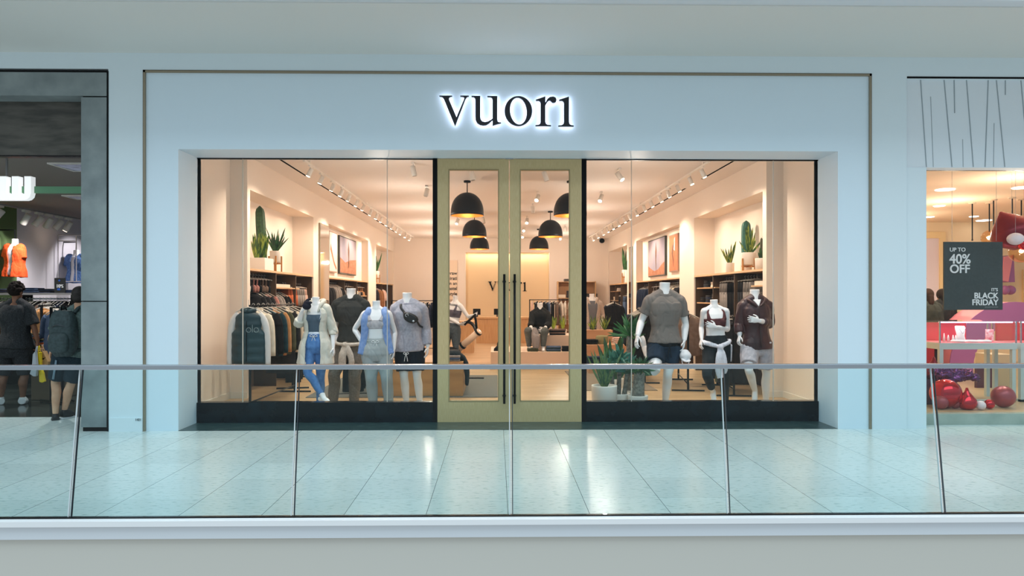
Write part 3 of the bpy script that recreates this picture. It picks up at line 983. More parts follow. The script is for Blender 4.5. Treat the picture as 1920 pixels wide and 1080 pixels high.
# --- 1: woman in the cream hooded jacket
f1 = Fig(9.25, 'f', 1.0, top=(592, 557), neck=(592, 571), shL=(576, 578), shR=(612, 578), elL=(559.5, 609, -.03), wrL=(567, 582, -.16), tipL=(577, 566, -.17),
         elR=(624, 618, .04), wrR=(625, 651, -.02), tipR=(627, 675, -.03), hipL=(581, 648), hipR=(603, 648),
         knL=(577, 700, -.10), anL=(604, 742, -.16), toeL=(617, 757, -.28), knR=(601, 709, .05), anR=(599, 765, .10))
r = fin(f1, 'white headless mannequin in an open cream hooded jacket and blue leggings, legs crossed')
mb = MB(); f1.torso(mb, .006, .42, .79)
for a in (-36, 36): mb.ball(f1.front(.70, a, -.024), .058, .054, .058)
solid(mb, 'crop_top', cloth('heather_blue_grey', (62, 82, 98), (92, 106, 122), scale=320, stretch=(1, 1, 1)), r, wr=.003)
mb = MB(); f1.torso(mb, .008, .365, .425); solid(mb, 'waist_band', cloth('white_band', (214, 222, 236)), r)
mb = MB(); f1.torso(mb, .007, -.045, .38)
for b_ in 'LR': f1.leg(mb, b_, .007, 1.93)
lg = solid(mb, 'leggings', cloth('blue_leggings', (74, 116, 176), (92, 138, 196), scale=20), r, wr=.003)
mb = MB(); bow(mb, f1.front(.33, 0, .014), f1.f, Vector((1,0,0)), .05, .06); mb.build('drawstring', cloth('cord_white', (228, 230, 232)), lg, True)
cream = cloth('cream_fleece', (204, 202, 190), (216, 214, 204), scale=20)
mb = MB(); shell(f1, mb, .030, -.26, .97, 24, 34, .014, flare=.035, fold=.007, nf=7)
jk = solid(mb, 'hooded_jacket', cream, r, voxel=.006, wr=.010, seed=3)
for b_, fr in (('L', 1.35), ('R', 1.15)):
    mb = MB(); f1.arm(mb, b_, .018, fr, .012); solid(mb, 'sleeve', cream, jk, wr=.012, seed=5)
mb = MB(); f1.arm(mb, 'R', .0, 1.0); mb.bm.free()
mb = MB()
for k in range(3):
    e = f1.J['elR'].lerp(f1.J['wrR'], .02+.10*k)
    mb.ball(e, .060-.004*k, .056, .022)
solid(mb, 'rolled_cuff', cream, jk, wr=.006)
mb = MB()
N = f1.N
for s_ in (-1, 1):
    mb.tube([N + Vector((.055*s_, -.10, -.10)), N + Vector((.085*s_, -.06, .0)), N + Vector((.10*s_, .02, .045)), N + Vector((.05*s_, .10, .03)), N + Vector((0, .13, -.02))], [.014, .024, .034, .045, .05], 12, sub=4)
solid(mb, 'hood', cream, jk, wr=.008)
for s_ in (-1, 1):
    a = 27*s_
    mb = MB(); mb.tube([f1.front(.93, a*1.2, .045), f1.front(.82, a*1.1, .05), f1.front(.70, a, .050)], .004, 6, sub=3); mb.build('drawstring', cloth('cord_white', (228, 230, 232)), jk, True)
mb = MB(); shell(f1, mb, .040, -.27, -.205, 24, 26, .02, n=4, flare=.025, fold=.004, nf=9)
solid(mb, 'hem_band', cream, jk, voxel=.006)
# navy cap held over the shoulder
p = at(575, 574, 9.25-.20)
mb = MB(); mb.ball(p + Vector((0, 0, 0)), .058, .06, .050); mb.ball(p + Vector((.03, -.02, .045)), .05, .03, .018)
mb.tube([p+Vector((-.02, 0, .03)), p+Vector((.005, .02, .075)), p+Vector((.04, .05, .095))], [.03, .02, .014], 10, sub=3)
o = solid(mb, 'cap', cloth('navy_cap', (22, 24, 40)), None, wr=.004)
tag(o, 'dark navy cap held at the shoulder of the cream hooded mannequin', 'cap')

# --- 2: man in the charcoal top, jumper tied at the waist
f2 = Fig(9.9, 'm', 1.03, top=(658.5, 541), neck=(658.5, 559), shL=(632.5, 571), shR=(684, 571), elL=(628, 614, .05), wrL=(631, 652, -.02), tipL=(634, 676, -.05),
         elR=(689, 616, .05), wrR=(683, 650, -.02), tipR=(678, 672, -.05), hipL=(645, 650), hipR=(671, 650),
         knL=(626.5, 703, -.05), anL=(624, 757, .05), knR=(665, 705, -.05), anR=(664, 757, .05))
r = fin(f2, 'tall white headless mannequin in a charcoal top with a light jumper tied at the waist')
chc = cloth('charcoal_knit', (40, 43, 43), (56, 58, 57), scale=300, stretch=(1, 1, 1))
mb = MB(); f2.torso(mb, .020, .20, .95, flare=.008); f2.yoke(mb, .014); f2.crew(mb)
for b_ in 'LR': f2.arm(mb, b_, .018, .72, .008)
solid(mb, 't_shirt', chc, r, wr=.013, seed=11)
mb = MB(); f2.torso(mb, .016, -.045, .30)
for b_ in 'LR': f2.leg(mb, b_, .024, 1.97, .030)
solid(mb, 'trousers', cloth('grey_brown_trousers', (98, 94, 88), (116, 112, 106)), r, wr=.014, seed=21)
jum = cloth('oat_jumper', (176, 172, 166), (196, 192, 184))
mb = MB(); n = 12
ring = []
for k in range(37):
    a = 10*k
    ring.append(f2.front(.20 - .05*math.cos(math.radians(a)), a, .038))
mb.tube(ring, .026, 10, flat=(Vector((0,1,0)), .8))
c = f2.front(.15, -14, .05); mb.ball(c, .045, .035, .04)
mb.tube([c, c+Vector((-.02,-.02,-.12)), c+Vector((-.03,-.015,-.25)), c+Vector((-.02,-.01,-.32))], [.035, .05, .055, .045], 12, sub=4, flat=(Vector((0,1,0)), .45))
mb.tube([c, c+Vector((.07,-.01,-.10)), c+Vector((.10,-.01,-.22)), c+Vector((.09,0,-.30))], [.03, .045, .045, .035], 12, sub=4, flat=(Vector((0,1,0)), .45))
solid(mb, 'tied_jumper', jum, r, wr=.012, seed=4, label='light oat tied jumper')

# --- 3: woman in grey bra top, blue cardigan over her shoulders
f3 = Fig(9.1, 'f', 1.03, top=(705.5, 564), neck=(706, 579), shL=(685, 588), shR=(728, 588), elL=(665.5, 617, .06), wrL=(681, 647, -.02), tipL=(690, 655, -.10),
         elR=(740, 622, .05), wrR=(738.5, 655, -.02), tipR=(737, 680, -.04), hipL=(694, 661), hipR=(720, 661),
         knL=(696.5, 712, -.04), anL=(701, 766, .04), knR=(725, 710, -.05), anR=(730, 766, .04))
r = fin(f3, 'white headless mannequin in grey joggers and cropped bra top, blue cardigan over the shoulders')
lil = cloth('lilac_grey', (172, 168, 176), (192, 188, 192), scale=40)
mb = MB(); f3.torso(mb, .007, .60, .78)
for a in (-36, 36): mb.ball(f3.front(.70, a, -.024), .056, .052, .056)
for s_ in (-1, 1): strap(f3, mb, (.76, .84, .92, .955), (26*s_, 34*s_, 48*s_, 75*s_), .005, [.030, .020, .013, .013])
solid(mb, 'bra_top', lil, r, voxel=.006, wr=.002)
gry = cloth('heather_grey_jersey', (150, 158, 160), (168, 175, 178), scale=320, stretch=(1, 1, 1))
mb = MB(); f3.torso(mb, .018, -.045, .40, flare=.006)
for b_ in 'LR': f3.leg(mb, b_, .026, 1.95, .022)
jg = solid(mb, 'joggers', gry, r, wr=.012, seed=31)
mb = MB(); f3.torso(mb, .020, .34, .41); solid(mb, 'waist_band', cloth('heather_grey_rib', (156, 164, 166)), jg)
mb = MB(); bow(mb, f3.front(.34, 0, .028), f3.f, Vector((1,0,0)), .05, .05); mb.build('drawstring', cloth('cord_white', (228, 230, 232)), jg, True)
blu = cloth('periwinkle_knit', (116, 146, 200), (140, 164, 212), scale=30)
for s_, sd_ in ((-1, 'L'), (1, 'R')):
    mb = MB()
    top_ = f3.J['sh'+sd_].lerp(f3.N, .30) + Vector((0, .02, .036))
    p = [top_ + Vector((0, .09, -.12)), top_ + Vector((0, .04, -.01)), top_ + Vector((0, -.07, -.03)), f3.front(.80, 46*s_, .030), f3.front(.55, 54*s_, .040), f3.front(.30, 58*s_, .040), f3.front(.10, 60*s_, .035)]
    mb.tube(p, [.045, .042, .042, .048, .052, .050, .044], 16, sub=5, flat=(Vector((0,1,0)), .36))
    solid(mb, 'cardigan_panel', blu, r, wr=.012, seed=40+s_, label='periwinkle blue cardigan half')

# --- 4: man in lavender-grey sweatshirt with belt bag
f4 = Fig(9.35, 'm', 1.0, top=(763.5, 549), neck=(764, 567), shL=(741.5, 578), shR=(791, 578), elL=(735, 618, .05), wrL=(738, 652, 0), tipL=(741, 675, -.03),
         elR=(799, 617, .06), wrR=(802.5, 650, -.01), tipR=(800, 675, -.05), hipL=(755, 655), hipR=(781, 655),
         knL=(757.5, 706, -.06), anL=(762.5, 761, .04), knR=(782, 705, -.05), anR=(788, 761, .03))
r = fin(f4, 'white headless mannequin in a lavender-grey sweatshirt and black shorts, beside the left door post')
lav = cloth('lavender_grey_fleece', (160, 160, 174), (178, 178, 190), scale=40)
mb = MB(); f4.torso(mb, .022, .08, .95, flare=.014); f4.yoke(mb, .014); f4.crew(mb)
for b_ in 'LR': f4.arm(mb, b_, .016, 1.9, .008)
sw = solid(mb, 'sweatshirt', lav, r, wr=.013, seed=51)
mb = MB(); f4.torso(mb, .030, .07, .12); solid(mb, 'hem_band', lav, sw)
blk = cloth('black_shorts', (16, 20, 28), (26, 32, 42), scale=10)
mb = MB(); f4.torso(mb, .018, -.045, .15)
for b_ in 'LR': f4.leg(mb, b_, .026, .80, .036)
sh_ = solid(mb, 'shorts', blk, r, wr=.012, seed=53)
mb = MB(); bow(mb, f4.front(.04, -8, .045), f4.f, Vector((1,0,0)), .035, .10); mb.build('drawstring', cloth('cord_white', (228, 230, 232)), sh_, True)
bagm = mat('belt_bag_black', (14, 15, 18), .4, bump=.3, bscale=30)
bp_ = f4.front(.72, 14, .065)
bag = empty('belt_bag', tuple(bp_), 'black belt bag worn across the chest of the lavender-grey sweatshirt', 'bag')
Rr = Matrix.Rotation(math.radians(24), 3, 'Y')
mb = MB()
secs = []
for i in range(9):
    t = -1+2*i/8
    hh = .062*math.sqrt(max(.05, 1-abs(t)**2.6)); 
    secs.append((bp_ + Rr @ Vector((.105*t, 0, -.01*(1-t*t))), Rr @ Vector((0,0,1)), Vector((0,1,0)), hh, .034*math.sqrt(max(.08, 1-abs(t)**3)), 2.6))
mb.loft(secs, 20); mb.build('pouch', bagm, bag, True)
mb = MB(); mb.tube([f4.front(.965, -38, .03), f4.front(.90, -24, .032), f4.front(.82, -8, .034), bp_ + Rr @ Vector((-.09, 0, .0))], .016, 8, sub=4, flat=(Vector((0,1,0)), .35))
mb.tube([bp_ + Rr @ Vector((.09, .005, -.01)), f4.front(.56, 52, .035), f4.front(.52, 85, .035)], .014, 8, sub=4, flat=(Vector((0,1,0)), .4))
mb.build('strap', bagm, bag, True)
mb = MB(); mb.tube([bp_ + Rr @ Vector((-.075, -.034, .028)), bp_ + Rr @ Vector((0, -.040, .036)), bp_ + Rr @ Vector((.07, -.034, .022))], .0035, 6, sub=3); mb.build('zip', mat('zip_grey', (70, 74, 80), .3, .6), bag, True)
mb = MB(); 
ringp = [bp_ + Rr @ Vector((-.055+.019*math.cos(a*PI/8), -.037, .006+.019*math.sin(a*PI/8))) for a in range(14)]
mb.tube(ringp, .0028, 6); mb.build('badge', mat('badge_white', (210, 214, 220), .4), bag, True)
mb = MB(); mb.tube([bp_ + Rr @ Vector((.055, -.034, -.028)), bp_ + Rr @ Vector((.055, -.040, -.028))], .014, 16); mb.build('badge', mat('badge_white', (210, 214, 220), .4), bag, True)

# --- 5: running man, grey-brown tee
f5 = Fig(9.2, 'm', 1.10, top=(1246.5, 530), neck=(1246, 551), shL=(1220, 563), shR=(1274, 563), elL=(1203, 601, .06), wrL=(1195.5, 630, -.12), tipL=(1192, 648, -.18),
         elR=(1285, 606, .06), wrR=(1283, 638, -.04), tipR=(1280, 659, -.08), hipL=(1232, 652), hipR=(1261, 652),
         knL=(1228, 697, -.28), anL=(1208, 652, .22), toeL=(1203, 629, .28), knR=(1252, 702, -.05), anR=(1247, 757, .10))
r = fin(f5, 'tall running white headless mannequin in a heather grey-brown tee and navy shorts')
tee = cloth('heather_taupe', (106, 100, 96), (132, 124, 118), scale=320, stretch=(1, 1, 1))
mb = MB(); f5.torso(mb, .022, .19, .95, flare=.016); f5.yoke(mb, .014); f5.crew(mb)
for b_ in 'LR': f5.arm(mb, b_, .018, .66, .014)
solid(mb, 't_shirt', tee, r, wr=.014, seed=61)
nav = cloth('navy_shorts', (26, 40, 56), (36, 52, 70), scale=10)
mb = MB(); f5.torso(mb, .012, -.045, .22)
for b_ in 'LR': f5.leg(mb, b_, .028, .62 if b_ == 'R' else .60, .040)
sh_ = solid(mb, 'shorts', nav, r, wr=.012, seed=63)
mb = MB(); f5.torso(mb, .020, .13, .19); solid(mb, 'waist_band', cloth('black_band', (14, 16, 20)), sh_)
mb = MB(); bow(mb, f5.front(.16, 6, .036), f5.f, Vector((1,0,0)), .02, .16, .005); mb.build('drawstring', cloth('cord_dark', (30, 32, 38)), sh_, True)
# white cap in hand
p = at(1285.5, 667, 9.2-.10)
mb = MB(); mb.ball(p, .080, .075, .072); mb.ball(p+Vector((-.01, 0, .055)), .055, .05, .03)
mb.tube([p+Vector((-.06, -.03, -.04)), p+Vector((-.01, -.085, -.07)), p+Vector((.05, -.04, -.055))], [.02, .03, .02], 10, sub=4, flat=(Vector((0,0,1)), .35))
o = solid(mb, 'cap', cloth('white_cap', (228, 228, 232)), None, wr=.008, wscale=14)
tag(o, 'white cap hanging from the hand of the running mannequin in navy shorts', 'cap')
mb = MB(); 
mb.tube([p+Vector((-.05,0,-.06)), p+Vector((-.03,0,-.13)), p+Vector((.02,0,-.135)), p+Vector((.05,0,-.07))], .008, 8, sub=4); mb.build('cap_strap', cloth('white_cap', (228, 228, 232)), o, True)

# --- 6: woman in maroon sports bra
f6 = Fig(9.45, 'f', 1.03, top=(1338.5, 562), neck=(1339, 576), shL=(1320.5, 583), shR=(1361, 583), elL=(1315, 613, .06), wrL=(1315.5, 636, -.04), tipL=(1312, 654, -.07),
         elR=(1364.5, 617, .04), wrR=(1342, 613, -.17), tipR=(1322, 607, -.20), hipL=(1331, 653), hipR=(1356, 653),
         knL=(1325, 703, -.25), anL=(1337, 736, .02), toeL=(1339, 756, -.05), knR=(1359, 706, 0), anR=(1360, 755, .12))
r = fin(f6, 'white headless mannequin in a maroon sports bra and black leggings, white jumper round the waist', dict(curl=(.7, .35)))
mar = cloth('maroon_stretch', (74, 40, 44), (92, 54, 54), scale=20)
mb = MB(); f6.torso(mb, .007, .57, .76)
for a in (-36, 36): mb.ball(f6.front(.69, a, -.022), .056, .052, .056)
for s_ in (-1, 1): strap(f6, mb, (.74, .83, .91, .955), (40*s_, 42*s_, 50*s_, 75*s_), .005, [.030, .020, .013, .013])
solid(mb, 'sports_bra', mar, r, voxel=.006, wr=.002)
blg = cloth('black_leggings', (24, 28, 32), (36, 42, 46), scale=14)
mb = MB(); f6.torso(mb, .008, -.045, .40)
for b_ in 'LR': f6.leg(mb, b_, .012, 1.72 if b_ == 'L' else 1.9, .012)
lgg = solid(mb, 'leggings', blg, r, wr=.005, seed=71)
wj = cloth('white_jumper', (206, 208, 220), (222, 224, 232))
mb = MB(); ring = []
for k in range(37):
    a = 10*k
    ring.append(f6.front(.16 + .11*(abs(math.sin(math.radians(a/1)))**.8) - .02*0, a, .022))
mb.tube(ring, .030, 10, flat=(Vector((0,1,0)), .7))
c = f6.front(.17, 0, .05); mb.ball(c, .045, .035, .045)
mb.tube([c, c+Vector((-.015,-.02,-.14)), c+Vector((-.02,-.015,-.30)), c+Vector((0,-.01,-.42))], [.035, .050, .055, .05], 12, sub=4, flat=(Vector((0,1,0)), .4))
mb.tube([c, c+Vector((.04,-.01,-.14)), c+Vector((.055,-.01,-.28)), c+Vector((.05,0,-.36))], [.03, .042, .045, .04], 12, sub=4, flat=(Vector((0,1,0)), .4))
for a in (70, 100, 260, 290): pass
mb.tube([f6.front(.20, 60, .03), f6.front(.02, 72, .035), f6.front(-.16, 74, .03)], [.03, .03, .015], 10, sub=4, flat=(Vector((1,0,0)), .5))
solid(mb, 'tied_jumper', wj, r, wr=.012, seed=72, label='white tied jumper')

# --- 7: man in maroon jacket
f7 = Fig(9.35, 'm', 1.0, top=(1415, 543), neck=(1415, 560), shL=(1394, 572), shR=(1439, 572), elL=(1386, 608, .05), wrL=(1387, 629, -.02), tipL=(1382, 652, -.06),
         elR=(1443, 606, .05), wrR=(1424, 601.5, -.20), tipR=(1399, 597, -.22), hipL=(1406, 652), hipR=(1433, 652),
         knL=(1404, 694, -.20), anL=(1415.5, 733, .0), toeL=(1415, 757, -.06), knR=(1437, 702, .02), anR=(1436, 757, .12))
r = fin(f7, 'white headless mannequin in a dark maroon wind jacket and light grey shorts', dict(curl=(.9, .3)))
mj = mat('maroon_nylon', (66, 34, 36), .42, rgb2=(48, 24, 28), scale=4, bump=.35, bscale=10, stretch=(1, 1, .5))
mb = MB(); f7.torso(mb, .024, .08, .95, flare=.018); f7.yoke(mb, .018)
for b_, fr in (('L', 1.75), ('R', 1.70)): f7.arm(mb, b_, .016, fr, .009)
jk = solid(mb, 'jacket', mj, r, wr=.014, seed=81, wscale=8)
mb = MB()
for s_ in (-1, 1):
    mb.tube([f7.front(.86, 5*s_, .035), f7.front(.93, 26*s_, .050), f7.front(.985, 60*s_, .050), f7.front(.99, 120*s_, .040), f7.front(.985, 178*s_, .03)], [.012, .018, .022, .022, .022], 10, sub=4)
solid(mb, 'collar', mj, jk, wr=.004)
mb = MB(); mb.tube([f7.front(.86, 0, .036), f7.front(.5, 0, .044), f7.front(.12, 0, .048)], .005, 6, sub=4); mb.build('zip', mat('zip_dark', (40, 22, 24), .3), jk, True)
c = f7.front(.20, 34, .050); mb = MB(); mb.box(c.x-.011, c.x+.011, c.y-.012, c.y, c.z-.010, c.z+.010); mb.build('logo_tag', mat('badge_white', (210, 214, 220), .4), jk)
mb = MB()
v = [f7.front(.985, -34, .020), f7.front(.985, 34, .020), f7.front(.86, 0, .040)]
mb.prism([v[0]+Vector((0,-.012,0)), v[1]+Vector((0,-.012,0)), v[2]], (0, .02, 0)); solid(mb, 'neck_opening', WHT, r, voxel=.005)
lgs = cloth('light_grey_shorts', (166, 166, 176), (184, 184, 192), scale=30)
mb = MB(); f7.torso(mb, .014, -.045, .13)
f7.leg(mb, 'L', .032, .72, .044); f7.leg(mb, 'R', .030, .80, .040)
solid(mb, 'shorts', lgs, r, wr=.014, seed=83)

# --- 8: woman on the exercise machine, behind the left door pane
f8 = Fig(13.0, 'f', 1.0, face=(.75, -.66, 0), top=(854, 554), neck=(854, 566), shL=(842, 574, .10), shR=(863, 573, -.10), elL=(843, 597, -.05), wrL=(862, 608, -.16), tipL=(874, 607, -.26),
         elR=(878, 594, -.10), wrR=(888, 591, -.16), tipR=(897, 588, -.26), hipL=(838, 622, .05), hipR=(854, 622, -.05),
         knL=(836, 655, -.1), anL=(836, 697, .0), knR=(856, 655, -.14), anR=(852, 697, .0))
r = fin(f8, 'white headless mannequin in a grey sports bra and dark leggings gripping the machine handle')
gb = cloth('grey_sports', (92, 88, 102), (108, 104, 116), scale=30)
mb = MB(); f8.torso(mb, .008, .55, .76)
for a in (-36, 36): mb.ball(f8.front(.69, a, -.022), .056, .052, .056)
for s_ in (-1, 1): strap(f8, mb, (.74, .83, .91, .955), (36*s_, 40*s_, 48*s_, 75*s_), .005, [.030, .020, .013, .013])
solid(mb, 'sports_bra', gb, r, voxel=.006, wr=.002)
mb = MB(); f8.torso(mb, .010, -.045, .38)
for b_ in 'LR': f8.leg(mb, b_, .012, 1.9, .012)
solid(mb, 'leggings', cloth('slate_leggings', (62, 70, 76), (76, 84, 90)), r)

# --- 9: seated man, black jumper
f9 = Fig(15.3, 'm', .98, top=(1012.5, 568), neck=(1012.5, 580), shL=(999, 588), shR=(1026, 588), elL=(996, 607, -.15), wrL=(995, 616, -.38), tipL=(1002, 624, -.48),
         elR=(1029, 607, -.12), wrR=(1020, 617, -.36), tipR=(1010, 621, -.46), hipL=(1004, 622), hipR=(1020, 622),
         knL=(989, 620, -.48), anL=(992.5, 652, -.42), knR=(1021, 620, -.48), anR=(1018.5, 652, -.50))
f9.P = f9.hm - Vector((0,0,.03))
r = fin(f9, 'white headless mannequin seated on the display table in a black jumper', dict(curl=(.9, .9)))
mb = MB(); f9.torso(mb, .020, .06, .95); f9.yoke(mb, .014); f9.crew(mb)
for b_ in 'LR': f9.arm(mb, b_, .020, 1.65, .010)
solid(mb, 'jumper', cloth('black_knit', (20, 22, 22), (34, 36, 36)), r, wr=.012, seed=91)
gt = cloth('grey_green_trousers', (84, 90, 88), (104, 108, 106))
mb = MB(); f9.torso(mb, .016, -.02, .16)
for b_ in 'LR': f9.leg(mb, b_, .020, 1.92, .016)
solid(mb, 'trousers', gt, r, wr=.008, seed=93)
mb = MB(); p = f9.J['tipL'] + Vector((.02, -.03, -.02))
mb.tube([p + Vector((-.02,0,.12)), p, p+Vector((.0,-.02,-.12)), p+Vector((.01,0,-.30))], [.03, .08, .09, .06], 12, sub=4)
o = solid(mb, 'jersey', cloth('stone_jersey', (150, 146, 148)), None, wr=.02, wscale=12)
tag(o, 'light grey garment held by the seated black-jumper mannequin', 'garment')

# --- 10: man in stone hooded jacket behind the right door post
f10 = Fig(16.2, 'm', .98, top=(1110, 551), neck=(1110, 561), shL=(1096, 569), shR=(1124, 569), elL=(1092, 590, .05), wrL=(1093, 611, 0), tipL=(1094, 623, -.03),
          elR=(1128, 590, .05), wrR=(1129, 606, -.03), tipR=(1127, 618, -.06), hipL=(1103, 618), hipR=(1118, 618),
          knL=(1103, 648), anL=(1103, 678), knR=(1118, 648), anR=(1118, 678))
r = fin(f10, 'white headless mannequin in an open stone hooded jacket behind potted snake plants')
mb = MB(); f10.torso(mb, .012, .05, .95); solid(mb, 't_shirt', cloth('mid_grey_top', (104, 106, 112)), r, wr=.006)
stn = cloth('stone_fleece', (168, 152, 142), (184, 170, 158))
mb = MB(); shell(f10, mb, .034, -.04, .97, 22, 34, .016, fold=.006, nf=7)
for b_ in 'LR': f10.arm(mb, b_, .022, 1.5, .012)
jk = solid(mb, 'hooded_jacket', stn, r, wr=.010, seed=5)
mb = MB()
for s_ in (-1, 1):
    mb.tube([f10.N + Vector((.06*s_, -.10, -.12)), f10.N + Vector((.10*s_, -.06, -.02)), f10.N + Vector((.11*s_, .02, .02)), f10.N + Vector((0, .12, -.02))], [.014, .026, .034, .05], 12, sub=4)
solid(mb, 'hood', stn, jk, wr=.006)
mb = MB(); f10.torso(mb, .016, -.045, .14)
for b_ in 'LR': f10.leg(mb, b_, .022, 1.95, .020)
solid(mb, 'trousers', cloth('dark_trousers', (46, 46, 50)), r, wr=.008)
# ------------------------------------------------------------------ garments on hangers
hang_l = mat('hanger_pale', (206, 200, 190), .4)
hang_d = mat('hanger_dark', (40, 38, 38), .4)
def wavy(mb, zs, rx, ry, cx=0.0, waves=5, amp=.008, ph=0.0, n=28, slant=0.0):
    R = []
    for i, z in enumerate(zs):
        k = i/(len(zs)-1)
        ring = []
        for j in range(n):
            a = 2*PI*j/n
            w_ = amp*k*math.sin(waves*a+ph+z*2)
            ring.append(Vector((cx + slant*k + (rx[i]+w_*.5)*math.cos(a), (ry[i]+w_)*math.sin(a), z)))
        R.append(ring)
    mb.loops(R)
HANG = {}
def garment(kind, material, label, group, dark_hanger=False, ph=0.0):
    mb = MB()
    if kind in ('jacket', 'shirt', 'vest', 'coat'):
        L_ = {'jacket': .68, 'shirt': .66, 'vest': .64, 'coat': .98}[kind]
        t = {'jacket': .050, 'shirt': .028, 'vest': .058, 'coat': .052}[kind]
        zs = [-.085, -.11, -.15, -.25, -.25-(L_-.2)*.5, -L_-.05, -L_-.07]
        wavy(mb, zs, [.055, .10, .195, .215, .215, .225, .22], [t*.8, t, t, t, t, t*1.05, t*.9], ph=ph)
        if kind == 'vest':
            for z in (-.30, -.44, -.58): mb.tube([(-.21, -t*.92, z), (0, -t*1.12, z-.01), (.21, -t*.92, z)], .004, 6, sub=3)
        if kind != 'vest':
            for s_ in (-1, 1):
                mb.tube([(s_*.17, 0, -.15), (s_*.225, 0, -.24), (s_*.25, 0, -.45), (s_*.262, 0, -.70 if kind != 'shirt' else -.42)], [.05, .055, .048, .040], 12, sub=3, flat=(Vector((0,1,0)), .6))
        mb.tube([(-.06, 0, -.09), (-.035, -t, -.12), (0, -t-.008, -.14), (.035, -t, -.12), (.06, 0, -.09), (0, t, -.07), (-.06, 0, -.09)], .014 if kind != 'shirt' else .008, 8, sub=3)
    elif kind == 'trousers':
        wavy(mb, [-.10, -.14, -.30], [.15, .155, .16], [.022, .026, .034], ph=ph)
        for s_ in (-1, 1): wavy(mb, [-.27, -.5, -.85, -1.02], [.082, .075, .066, .062], [.034, .030, .028, .028], cx=s_*.078, ph=ph)
    elif kind == 'shorts':
        wavy(mb, [-.10, -.13, -.26], [.15, .155, .17], [.020, .025, .034], ph=ph)
        for s_ in (-1, 1): wavy(mb, [-.22, -.34, -.42], [.088, .092, .096], [.036, .036, .036], cx=s_*.085, ph=ph)
    elif kind == 'bra':
        wavy(mb, [-.17, -.20, -.26, -.29], [.10, .13, .125, .118], [.022, .040, .032, .02], ph=ph)
        for s_ in (-1, 1): mb.tube([(s_*.085, -.01, -.08), (s_*.09, -.02, -.14), (s_*.07, -.02, -.20)], .012, 8, sub=2)
    o = mb.build({'jacket': 'hanging_jacket', 'coat': 'hanging_coat', 'shirt': 'hanging_shirt', 'vest': 'hanging_vest', 'trousers': 'hanging_trousers', 'shorts': 'hanging_shorts', 'bra': 'crop_top_garment'}[kind], material, None, True)
    tag(o, label, 'garment', group)
    hm = hang_d if dark_hanger else hang_l
    m = MB()
    m.tube([(.012, 0, -.012), (.016, 0, .004), (0, 0, .014), (-.014, 0, .002), (-.006, 0, -.02), (0, 0, -.05)], .0028, 6, sub=3)
    w_ = .19 if kind in ('jacket', 'shirt', 'vest', 'coat') else .15
    dz = .075 if w_ > .16 else .03
    m.tube([(-w_, 0, -.05-dz), (-.05, 0, -.058), (0, 0, -.05), (.05, 0, -.058), (w_, 0, -.05-dz)], .007, 8, sub=3)
    m.build('hanger', hm, o, True)
    return o
PAL = {
 'charcoal': (34, 34, 37), 'black': (14, 14, 16), 'navy': (28, 38, 60), 'stone grey': (140, 134, 130), 'cream': (216, 204, 182), 'rose': (168, 116, 108), 'rust': (186, 96, 56),
 'olive': (70, 74, 54), 'white': (224, 218, 208), 'slate blue': (70, 88, 116), 'taupe': (112, 92, 80), 'deep teal': (26, 54, 62), 'tan': (178, 128, 82), 'pale pink': (206, 170, 156), 'striped brown': (138, 92, 58)}
def pal(n): return cloth('garment_' + n.replace(' ', '_'), PAL[n], tuple(min(255, v+14) for v in PAL[n]), scale=20)
PROTO = {}
def hang(kind, colour, loc, rotz, where, group, dark=False, scale=1.0):
    key = (kind, colour, where, dark)
    lab = '%s %s hanging %s' % (colour, {'bra': 'crop top'}.get(kind, kind), where)
    if key not in PROTO:
        o = garment(kind, pal(colour), lab, group, dark, ph=random.random()*6)
        PROTO[key] = o
    else:
        o = copy_tree(PROTO[key])
    o.location = loc
    o.rotation_euler = (0, 0, rotz)
    o.scale = (scale, 1, 1)
    return o
def rail(p0, p1, r=.011, m=None, label=None, name='clothes_rail', parent=None):
    o = MB().tube([p0, p1], r, 10).build(name, m or blackm, parent, True)
    if label: tag(o, label, 'clothes rail')
    return o

# ------------------------------------------------------------------ plants
leaf_a = mat('snake_leaf', (42, 84, 34), .45, rgb2=(150, 168, 62), scale=10, stretch=(3, 3, .7), lo=.45, hi=.62)
leaf_b = mat('dark_leaf', (20, 62, 34), .4, rgb2=(44, 100, 48), scale=12)
leaf_c = mat('yucca_leaf', (26, 84, 46), .45, rgb2=(60, 120, 60), scale=12)
cact = mat('cactus_green', (34, 66, 40), .6, rgb2=(56, 92, 52), scale=30)
potw = mat('white_pot', (236, 230, 222), .45)
standw = mat('pot_stand_wood', (178, 124, 66), .5)
bark = mat('plant_bark', (96, 92, 84), .9, rgb2=(140, 136, 124), scale=30, bump=.6, bscale=60)
def blade(mb, base, tip, w, bend=.0, th=.004, n=7):
    base, tip = Vector(base), Vector(tip)
    d = tip-base
    side = d.cross(Vector((0,-1,.15))); side = side.normalized() if side.length > 1e-4 else Vector((1,0,0))
    nrm = side.cross(d).normalized()
    R = []
    for i in range(n+1):
        t = i/n
        c = base + d*t + nrm*bend*4*t*(1-t)*d.length + Vector((0,0,-1))*bend*d.length*t*t
        ww = w*(.45+1.9*t)*(1-t)**.75 if t < 1 else .0008
        ww = max(ww, .0012)
        R.append([c - side*ww, c - nrm*th, c + side*ww, c + nrm*th])
    mb.loops(R)
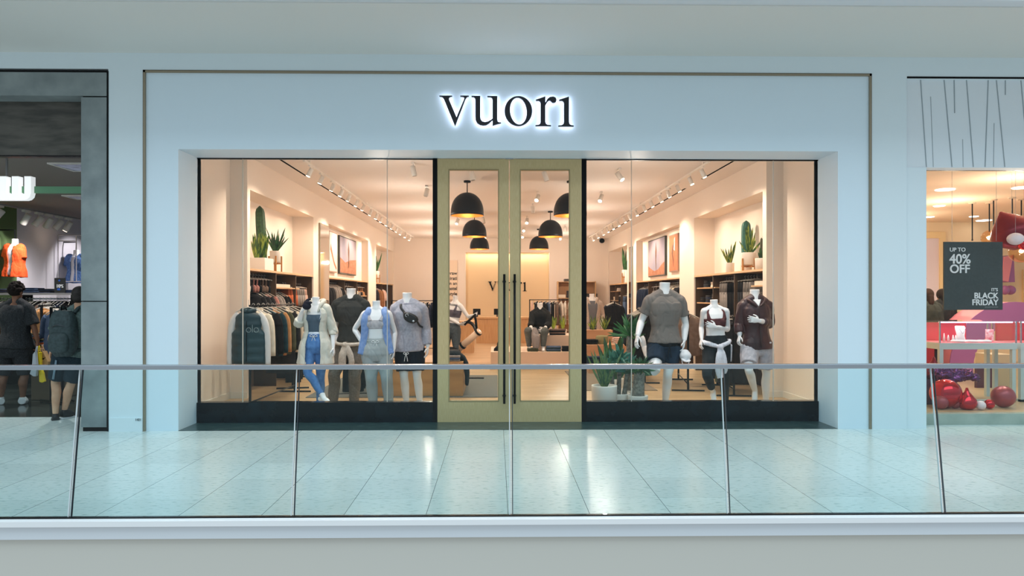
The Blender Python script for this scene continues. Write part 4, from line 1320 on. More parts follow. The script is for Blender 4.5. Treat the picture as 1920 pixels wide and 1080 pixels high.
def leaves(mb, c, n, h, w, spread, rng, bend=.06, hmin=.6):
    for k in range(n):
        a = 2*PI*(k+rng.random()*.6)/n
        r = rng.uniform(.2, 1)
        b = Vector(c) + Vector((math.cos(a), math.sin(a), 0))*w*1.2*r
        hh = h*rng.uniform(hmin, 1)
        t = b + Vector((math.cos(a)*spread*r*rng.uniform(.5, 1), math.sin(a)*spread*r*rng.uniform(.5, 1), hh))
        blade(mb, b, t, w*rng.uniform(.7, 1.1), bend*rng.uniform(-1, 1))
def pot_round(m, c, r, h, taper=.95):
    m.lathe(c, [(r*taper*.9, 0), (r*taper, .01), (r, h*.96), (r, h), (r*.9, h), (r*.88, h*.86), (.005, h*.86)], 32)
def stand(m, c, r, h, up=.10, n=4, rot=.4):
    for k in range(n):
        a = rot + 2*PI*k/n
        p = Vector(c) + Vector((math.cos(a)*(r+.012), math.sin(a)*(r+.012), 0))
        m.box(p.x-.011, p.x+.011, p.y-.011, p.y+.011, c[2], c[2]+h+up)
    m.box(c[0]-r, c[0]+r, c[1]-.01, c[1]+.01, c[2]+h-.035, c[2]+h-.008)
    m.box(c[0]-.01, c[0]+.01, c[1]-r, c[1]+r, c[2]+h-.035, c[2]+h-.008)
def plant(name, loc, label, r, ph, n, h, w, spread, mt, stand_h=0.0, seed=1, cat='potted plant', hmin=.6, bend=.06, square=False):
    root = empty(name, loc, label, cat)
    c = Vector(loc); rng = random.Random(seed)
    z0 = stand_h
    m = MB()
    if square: m.box(c.x-r*1.0, c.x+r*1.0, c.y-r*1.2, c.y+r*1.2, c.z, c.z+ph)
    else: pot_round(m, (c.x, c.y, c.z+z0), r, ph)
    m.build('pot', potw, root, not square, bevel=.006 if square else 0)
    if stand_h:
        m = MB(); stand(m, (c.x, c.y, c.z), r, stand_h+.0, .11); m.build('pot_stand', standw, root)
    m = MB(); m.lathe((c.x, c.y, c.z+z0+ph*.85), [(r*.85, 0), (r*.8, .012), (.01, .015)], 20); m.build('soil', mat('soil', (48, 38, 30), .95), root)
    m = MB(); leaves(m, (c.x, c.y, c.z+z0+ph*.86), n, h, w, spread, rng, bend, hmin); m.build('leaves', mt, root)
    return root
def cactus_mesh(m, c, r, h, ribs=9, lean=0.0, n=54):
    R = []
    K = 16
    for i in range(K+1):
        t = i/K
        rr = r*(.86+.14*math.sin(t*PI))*(1 if t < .85 else math.sqrt(max(.01, 1-((t-.85)/.15)**2)))
        ring = []
        for j in range(n):
            a = 2*PI*j/n
            q = rr*(1+.13*abs(math.cos(ribs*a/2))**.6-.06)
            ring.append(Vector((c[0]+lean*t+q*math.cos(a), c[1]+q*math.sin(a), c[2]+h*t)))
        R.append(ring)
    m.loops(R)

# ------------------------------------------------------------------ wall units in the side recesses
ZS = 1.975
for s, sn in ((-1, 'left'), (1, 'right')):
    X = WL if s < 0 else WR
    for i, (a, b) in enumerate(NICHE[s]):
        zb_ = ZS if i != 1 else 1.98
        x0, x1 = sorted((X - s*.0, X + s*.43))
        if i != 1:
            o = box('wall_shelf', oakx, x0, x1, a, b, ZS-.035, ZS); tag(o, 'long pale oak shelf across the %s wall recess %s' % (sn, ('nearest the window', '', 'nearest the back wall')[i]), 'shelf')
        else:
            xa, xb = sorted((X + s*.20, X + s*.43))
            structure(box('wall_%s_panel' % sn, shopw, xa, xb, a, b, ZS, ZN))
            xa, xb = sorted((X - s*.0, X + s*.43))
            structure(box('trim_%d' % (11 if s < 0 else 12), oakx, xa, xb, a, b, ZS-.03, ZS))
        structure(box('trim_%d' % ({-1: 13, 1: 16}[s]+i), mat('unit_back_brown', (96, 78, 62), .7), *sorted((X + s*.415, X + s*.429)), a, b, .006, ZS-.035))
        # uprights
        for k, y in enumerate([a+.02] + [a + (b-a)*q for q in (.36, .68)] + [b-.04]):
            o = box('shelf_upright', mat('upright_bronze', (84, 66, 50), .5, .2), *sorted((X + s*.02, X + s*.40)), y-.012, y+.012, .006, ZS-.036)
            tag(o, 'bronze upright, %s, in the %s wall unit %s' % (('first', 'second', 'third', 'last')[k], sn, ('nearest the window', 'under the pictures', 'nearest the back wall')[i]), 'upright')
def rail_row(s, y0, y1, z, kinds, n, where, off=.20, jitter=.25, scale=.86, dark=False):
    X = (WL if s < 0 else WR) + s*off
    rail((X, y0, z), (X, y1, z), label='black clothes rail ' + where)
    grp = 'clothes ' + where
    for k in range(n):
        kd, cl = kinds[int(k*len(kinds)/n)] if len(kinds) > 1 else kinds[0]
        y = y0 + .06 + (y1-y0-.12)*k/max(1, n-1)
        hang(kd, cl, (X, y, z+.006), random.uniform(-jitter, jitter), where, grp, dark, scale)
K = lambda *a: [tuple(x.split('/')) for x in a]
rail_row(-1, 10.72, 11.95, 1.89, K('bra/white','bra/charcoal','bra/rose','bra/black','bra/taupe','bra/black'), 9, 'on the short high rail left of the window plants')
rail_row(-1, 11.30, 12.75, 1.66, K('jacket/charcoal','jacket/charcoal','jacket/rose','jacket/stone grey','jacket/black','jacket/black'), 8, 'on the middle rail of the left unit by the window')
rail_row(-1, 12.85, 14.1, 1.78, K('shorts/rust','shorts/rust','shorts/stone grey','shorts/stone grey','shorts/pale pink'), 9, 'at the far end of the left unit by the window')
rail_row(-1, 11.2, 14.0, .98, K('shorts/black','shorts/charcoal','shirt/cream','shirt/black','shorts/navy'), 12, 'on the low rail of the left unit by the window')
rail_row(-1, 15.7, 17.2, 1.86, K('jacket/charcoal','jacket/stone grey','jacket/black'), 8, 'at the near end of the left unit under the pictures')
rail_row(-1, 17.3, 20.2, 1.86, K('bra/stone grey','bra/charcoal','bra/white','bra/tan'), 12, 'along the left unit under the pictures')
rail_row(-1, 17.3, 20.2, 1.40, K('jacket/black','shirt/cream','jacket/navy'), 8, 'on the lower rail under the left pictures')
rail_row(-1, 21.8, 23.6, 1.86, K('shirt/charcoal','jacket/striped brown','jacket/striped brown','shirt/pale pink'), 8, 'on the left unit nearest the back wall')
rail_row(1, 11.35, 13.0, 1.88, K('trousers/stone grey','trousers/charcoal','trousers/black','trousers/stone grey'), 12, 'on the high rail of the right unit by the window')
rail_row(1, 10.75, 11.3, 1.58, K('shirt/stone grey','shirt/white'), 5, 'on the short rail at the near end of the right unit')
rail_row(1, 15.7, 17.4, 1.86, K('shirt/charcoal','shirt/cream','shirt/black','shirt/stone grey'), 10, 'at the near end of the right unit under the pictures')
rail_row(1, 17.6, 20.2, 1.86, K('bra/charcoal','bra/stone grey','jacket/navy','jacket/navy'), 11, 'along the far half of the right unit under the pictures')
rail_row(1, 22.0, 23.8, 1.62, K('trousers/navy','trousers/slate blue','trousers/tan','trousers/charcoal'), 9, 'on the right unit nearest the back wall')
rail_row(1, 10.9, 14.0, .98, K('shorts/charcoal','shorts/olive','shorts/black'), 10, 'on the low rail of the right unit by the window')

# folded stacks
def folded(name, loc, n, cols, label, wx=.26, wy=.30, t=.022, group=None, rot=0.0):
    root = empty(name, loc, label, 'folded clothes', group)
    c = Vector(loc)
    for k in range(n):
        m = MB()
        jx_, jy_ = random.uniform(-.008, .008), random.uniform(-.008, .008)
        R = []
        z = c.z + t*k
        M = Matrix.Rotation(rot + random.uniform(-.04, .04), 3, 'Z')
        pr = [(-1, .0), (-1.02, t*.5), (-1, t*.95), (1, t*.97), (1.0, 0)]
        for yy in (-wy/2, -wy/2*.97, 0, wy/2*.97, wy/2):
            q = .9 if abs(yy) == wy/2 else 1
            R.append([Vector((c.x+jx_, c.y+jy_, z)) + M @ Vector((wx/2*a*q, yy, b_*(1 if q == 1 else .8)+.001)) for a, b_ in pr])
        m.loops(R)
        m.build('folded_garment', pal(cols[k % len(cols)]), root, True)
    return root
# shelves with folded items in the right unit's far bays, trays on the left one
def small_shelf(s, y0, y1, z, label):
    X = WL if s < 0 else WR
    o = box('shelf_board', oakx, *sorted((X + s*.03, X + s*.41)), y0, y1, z-.022, z); tag(o, label, 'shelf'); return o
tray_m = mat('display_tray', (228, 216, 200), .6)
for s, y0, y1, z, lb in ((-1, 11.95, 13.4, 1.70, 'small shelf holding a white tray in the left unit by the window'), (1, 13.1, 14.3, 1.72, 'upper oak shelf with folded clothes in the right unit'),
                         (1, 13.1, 14.3, 1.42, 'middle oak shelf with folded clothes in the right unit'), (1, 10.72, 11.25, 1.72, 'short oak shelf under the right plant shelf by the window'),
                         (-1, 19.0, 20.3, 1.56, 'oak shelf at the far end under the left pictures'), (1, 24.0, 25.2, 1.72, 'upper oak shelf by the back wall on the right'), (1, 24.0, 25.2, 1.40, 'second oak shelf by the back wall on the right'),
                         (1, 24.0, 25.2, 1.08, 'third oak shelf by the back wall on the right'), (1, 24.0, 25.2, .76, 'lowest oak shelf by the back wall on the right')):
    small_shelf(s, y0, y1, z, lb)
o = box('display_tray', tray_m, WL-.33, WL-.06, 12.0, 12.9, 1.70, 1.76, bevel=.004); tag(o, 'white tray on the small shelf below the left cactus', 'tray')
o = box('display_tray', tray_m, WR+.05, WR+.3, 10.75, 11.15, 1.72, 1.79, bevel=.004); tag(o, 'cream tray below the low white plant pot on the right wall', 'tray')
for k, (y, z, n_, cs, lb) in enumerate([(13.35, 1.42, 5, ['charcoal', 'black'], 'dark'), (13.75, 1.42, 4, ['navy', 'charcoal'], 'navy'), (14.1, 1.42, 3, ['black'], 'small black'), (13.4, 1.72, 3, ['white', 'cream'], 'pale'), (13.85, 1.72, 4, ['charcoal'], 'charcoal')]):
    folded('folded_stack', (WR+.2, y, z), n_, cs, '%s folded stack on the %s shelf of the right wall unit' % (lb, 'middle' if z < 1.5 else 'upper'), .24, .28, .035)
for k, (y, z, n_, cs, lb) in enumerate([(24.3, 1.72, 3, ['white'], 'white'), (24.7, 1.40, 3, ['cream'], 'cream'), (24.4, 1.08, 3, ['taupe'], 'taupe'), (24.8, .76, 4, ['white'], 'tall white')]):
    folded('folded_stack', (WR+.2, y, z), n_, cs, '%s folded stack on the shelves by the back wall at right' % lb, .24, .28, .04)
for k in range(4):
    folded('folded_stack', (WL-.2, 19.2+.32*k, 1.56), 3, [['cream'], ['stone grey'], ['charcoal'], ['tan']][k], '%s folded stack on the far shelf under the left pictures' % ['cream', 'grey', 'charcoal', 'tan'][k], .24, .26, .035)

# plants on the left recess shelf
pz = ZS+.001
root = empty('potted_cactus', (WL-.17, 11.55, pz), 'tall columnar cactus in a white box planter on the left recess shelf', 'potted plant')
c = Vector((WL-.17, 11.6, pz))
m = MB(); m.box(c.x-.15, c.x+.15, c.y-.22, c.y+.22, pz, pz+.20); m.build('planter_box', potw, root, bevel=.005)
m = MB(); cactus_mesh(m, (c.x, c.y+.12, pz+.19), .078, .90, lean=-.05); m.build('cactus_stem', cact, root, True)
m = MB(); rg = random.Random(5)
leaves(m, (c.x-.03, c.y-.12, pz+.19), 12, .40, .026, .16, rg); leaves(m, (c.x+.05, c.y+.02, pz+.19), 12, .50, .026, .16, rg); m.build('leaves', leaf_a, root)
plant('potted_snake_plant', (WL-.16, 12.35, pz), 'snake plant in a round white pot on a wooden stand, beside the left cactus', .095, .20, 17, .44, .020, .26, leaf_b, .17, 8)
# right recess shelf
plant('potted_snake_plant', (WR+.17, 11.72, pz), 'tall spiky plant in a white pot on a wooden stand, right recess shelf', .125, .21, 15, .62, .024, .24, leaf_a, .10, 9, hmin=.35)
root = empty('potted_cactus', (WR+.20, 11.95, pz), 'blue-green paddle cactus rising behind the right shelf plants', 'potted plant')
m = MB(); pot_round(m, (WR+.26, 12.1, pz), .10, .22); m.build('pot', potw, root, True)
m = MB(); cactus_mesh(m, (WR+.26, 12.1, pz+.20), .080, .70, 7, 0); m.build('cactus_stem', mat('blue_cactus', (34, 92, 84), .5, rgb2=(50, 110, 96), scale=20), root, True)
plant('potted_succulent', (WR+.16, 11.10, pz), 'low round white pot with upright cactus stems at the near end of the right shelf', .115, .18, 6, .20, .03, .12, leaf_b, 0, 11)
root = empty('euphorbia', (WR+.16, 11.24, pz), 'thin brown-green candelabra cactus behind the low right pot', 'potted plant')
m = MB(); pot_round(m, (WR+.29, 11.34, pz), .06, .14); m.build('pot', potw, root, True)
for dx, dy, hh in ((.0, 0, .50), (-.03, .03, .42), (.03, -.02, .36)):
    m = MB(); cactus_mesh(m, (WR+.28+dx, 11.34+dy, pz+.12), .024, hh, 5); m.build('cactus_stem', mat('brown_cactus', (74, 74, 52), .6), root, True)
plant('potted_aloe', (WR+.15, 12.62, pz), 'small snake plant in a pot at the far side of the right stand', .08, .18, 9, .46, .022, .22, leaf_a, 0, 12)
plant('potted_plant', (WL-.17, 22.6, pz), 'small dark plant on the left shelf nearest the back wall', .12, .22, 9, .70, .035, .25, leaf_b, .16, 13)
plant('potted_plant', (WR+.14, 22.9, pz), 'tall dark snake plant on the right shelf nearest the back wall', .11, .22, 9, .80, .045, .16, leaf_b, .22, 14, hmin=.5)
plant('potted_plant', (WR+.14, 22.1, pz), 'plant in a dark square pot on the right shelf nearest the back wall', .13, .40, 4, .35, .035, .25, leaf_b, 0, 15, square=True)

# mirrors on the piers
mir = mat('mirror_silver', (230, 226, 220), .04, 1.0)
for s in (-1, 1):
    X = WL if s < 0 else WR
    root = empty('wall_mirror', (X, 15.0, .006), 'tall thin-framed mirror on the %s wall pier between recesses' % ('left' if s < 0 else 'right'), 'mirror')
    x0, x1 = sorted((X - s*.002, X - s*.030))
    if s < 0:
        box('mirror_frame', bronze, x0, x1, 14.72, 15.52, .02, 3.10, root)
        x0, x1 = sorted((X - s*.030, X - s*.033)); box('mirror_glass', mir, x0, x1, 14.75, 15.49, .05, 3.07, root)
    else:
        box('mirror_frame', bronze, x0, x1, 20.85, 21.4, .02, 3.05, root)
        x0, x1 = sorted((X - s*.030, X - s*.033)); box('mirror_glass', mir, x0, x1, 20.88, 21.37, .05, 3.02, root)

# framed pictures
def picture(s, pa, pb, ptop, pbot, paint, shape, label, side_m):
    X = (WL-.20 if s < 0 else WR+.20)
    Ya, Yb = sorted((F*abs(X)/abs(pa-931), F*abs(X)/abs(pb-931)))
    z1 = H + (HY-ptop)*Ya/F; z0 = H + (HY-pbot)*Ya/F
    root = empty('framed_picture', (X, (Ya+Yb)/2, z0), label, 'picture')
    box('picture_frame', side_m, *sorted((X, X - s*.055)), Ya, Yb, z0, z1, root)
    box('canvas', paint, *sorted((X - s*.055, X - s*.060)), Ya+.03, Yb-.03, z0+.03, z1-.03, root)
    xx = X - s*.0605
    for mt, pts in shape:
        m = MB(); m.prism([(xx, Ya+.03+(Yb-Ya-.06)*u, z0+.03+(z1-z0-.06)*v) for u, v in pts], (-s*.003, 0, 0)); m.build('painted_shape', mt, root)
    return root
dune = mat('painting_dune', (186, 128, 96), .8, rgb2=(160, 102, 72), scale=14)
skyp = mat('painting_sky', (178, 164, 172), .8, rgb2=(156, 152, 170), scale=2)
orp = mat('painting_orange', (222, 130, 92), .8, rgb2=(206, 116, 80), scale=4)
brw = mat('painting_brown', (118, 84, 66), .8)
pale = mat('painting_pale', (224, 216, 214), .8)
frm = mat('picture_frame_dark', (42, 46, 38), .5)
frl = mat('picture_frame_pale', (150, 120, 100), .5)
wave = [(0, 0), (1, 0), (1, .30), (.85, .22), (.6, .12), (.35, .16), (.15, .28), (0, .34)]
figr = [(.485, .16), (.50, .14), (.535, .50), (.545, .66), (.525, .80), (.505, .93), (.485, .82), (.46, .70), (.465, .55), (.485, .45)]
picture(-1, 634, 665, 441, 513, skyp, [(dune, [(0,0),(1,0),(1,.45),(.6,.40),(.3,.30),(0,.42)]), (brw, figr)], 'framed dune and figure picture, right of the two on the left wall', frm)
picture(-1, 614, 628.5, 432, 510, pale, [(orp, [(.1,.55),(.3,.4),(.6,.18),(.9,.05),(.95,.10),(.6,.28),(.35,.5),(.15,.7)])], 'pale framed picture with an orange stroke, nearest the mirror', frl)
picture(1, 1220, 1252, 441, 516, skyp, [(dune, wave), (brw, figr)], 'framed lilac picture with a feather shape on the right wall', frm)
picture(1, 1260, 1277, 436, 508, orp, [(brw, [(.5,.1),(.55,.3),(.7,.5),(.6,.7),(.35,.85),(.5,.6),(.55,.45),(.45,.3)]), (pale, [(.3,.55),(.45,.6),(.4,.9),(.28,.95)])], 'orange framed picture, nearer of the two on the right wall', frl)

# ------------------------------------------------------------------ back of the shop
cf = 22.6
root = empty('sales_counter', (ax(935, cf), cf, .006), 'long pale oak sales counter before the lit recess', 'counter')
box('counter_body', oak, ax(893, cf), ax(992, cf), cf, cf+.7, .006, .80, root)
box('counter_top', oakx, ax(888, cf), ax(995, cf), cf-.04, cf+.75, .80, .86, root, bevel=.004)
for k, (a, b) in enumerate(((887, 901), (926, 938))):
    root = empty('payment_screen', tuple(at((a+b)/2, 597, cf+.3)), 'black screen on the sales counter, %s' % ('left of the two' if k == 0 else 'by the door stile'), 'screen')
    box('screen', black, ax(a, cf+.3), ax(b, cf+.3), cf+.28, cf+.31, .93, 1.13, root); box('screen_stand', black, ax(a+5, cf+.3), ax(b-5, cf+.3), cf+.30, cf+.38, .862, .95, root)
# wood plinth cabinet
root = empty('wood_cabinet', (ax(876, 18.8), 18.8, .006), 'square wooden cabinet on the floor behind the exercise machine', 'cabinet')
box('cabinet_body', oak, ax(858, 18.8), ax(888, 18.8), 18.8, 19.6, .006, .82, root); box('cabinet_top', oakx, ax(857, 18.8), ax(889, 18.8), 18.76, 19.64, .82, .86, root)
# text board
bd = box('text_board', mat('board_cream', (236, 214, 190), .6), ax(822, 25.4), ax(857.5, 25.4), 25.42, 25.48, az(562, 25.4), az(488, 25.4)); tag(bd, 'cream board with black lettering on the back wall, left door pane', 'sign')
def text(name, body, loc, size, material, parent=None, align='LEFT', rot=(PI/2, 0, 0), ext=.003, bold=.0, sx=1.0):
    cu = bpy.data.curves.new(name, 'FONT')
    cu.body = body; cu.size = size; cu.extrude = ext; cu.align_x = align; cu.offset = bold
    cu.materials.append(material)
    o = bpy.data.objects.new(name, cu)
    bpy.context.view_layer.update()
    COL.objects.link(o); bpy.context.view_layer.update()
    me = bpy.data.meshes.new_from_object(o.evaluated_get(bpy.context.evaluated_depsgraph_get()))
    me.name = name; bpy.data.objects.remove(o); o = bpy.data.objects.new(name, me)
    reg(o, parent); o.location = loc; o.rotation_euler = rot; o.scale = (sx, 1, 1)
    if parent is not None:
        o.location = Vector(loc)
    return o
txtb = mat('lettering_black', (22, 20, 20), .6)
for k, (ln, py) in enumerate((('Draw', 515), ('inspirati', 524.5), ('from an', 534), ('coastal', 543.5), ('lifestyle', 553.5))):
    p = at(857, py, 25.41)
    text('lettering', ln, p, .165, txtb, bd, 'RIGHT', bold=.003)
# open shelving right of the recess
xs0, xs1 = ax(1046, 25.1), ax(1116, 25.1)
root = empty('open_shelving', ((xs0+xs1)/2, 25.1, .006), 'open oak shelving against the back wall, right door pane', 'shelving')
for x in (xs0, xs1, (xs0+xs1)/2): box('side_panel', oakx, x-.015, x+.015, 25.0, 25.4, .006, 2.08, root)
for z in (.3, .7, 1.1, 1.48, 2.07): box('shelf_board', oakx, xs0, xs1, 25.0, 25.4, z-.02, z, root)
box('back_panel', mat('shelving_back', (172, 130, 90), .7), xs0, xs1, 25.40, 25.42, .006, 2.08, root)
for k, (px, w_, h_, c_, z, nm) in enumerate(((1053, .28, .12, (228, 214, 196), 1.48, 'white box on the back shelving'), (1066, .12, .26, (34, 34, 38), 1.48, 'black bottle-shaped box on the back shelving'), (1063, .2, .10, (60, 52, 46), 2.07, 'dark case on top of the back shelving'), (1108, .45, .16, (24, 24, 26), 1.48, 'black bag on the back shelving right of the post'))):
    x = ax(px, 25.1)
    o = box('storage_box', mat('box_%d' % k, c_, .5), x-w_/2, x+w_/2, 25.04, 25.3, z+.001, z+h_, bevel=.01); tag(o, nm, 'box')

# ------------------------------------------------------------------ display tables
tab_m = mat('display_plinth', (222, 196, 172), .55)
tab_w = mat('display_plinth_oak', (192, 146, 108), .5, rgb2=(206, 164, 126), scale=3, stretch=(.3, 2, 2))
xl_, xr_ = ax(920, 14.6), ax(1093, 14.6)
o = box('display_plinth', tab_m, xl_, xr_, 14.6, 16.2, .006, .37, bevel=.004); tag(o, 'low wide pale display plinth on the shop floor behind the doors', 'display plinth')
o = box('display_plinth', tab_m, ax(1003, 15.1), xr_, 15.12, 16.1, .372, .69, bevel=.004); tag(o, 'upper pale plinth block that the seated mannequin sits on', 'display plinth')
o = box('display_plinth', tab_w, xr_+.004, ax(1213, 14.6), 14.6, 16.0, .006, .52, bevel=.004); tag(o, 'oak-fronted display plinth behind the right window yuccas', 'display plinth')
o = box('display_plinth', tab_w, xr_+.004, ax(1213, 14.6), 13.7, 14.596, .006, .16, bevel=.004); tag(o, 'lowest step of the oak display plinth behind the yuccas', 'display plinth')
o = box('planter_box', tab_w, ax(1096, 15.4), ax(1146, 15.4), 15.2, 15.5, .522, .80); tag(o, 'oak trough holding two snake plants on the oak plinth', 'planter')
for k, px in enumerate((1112, 1134)):
    p = at(px, 585, 15.35)
    root = empty('snake_plant', (p.x, 15.35, .80), 'upright yellow-edged snake plant in the oak trough, %s' % ('left one' if k == 0 else 'right one'), 'plant')
    m = MB(); leaves(m, (p.x, 15.35, .79), 18, .36, .013, .16, random.Random(20+k), .05, .5); m.build('leaves', leaf_a, root)
for k, px in enumerate((1038, 1056)):
    p = at(px, 585, 15.8)
    plant('potted_snake_plant', (p.x, 15.85, .691), 'small lime-edged snake plant on the pale upper plinth, %s' % ('beside the seated mannequin' if k == 0 else 'nearer the door stile'), .09, .10, 12, .34, .018, .10, mat('lime_leaf', (70, 110, 34), .5, rgb2=(176, 190, 60), scale=9, stretch=(3, 3, .6)), 0, 30+k)
p = at(1128, 645, 14.9)
m = MB(); R_ = Matrix.Rotation(PI/2, 3, 'Y')
cactus_mesh(m, (p.x, 14.85, .522), .13, .19, 14); o = m.build('barrel_cactus', mat('barrel_cactus_green', (128, 124, 84), .8), smooth=True); tag(o, 'round ribbed barrel cactus at the front of the oak plinth', 'cactus')
def st(px, Y, z, n, cs, lab, wx=.30, t=.024): 
    folded('folded_stack', (ax(px, Y), Y, z+.001), n, cs, lab, wx, .30, t)
st(1045, 15.35, .69, 4, ['black', 'taupe'], 'black and brown folded stack on the upper pale plinth', .34, .032)
st(999, 14.85, .37, 3, ['olive'], 'olive folded stack at the seated mannequin left foot', .22, .022)
st(1038, 14.85, .37, 4, ['deep teal', 'slate blue'], 'teal folded stack right of the seated mannequin feet', .30, .026)
st(1064, 14.85, .37, 3, ['black'], 'black folded stack beside the door stile on the pale plinth', .22, .034)
st(1121, 14.1, .16, 6, ['deep teal', 'navy'], 'tall stack of folded jeans on the lowest oak step', .46, .026)
st(1106, 14.85, .52, 2, ['black'], 'crumpled black garment pile on the oak plinth by the post', .30, .05)
st(1168, 15.0, .52, 6, ['white', 'pale pink'], 'white folded shirts on the oak plinth behind the yucca', .42, .022)
st(1200, 15.0, .52, 4, ['white', 'cream'], 'low cream folded shirts at the right end of the oak plinth', .34, .022)
m = MB(); c = Vector((ax(931, 14.9), 14.9, .371))
m.box(c.x-.06, c.x+.08, c.y-.05, c.y+.05, c.z, c.z+.03); m.tube([c+Vector((.05,0,.03)), c+Vector((.06,0,.15)), c+Vector((.09,0,.22))], [.045, .05, .04], 12, sub=3); m.tube([c+Vector((-.05,0,.03)), c+Vector((.03,0,.08))], [.02, .04], 10)
o = m.build('boot', black, smooth=True); tag(o, 'black high-top shoe on the left end of the pale plinth', 'shoe')

# wooden bench-table by the window with clothes
y0 = 10.60
x0, x1 = ax(694, 10.6), ax(868, 10.6)
o = box('oak_table_block', mat('table_block_oak', (158, 118, 70), .5, rgb2=(178, 136, 84), scale=4, stretch=(.4, 2, 2)), x0, x1, y0, y0+1.2, .02, .54, bevel=.005); tag(o, 'solid oak table block on the grey rug behind the left window mannequins', 'table')
folded('folded_stack', (ax(838, 10.8), 10.85, .541), 3, ['stone grey', 'slate blue'], 'grey and blue folded stack on the oak block beside the left door', .40, .34, .03)
folded('folded_stack', (ax(838, 11.3), 11.4, .541), 4, ['deep teal', 'charcoal'], 'dark folded stack at the back of the oak block', .40, .30, .03)
m = MB(); c = Vector((x1-.10, y0+.25, .56))
m.tube([c+Vector((-.25,0,.03)), c+Vector((-.05,0,.06)), c+Vector((.10,0,.02)), c+Vector((.145,-.01,-.15)), c+Vector((.15,0,-.40))], [.06, .08, .065, .075, .05], 14, sub=4, flat=(Vector((1,0,.3)), .55))
o = solid(m, 'draped_jacket', cloth('draped_dark', (34, 44, 50)), None, wr=.02); tag(o, 'dark jacket draped over the right end of the oak table block', 'garment')
for k, (px, c_) in enumerate(((745, 'white'), (775, 'charcoal'), (720, 'olive'))):
    folded('folded_stack', (ax(px, 11.0), 11.1, .541), 4, [c_], '%s folded stack on the oak block behind the mannequins' % c_, .30, .30, .026)

# rugs
rugm = mat('grey_rug', (92, 94, 92), .95, rgb2=(120, 120, 116), scale=60, bump=.4, bscale=90)
def rug(pxa, pxb, pya, pyb, mt, lab):
    Ya, Yb = fy(pya), fy(pyb)
    xa, xb = ax(pxa, Ya), ax(pxb, Ya)
    o = box('rug', mt, xa, xb, Ya, Yb, .0062, .018); tag(o, lab, 'rug')
rug(573, 933, 746, 705, rugm, 'grey rug under the oak table block behind the left window and door')
rug(1092, 1233, 734, 697, mat('taupe_rug', (120, 104, 88), .95, rgb2=(138, 120, 102), scale=60), 'taupe rug before the oak display plinth, right window')

# exercise machine
root = empty('exercise_machine', (ax(875, 12.8), 12.8, .006), 'upright exercise machine with a thick pale inclined tube and black clamps', 'exercise machine')
beige = mat('machine_beige', (226, 196, 168), .35)
a_, b_ = at(857, 657, 12.9), at(899, 621, 12.7)
MB().tube([a_, a_.lerp(b_, .5), b_], [.062, .062, .062], 20).build('inclined_tube', beige, root, True)
MB().tube([a_, a_.lerp(b_, 1)], .012, 8).build('groove', blackm, root)
d = (b_-a_).normalized()
for t in (.03, .26, .95): MB().tube([a_.lerp(b_, t)-d*.02, a_.lerp(b_, t)+d*.02], .072, 20).build('clamp', black, root, True)
MB().tube([at(894, 622, 12.75), at(892, 600, 12.75), at(889, 590, 12.75)], .022, 12, sub=2).build('upright_post', black, root, True)
MB().tube([at(871, 609, 12.78), at(892, 589, 12.72)], .022, 12).build('handle_bar', black, root, True)
MB().tube([at(866, 606, 13.1), at(880, 604, 13.1), at(889, 612, 13.0), at(893, 622, 12.8)], [.02, .03, .03, .03], 12, sub=3).build('rear_arm', black, root, True)
MB().tube([at(830, 662, 12.9), at(845, 657, 12.85), at(858, 659, 12.8)], [.05, .07, .045], 14, sub=3).build('seat', black, root, True)
p = a_.copy(); MB().tube([p, Vector((p.x, p.y, .04))], .03, 12).build('leg', black, root, True)
MB().box(p.x-.4, p.x+.5, p.y-.06, p.y+.06, .006, .04).build('base', black, root)

# ------------------------------------------------------------------ free-standing racks
def rack(x0, y0, x1, y1, z, label, garments=None, where='', legdrop=True, scale=1.0, jitter=.15):
    root = empty('garment_rack', ((x0+x1)/2, (y0+y1)/2, .006), label, 'garment rack')
    MB().tube([(x0, y0, z), (x1, y1, z)], .012, 10).build('top_bar', blackm, root, True)
    d = Vector((x1-x0, y1-y0, 0)).normalized(); q = Vector((-d.y, d.x, 0))
    for (x, y) in ((x0, y0), (x1, y1)):
        MB().box(x-.014, x+.014, y-.014, y+.014, .03, z+.01).build('upright', blackm, root)
        m = MB(); p = Vector((x, y, .018)); m.tube([p - q*.26, p + q*.26], .014, 8); m.build('foot', blackm, root)
    MB().tube([(x0, y0, .12), (x1, y1, .12)], .010, 10).build('lower_bar', blackm, root, True)
    rot = math.atan2(d.y, d.x) - PI/2
    if garments:
        n = len(garments)
        for k, (kd, cl) in enumerate(garments):
            t = (k+.6)/(n+.2)
            hang(kd, cl, (x0+(x1-x0)*t, y0+(y1-y0)*t, z+.016), rot + random.uniform(-jitter, jitter), where, 'clothes ' + where, False, scale)
    return root
R1 = [('jacket','cream'), ('vest','cream'), ('jacket','black'), ('jacket','deep teal'), ('jacket','tan'), ('jacket','olive'), ('coat','charcoal'), ('jacket','cream'), ('coat','black'), ('trousers','charcoal')]
rack(ax(469, 9.35), 9.35, ax(469, 9.35)+.06, 11.2, 1.42, 'black garment rack standing by the left window end', R1, 'on the rack at the left end of the window')
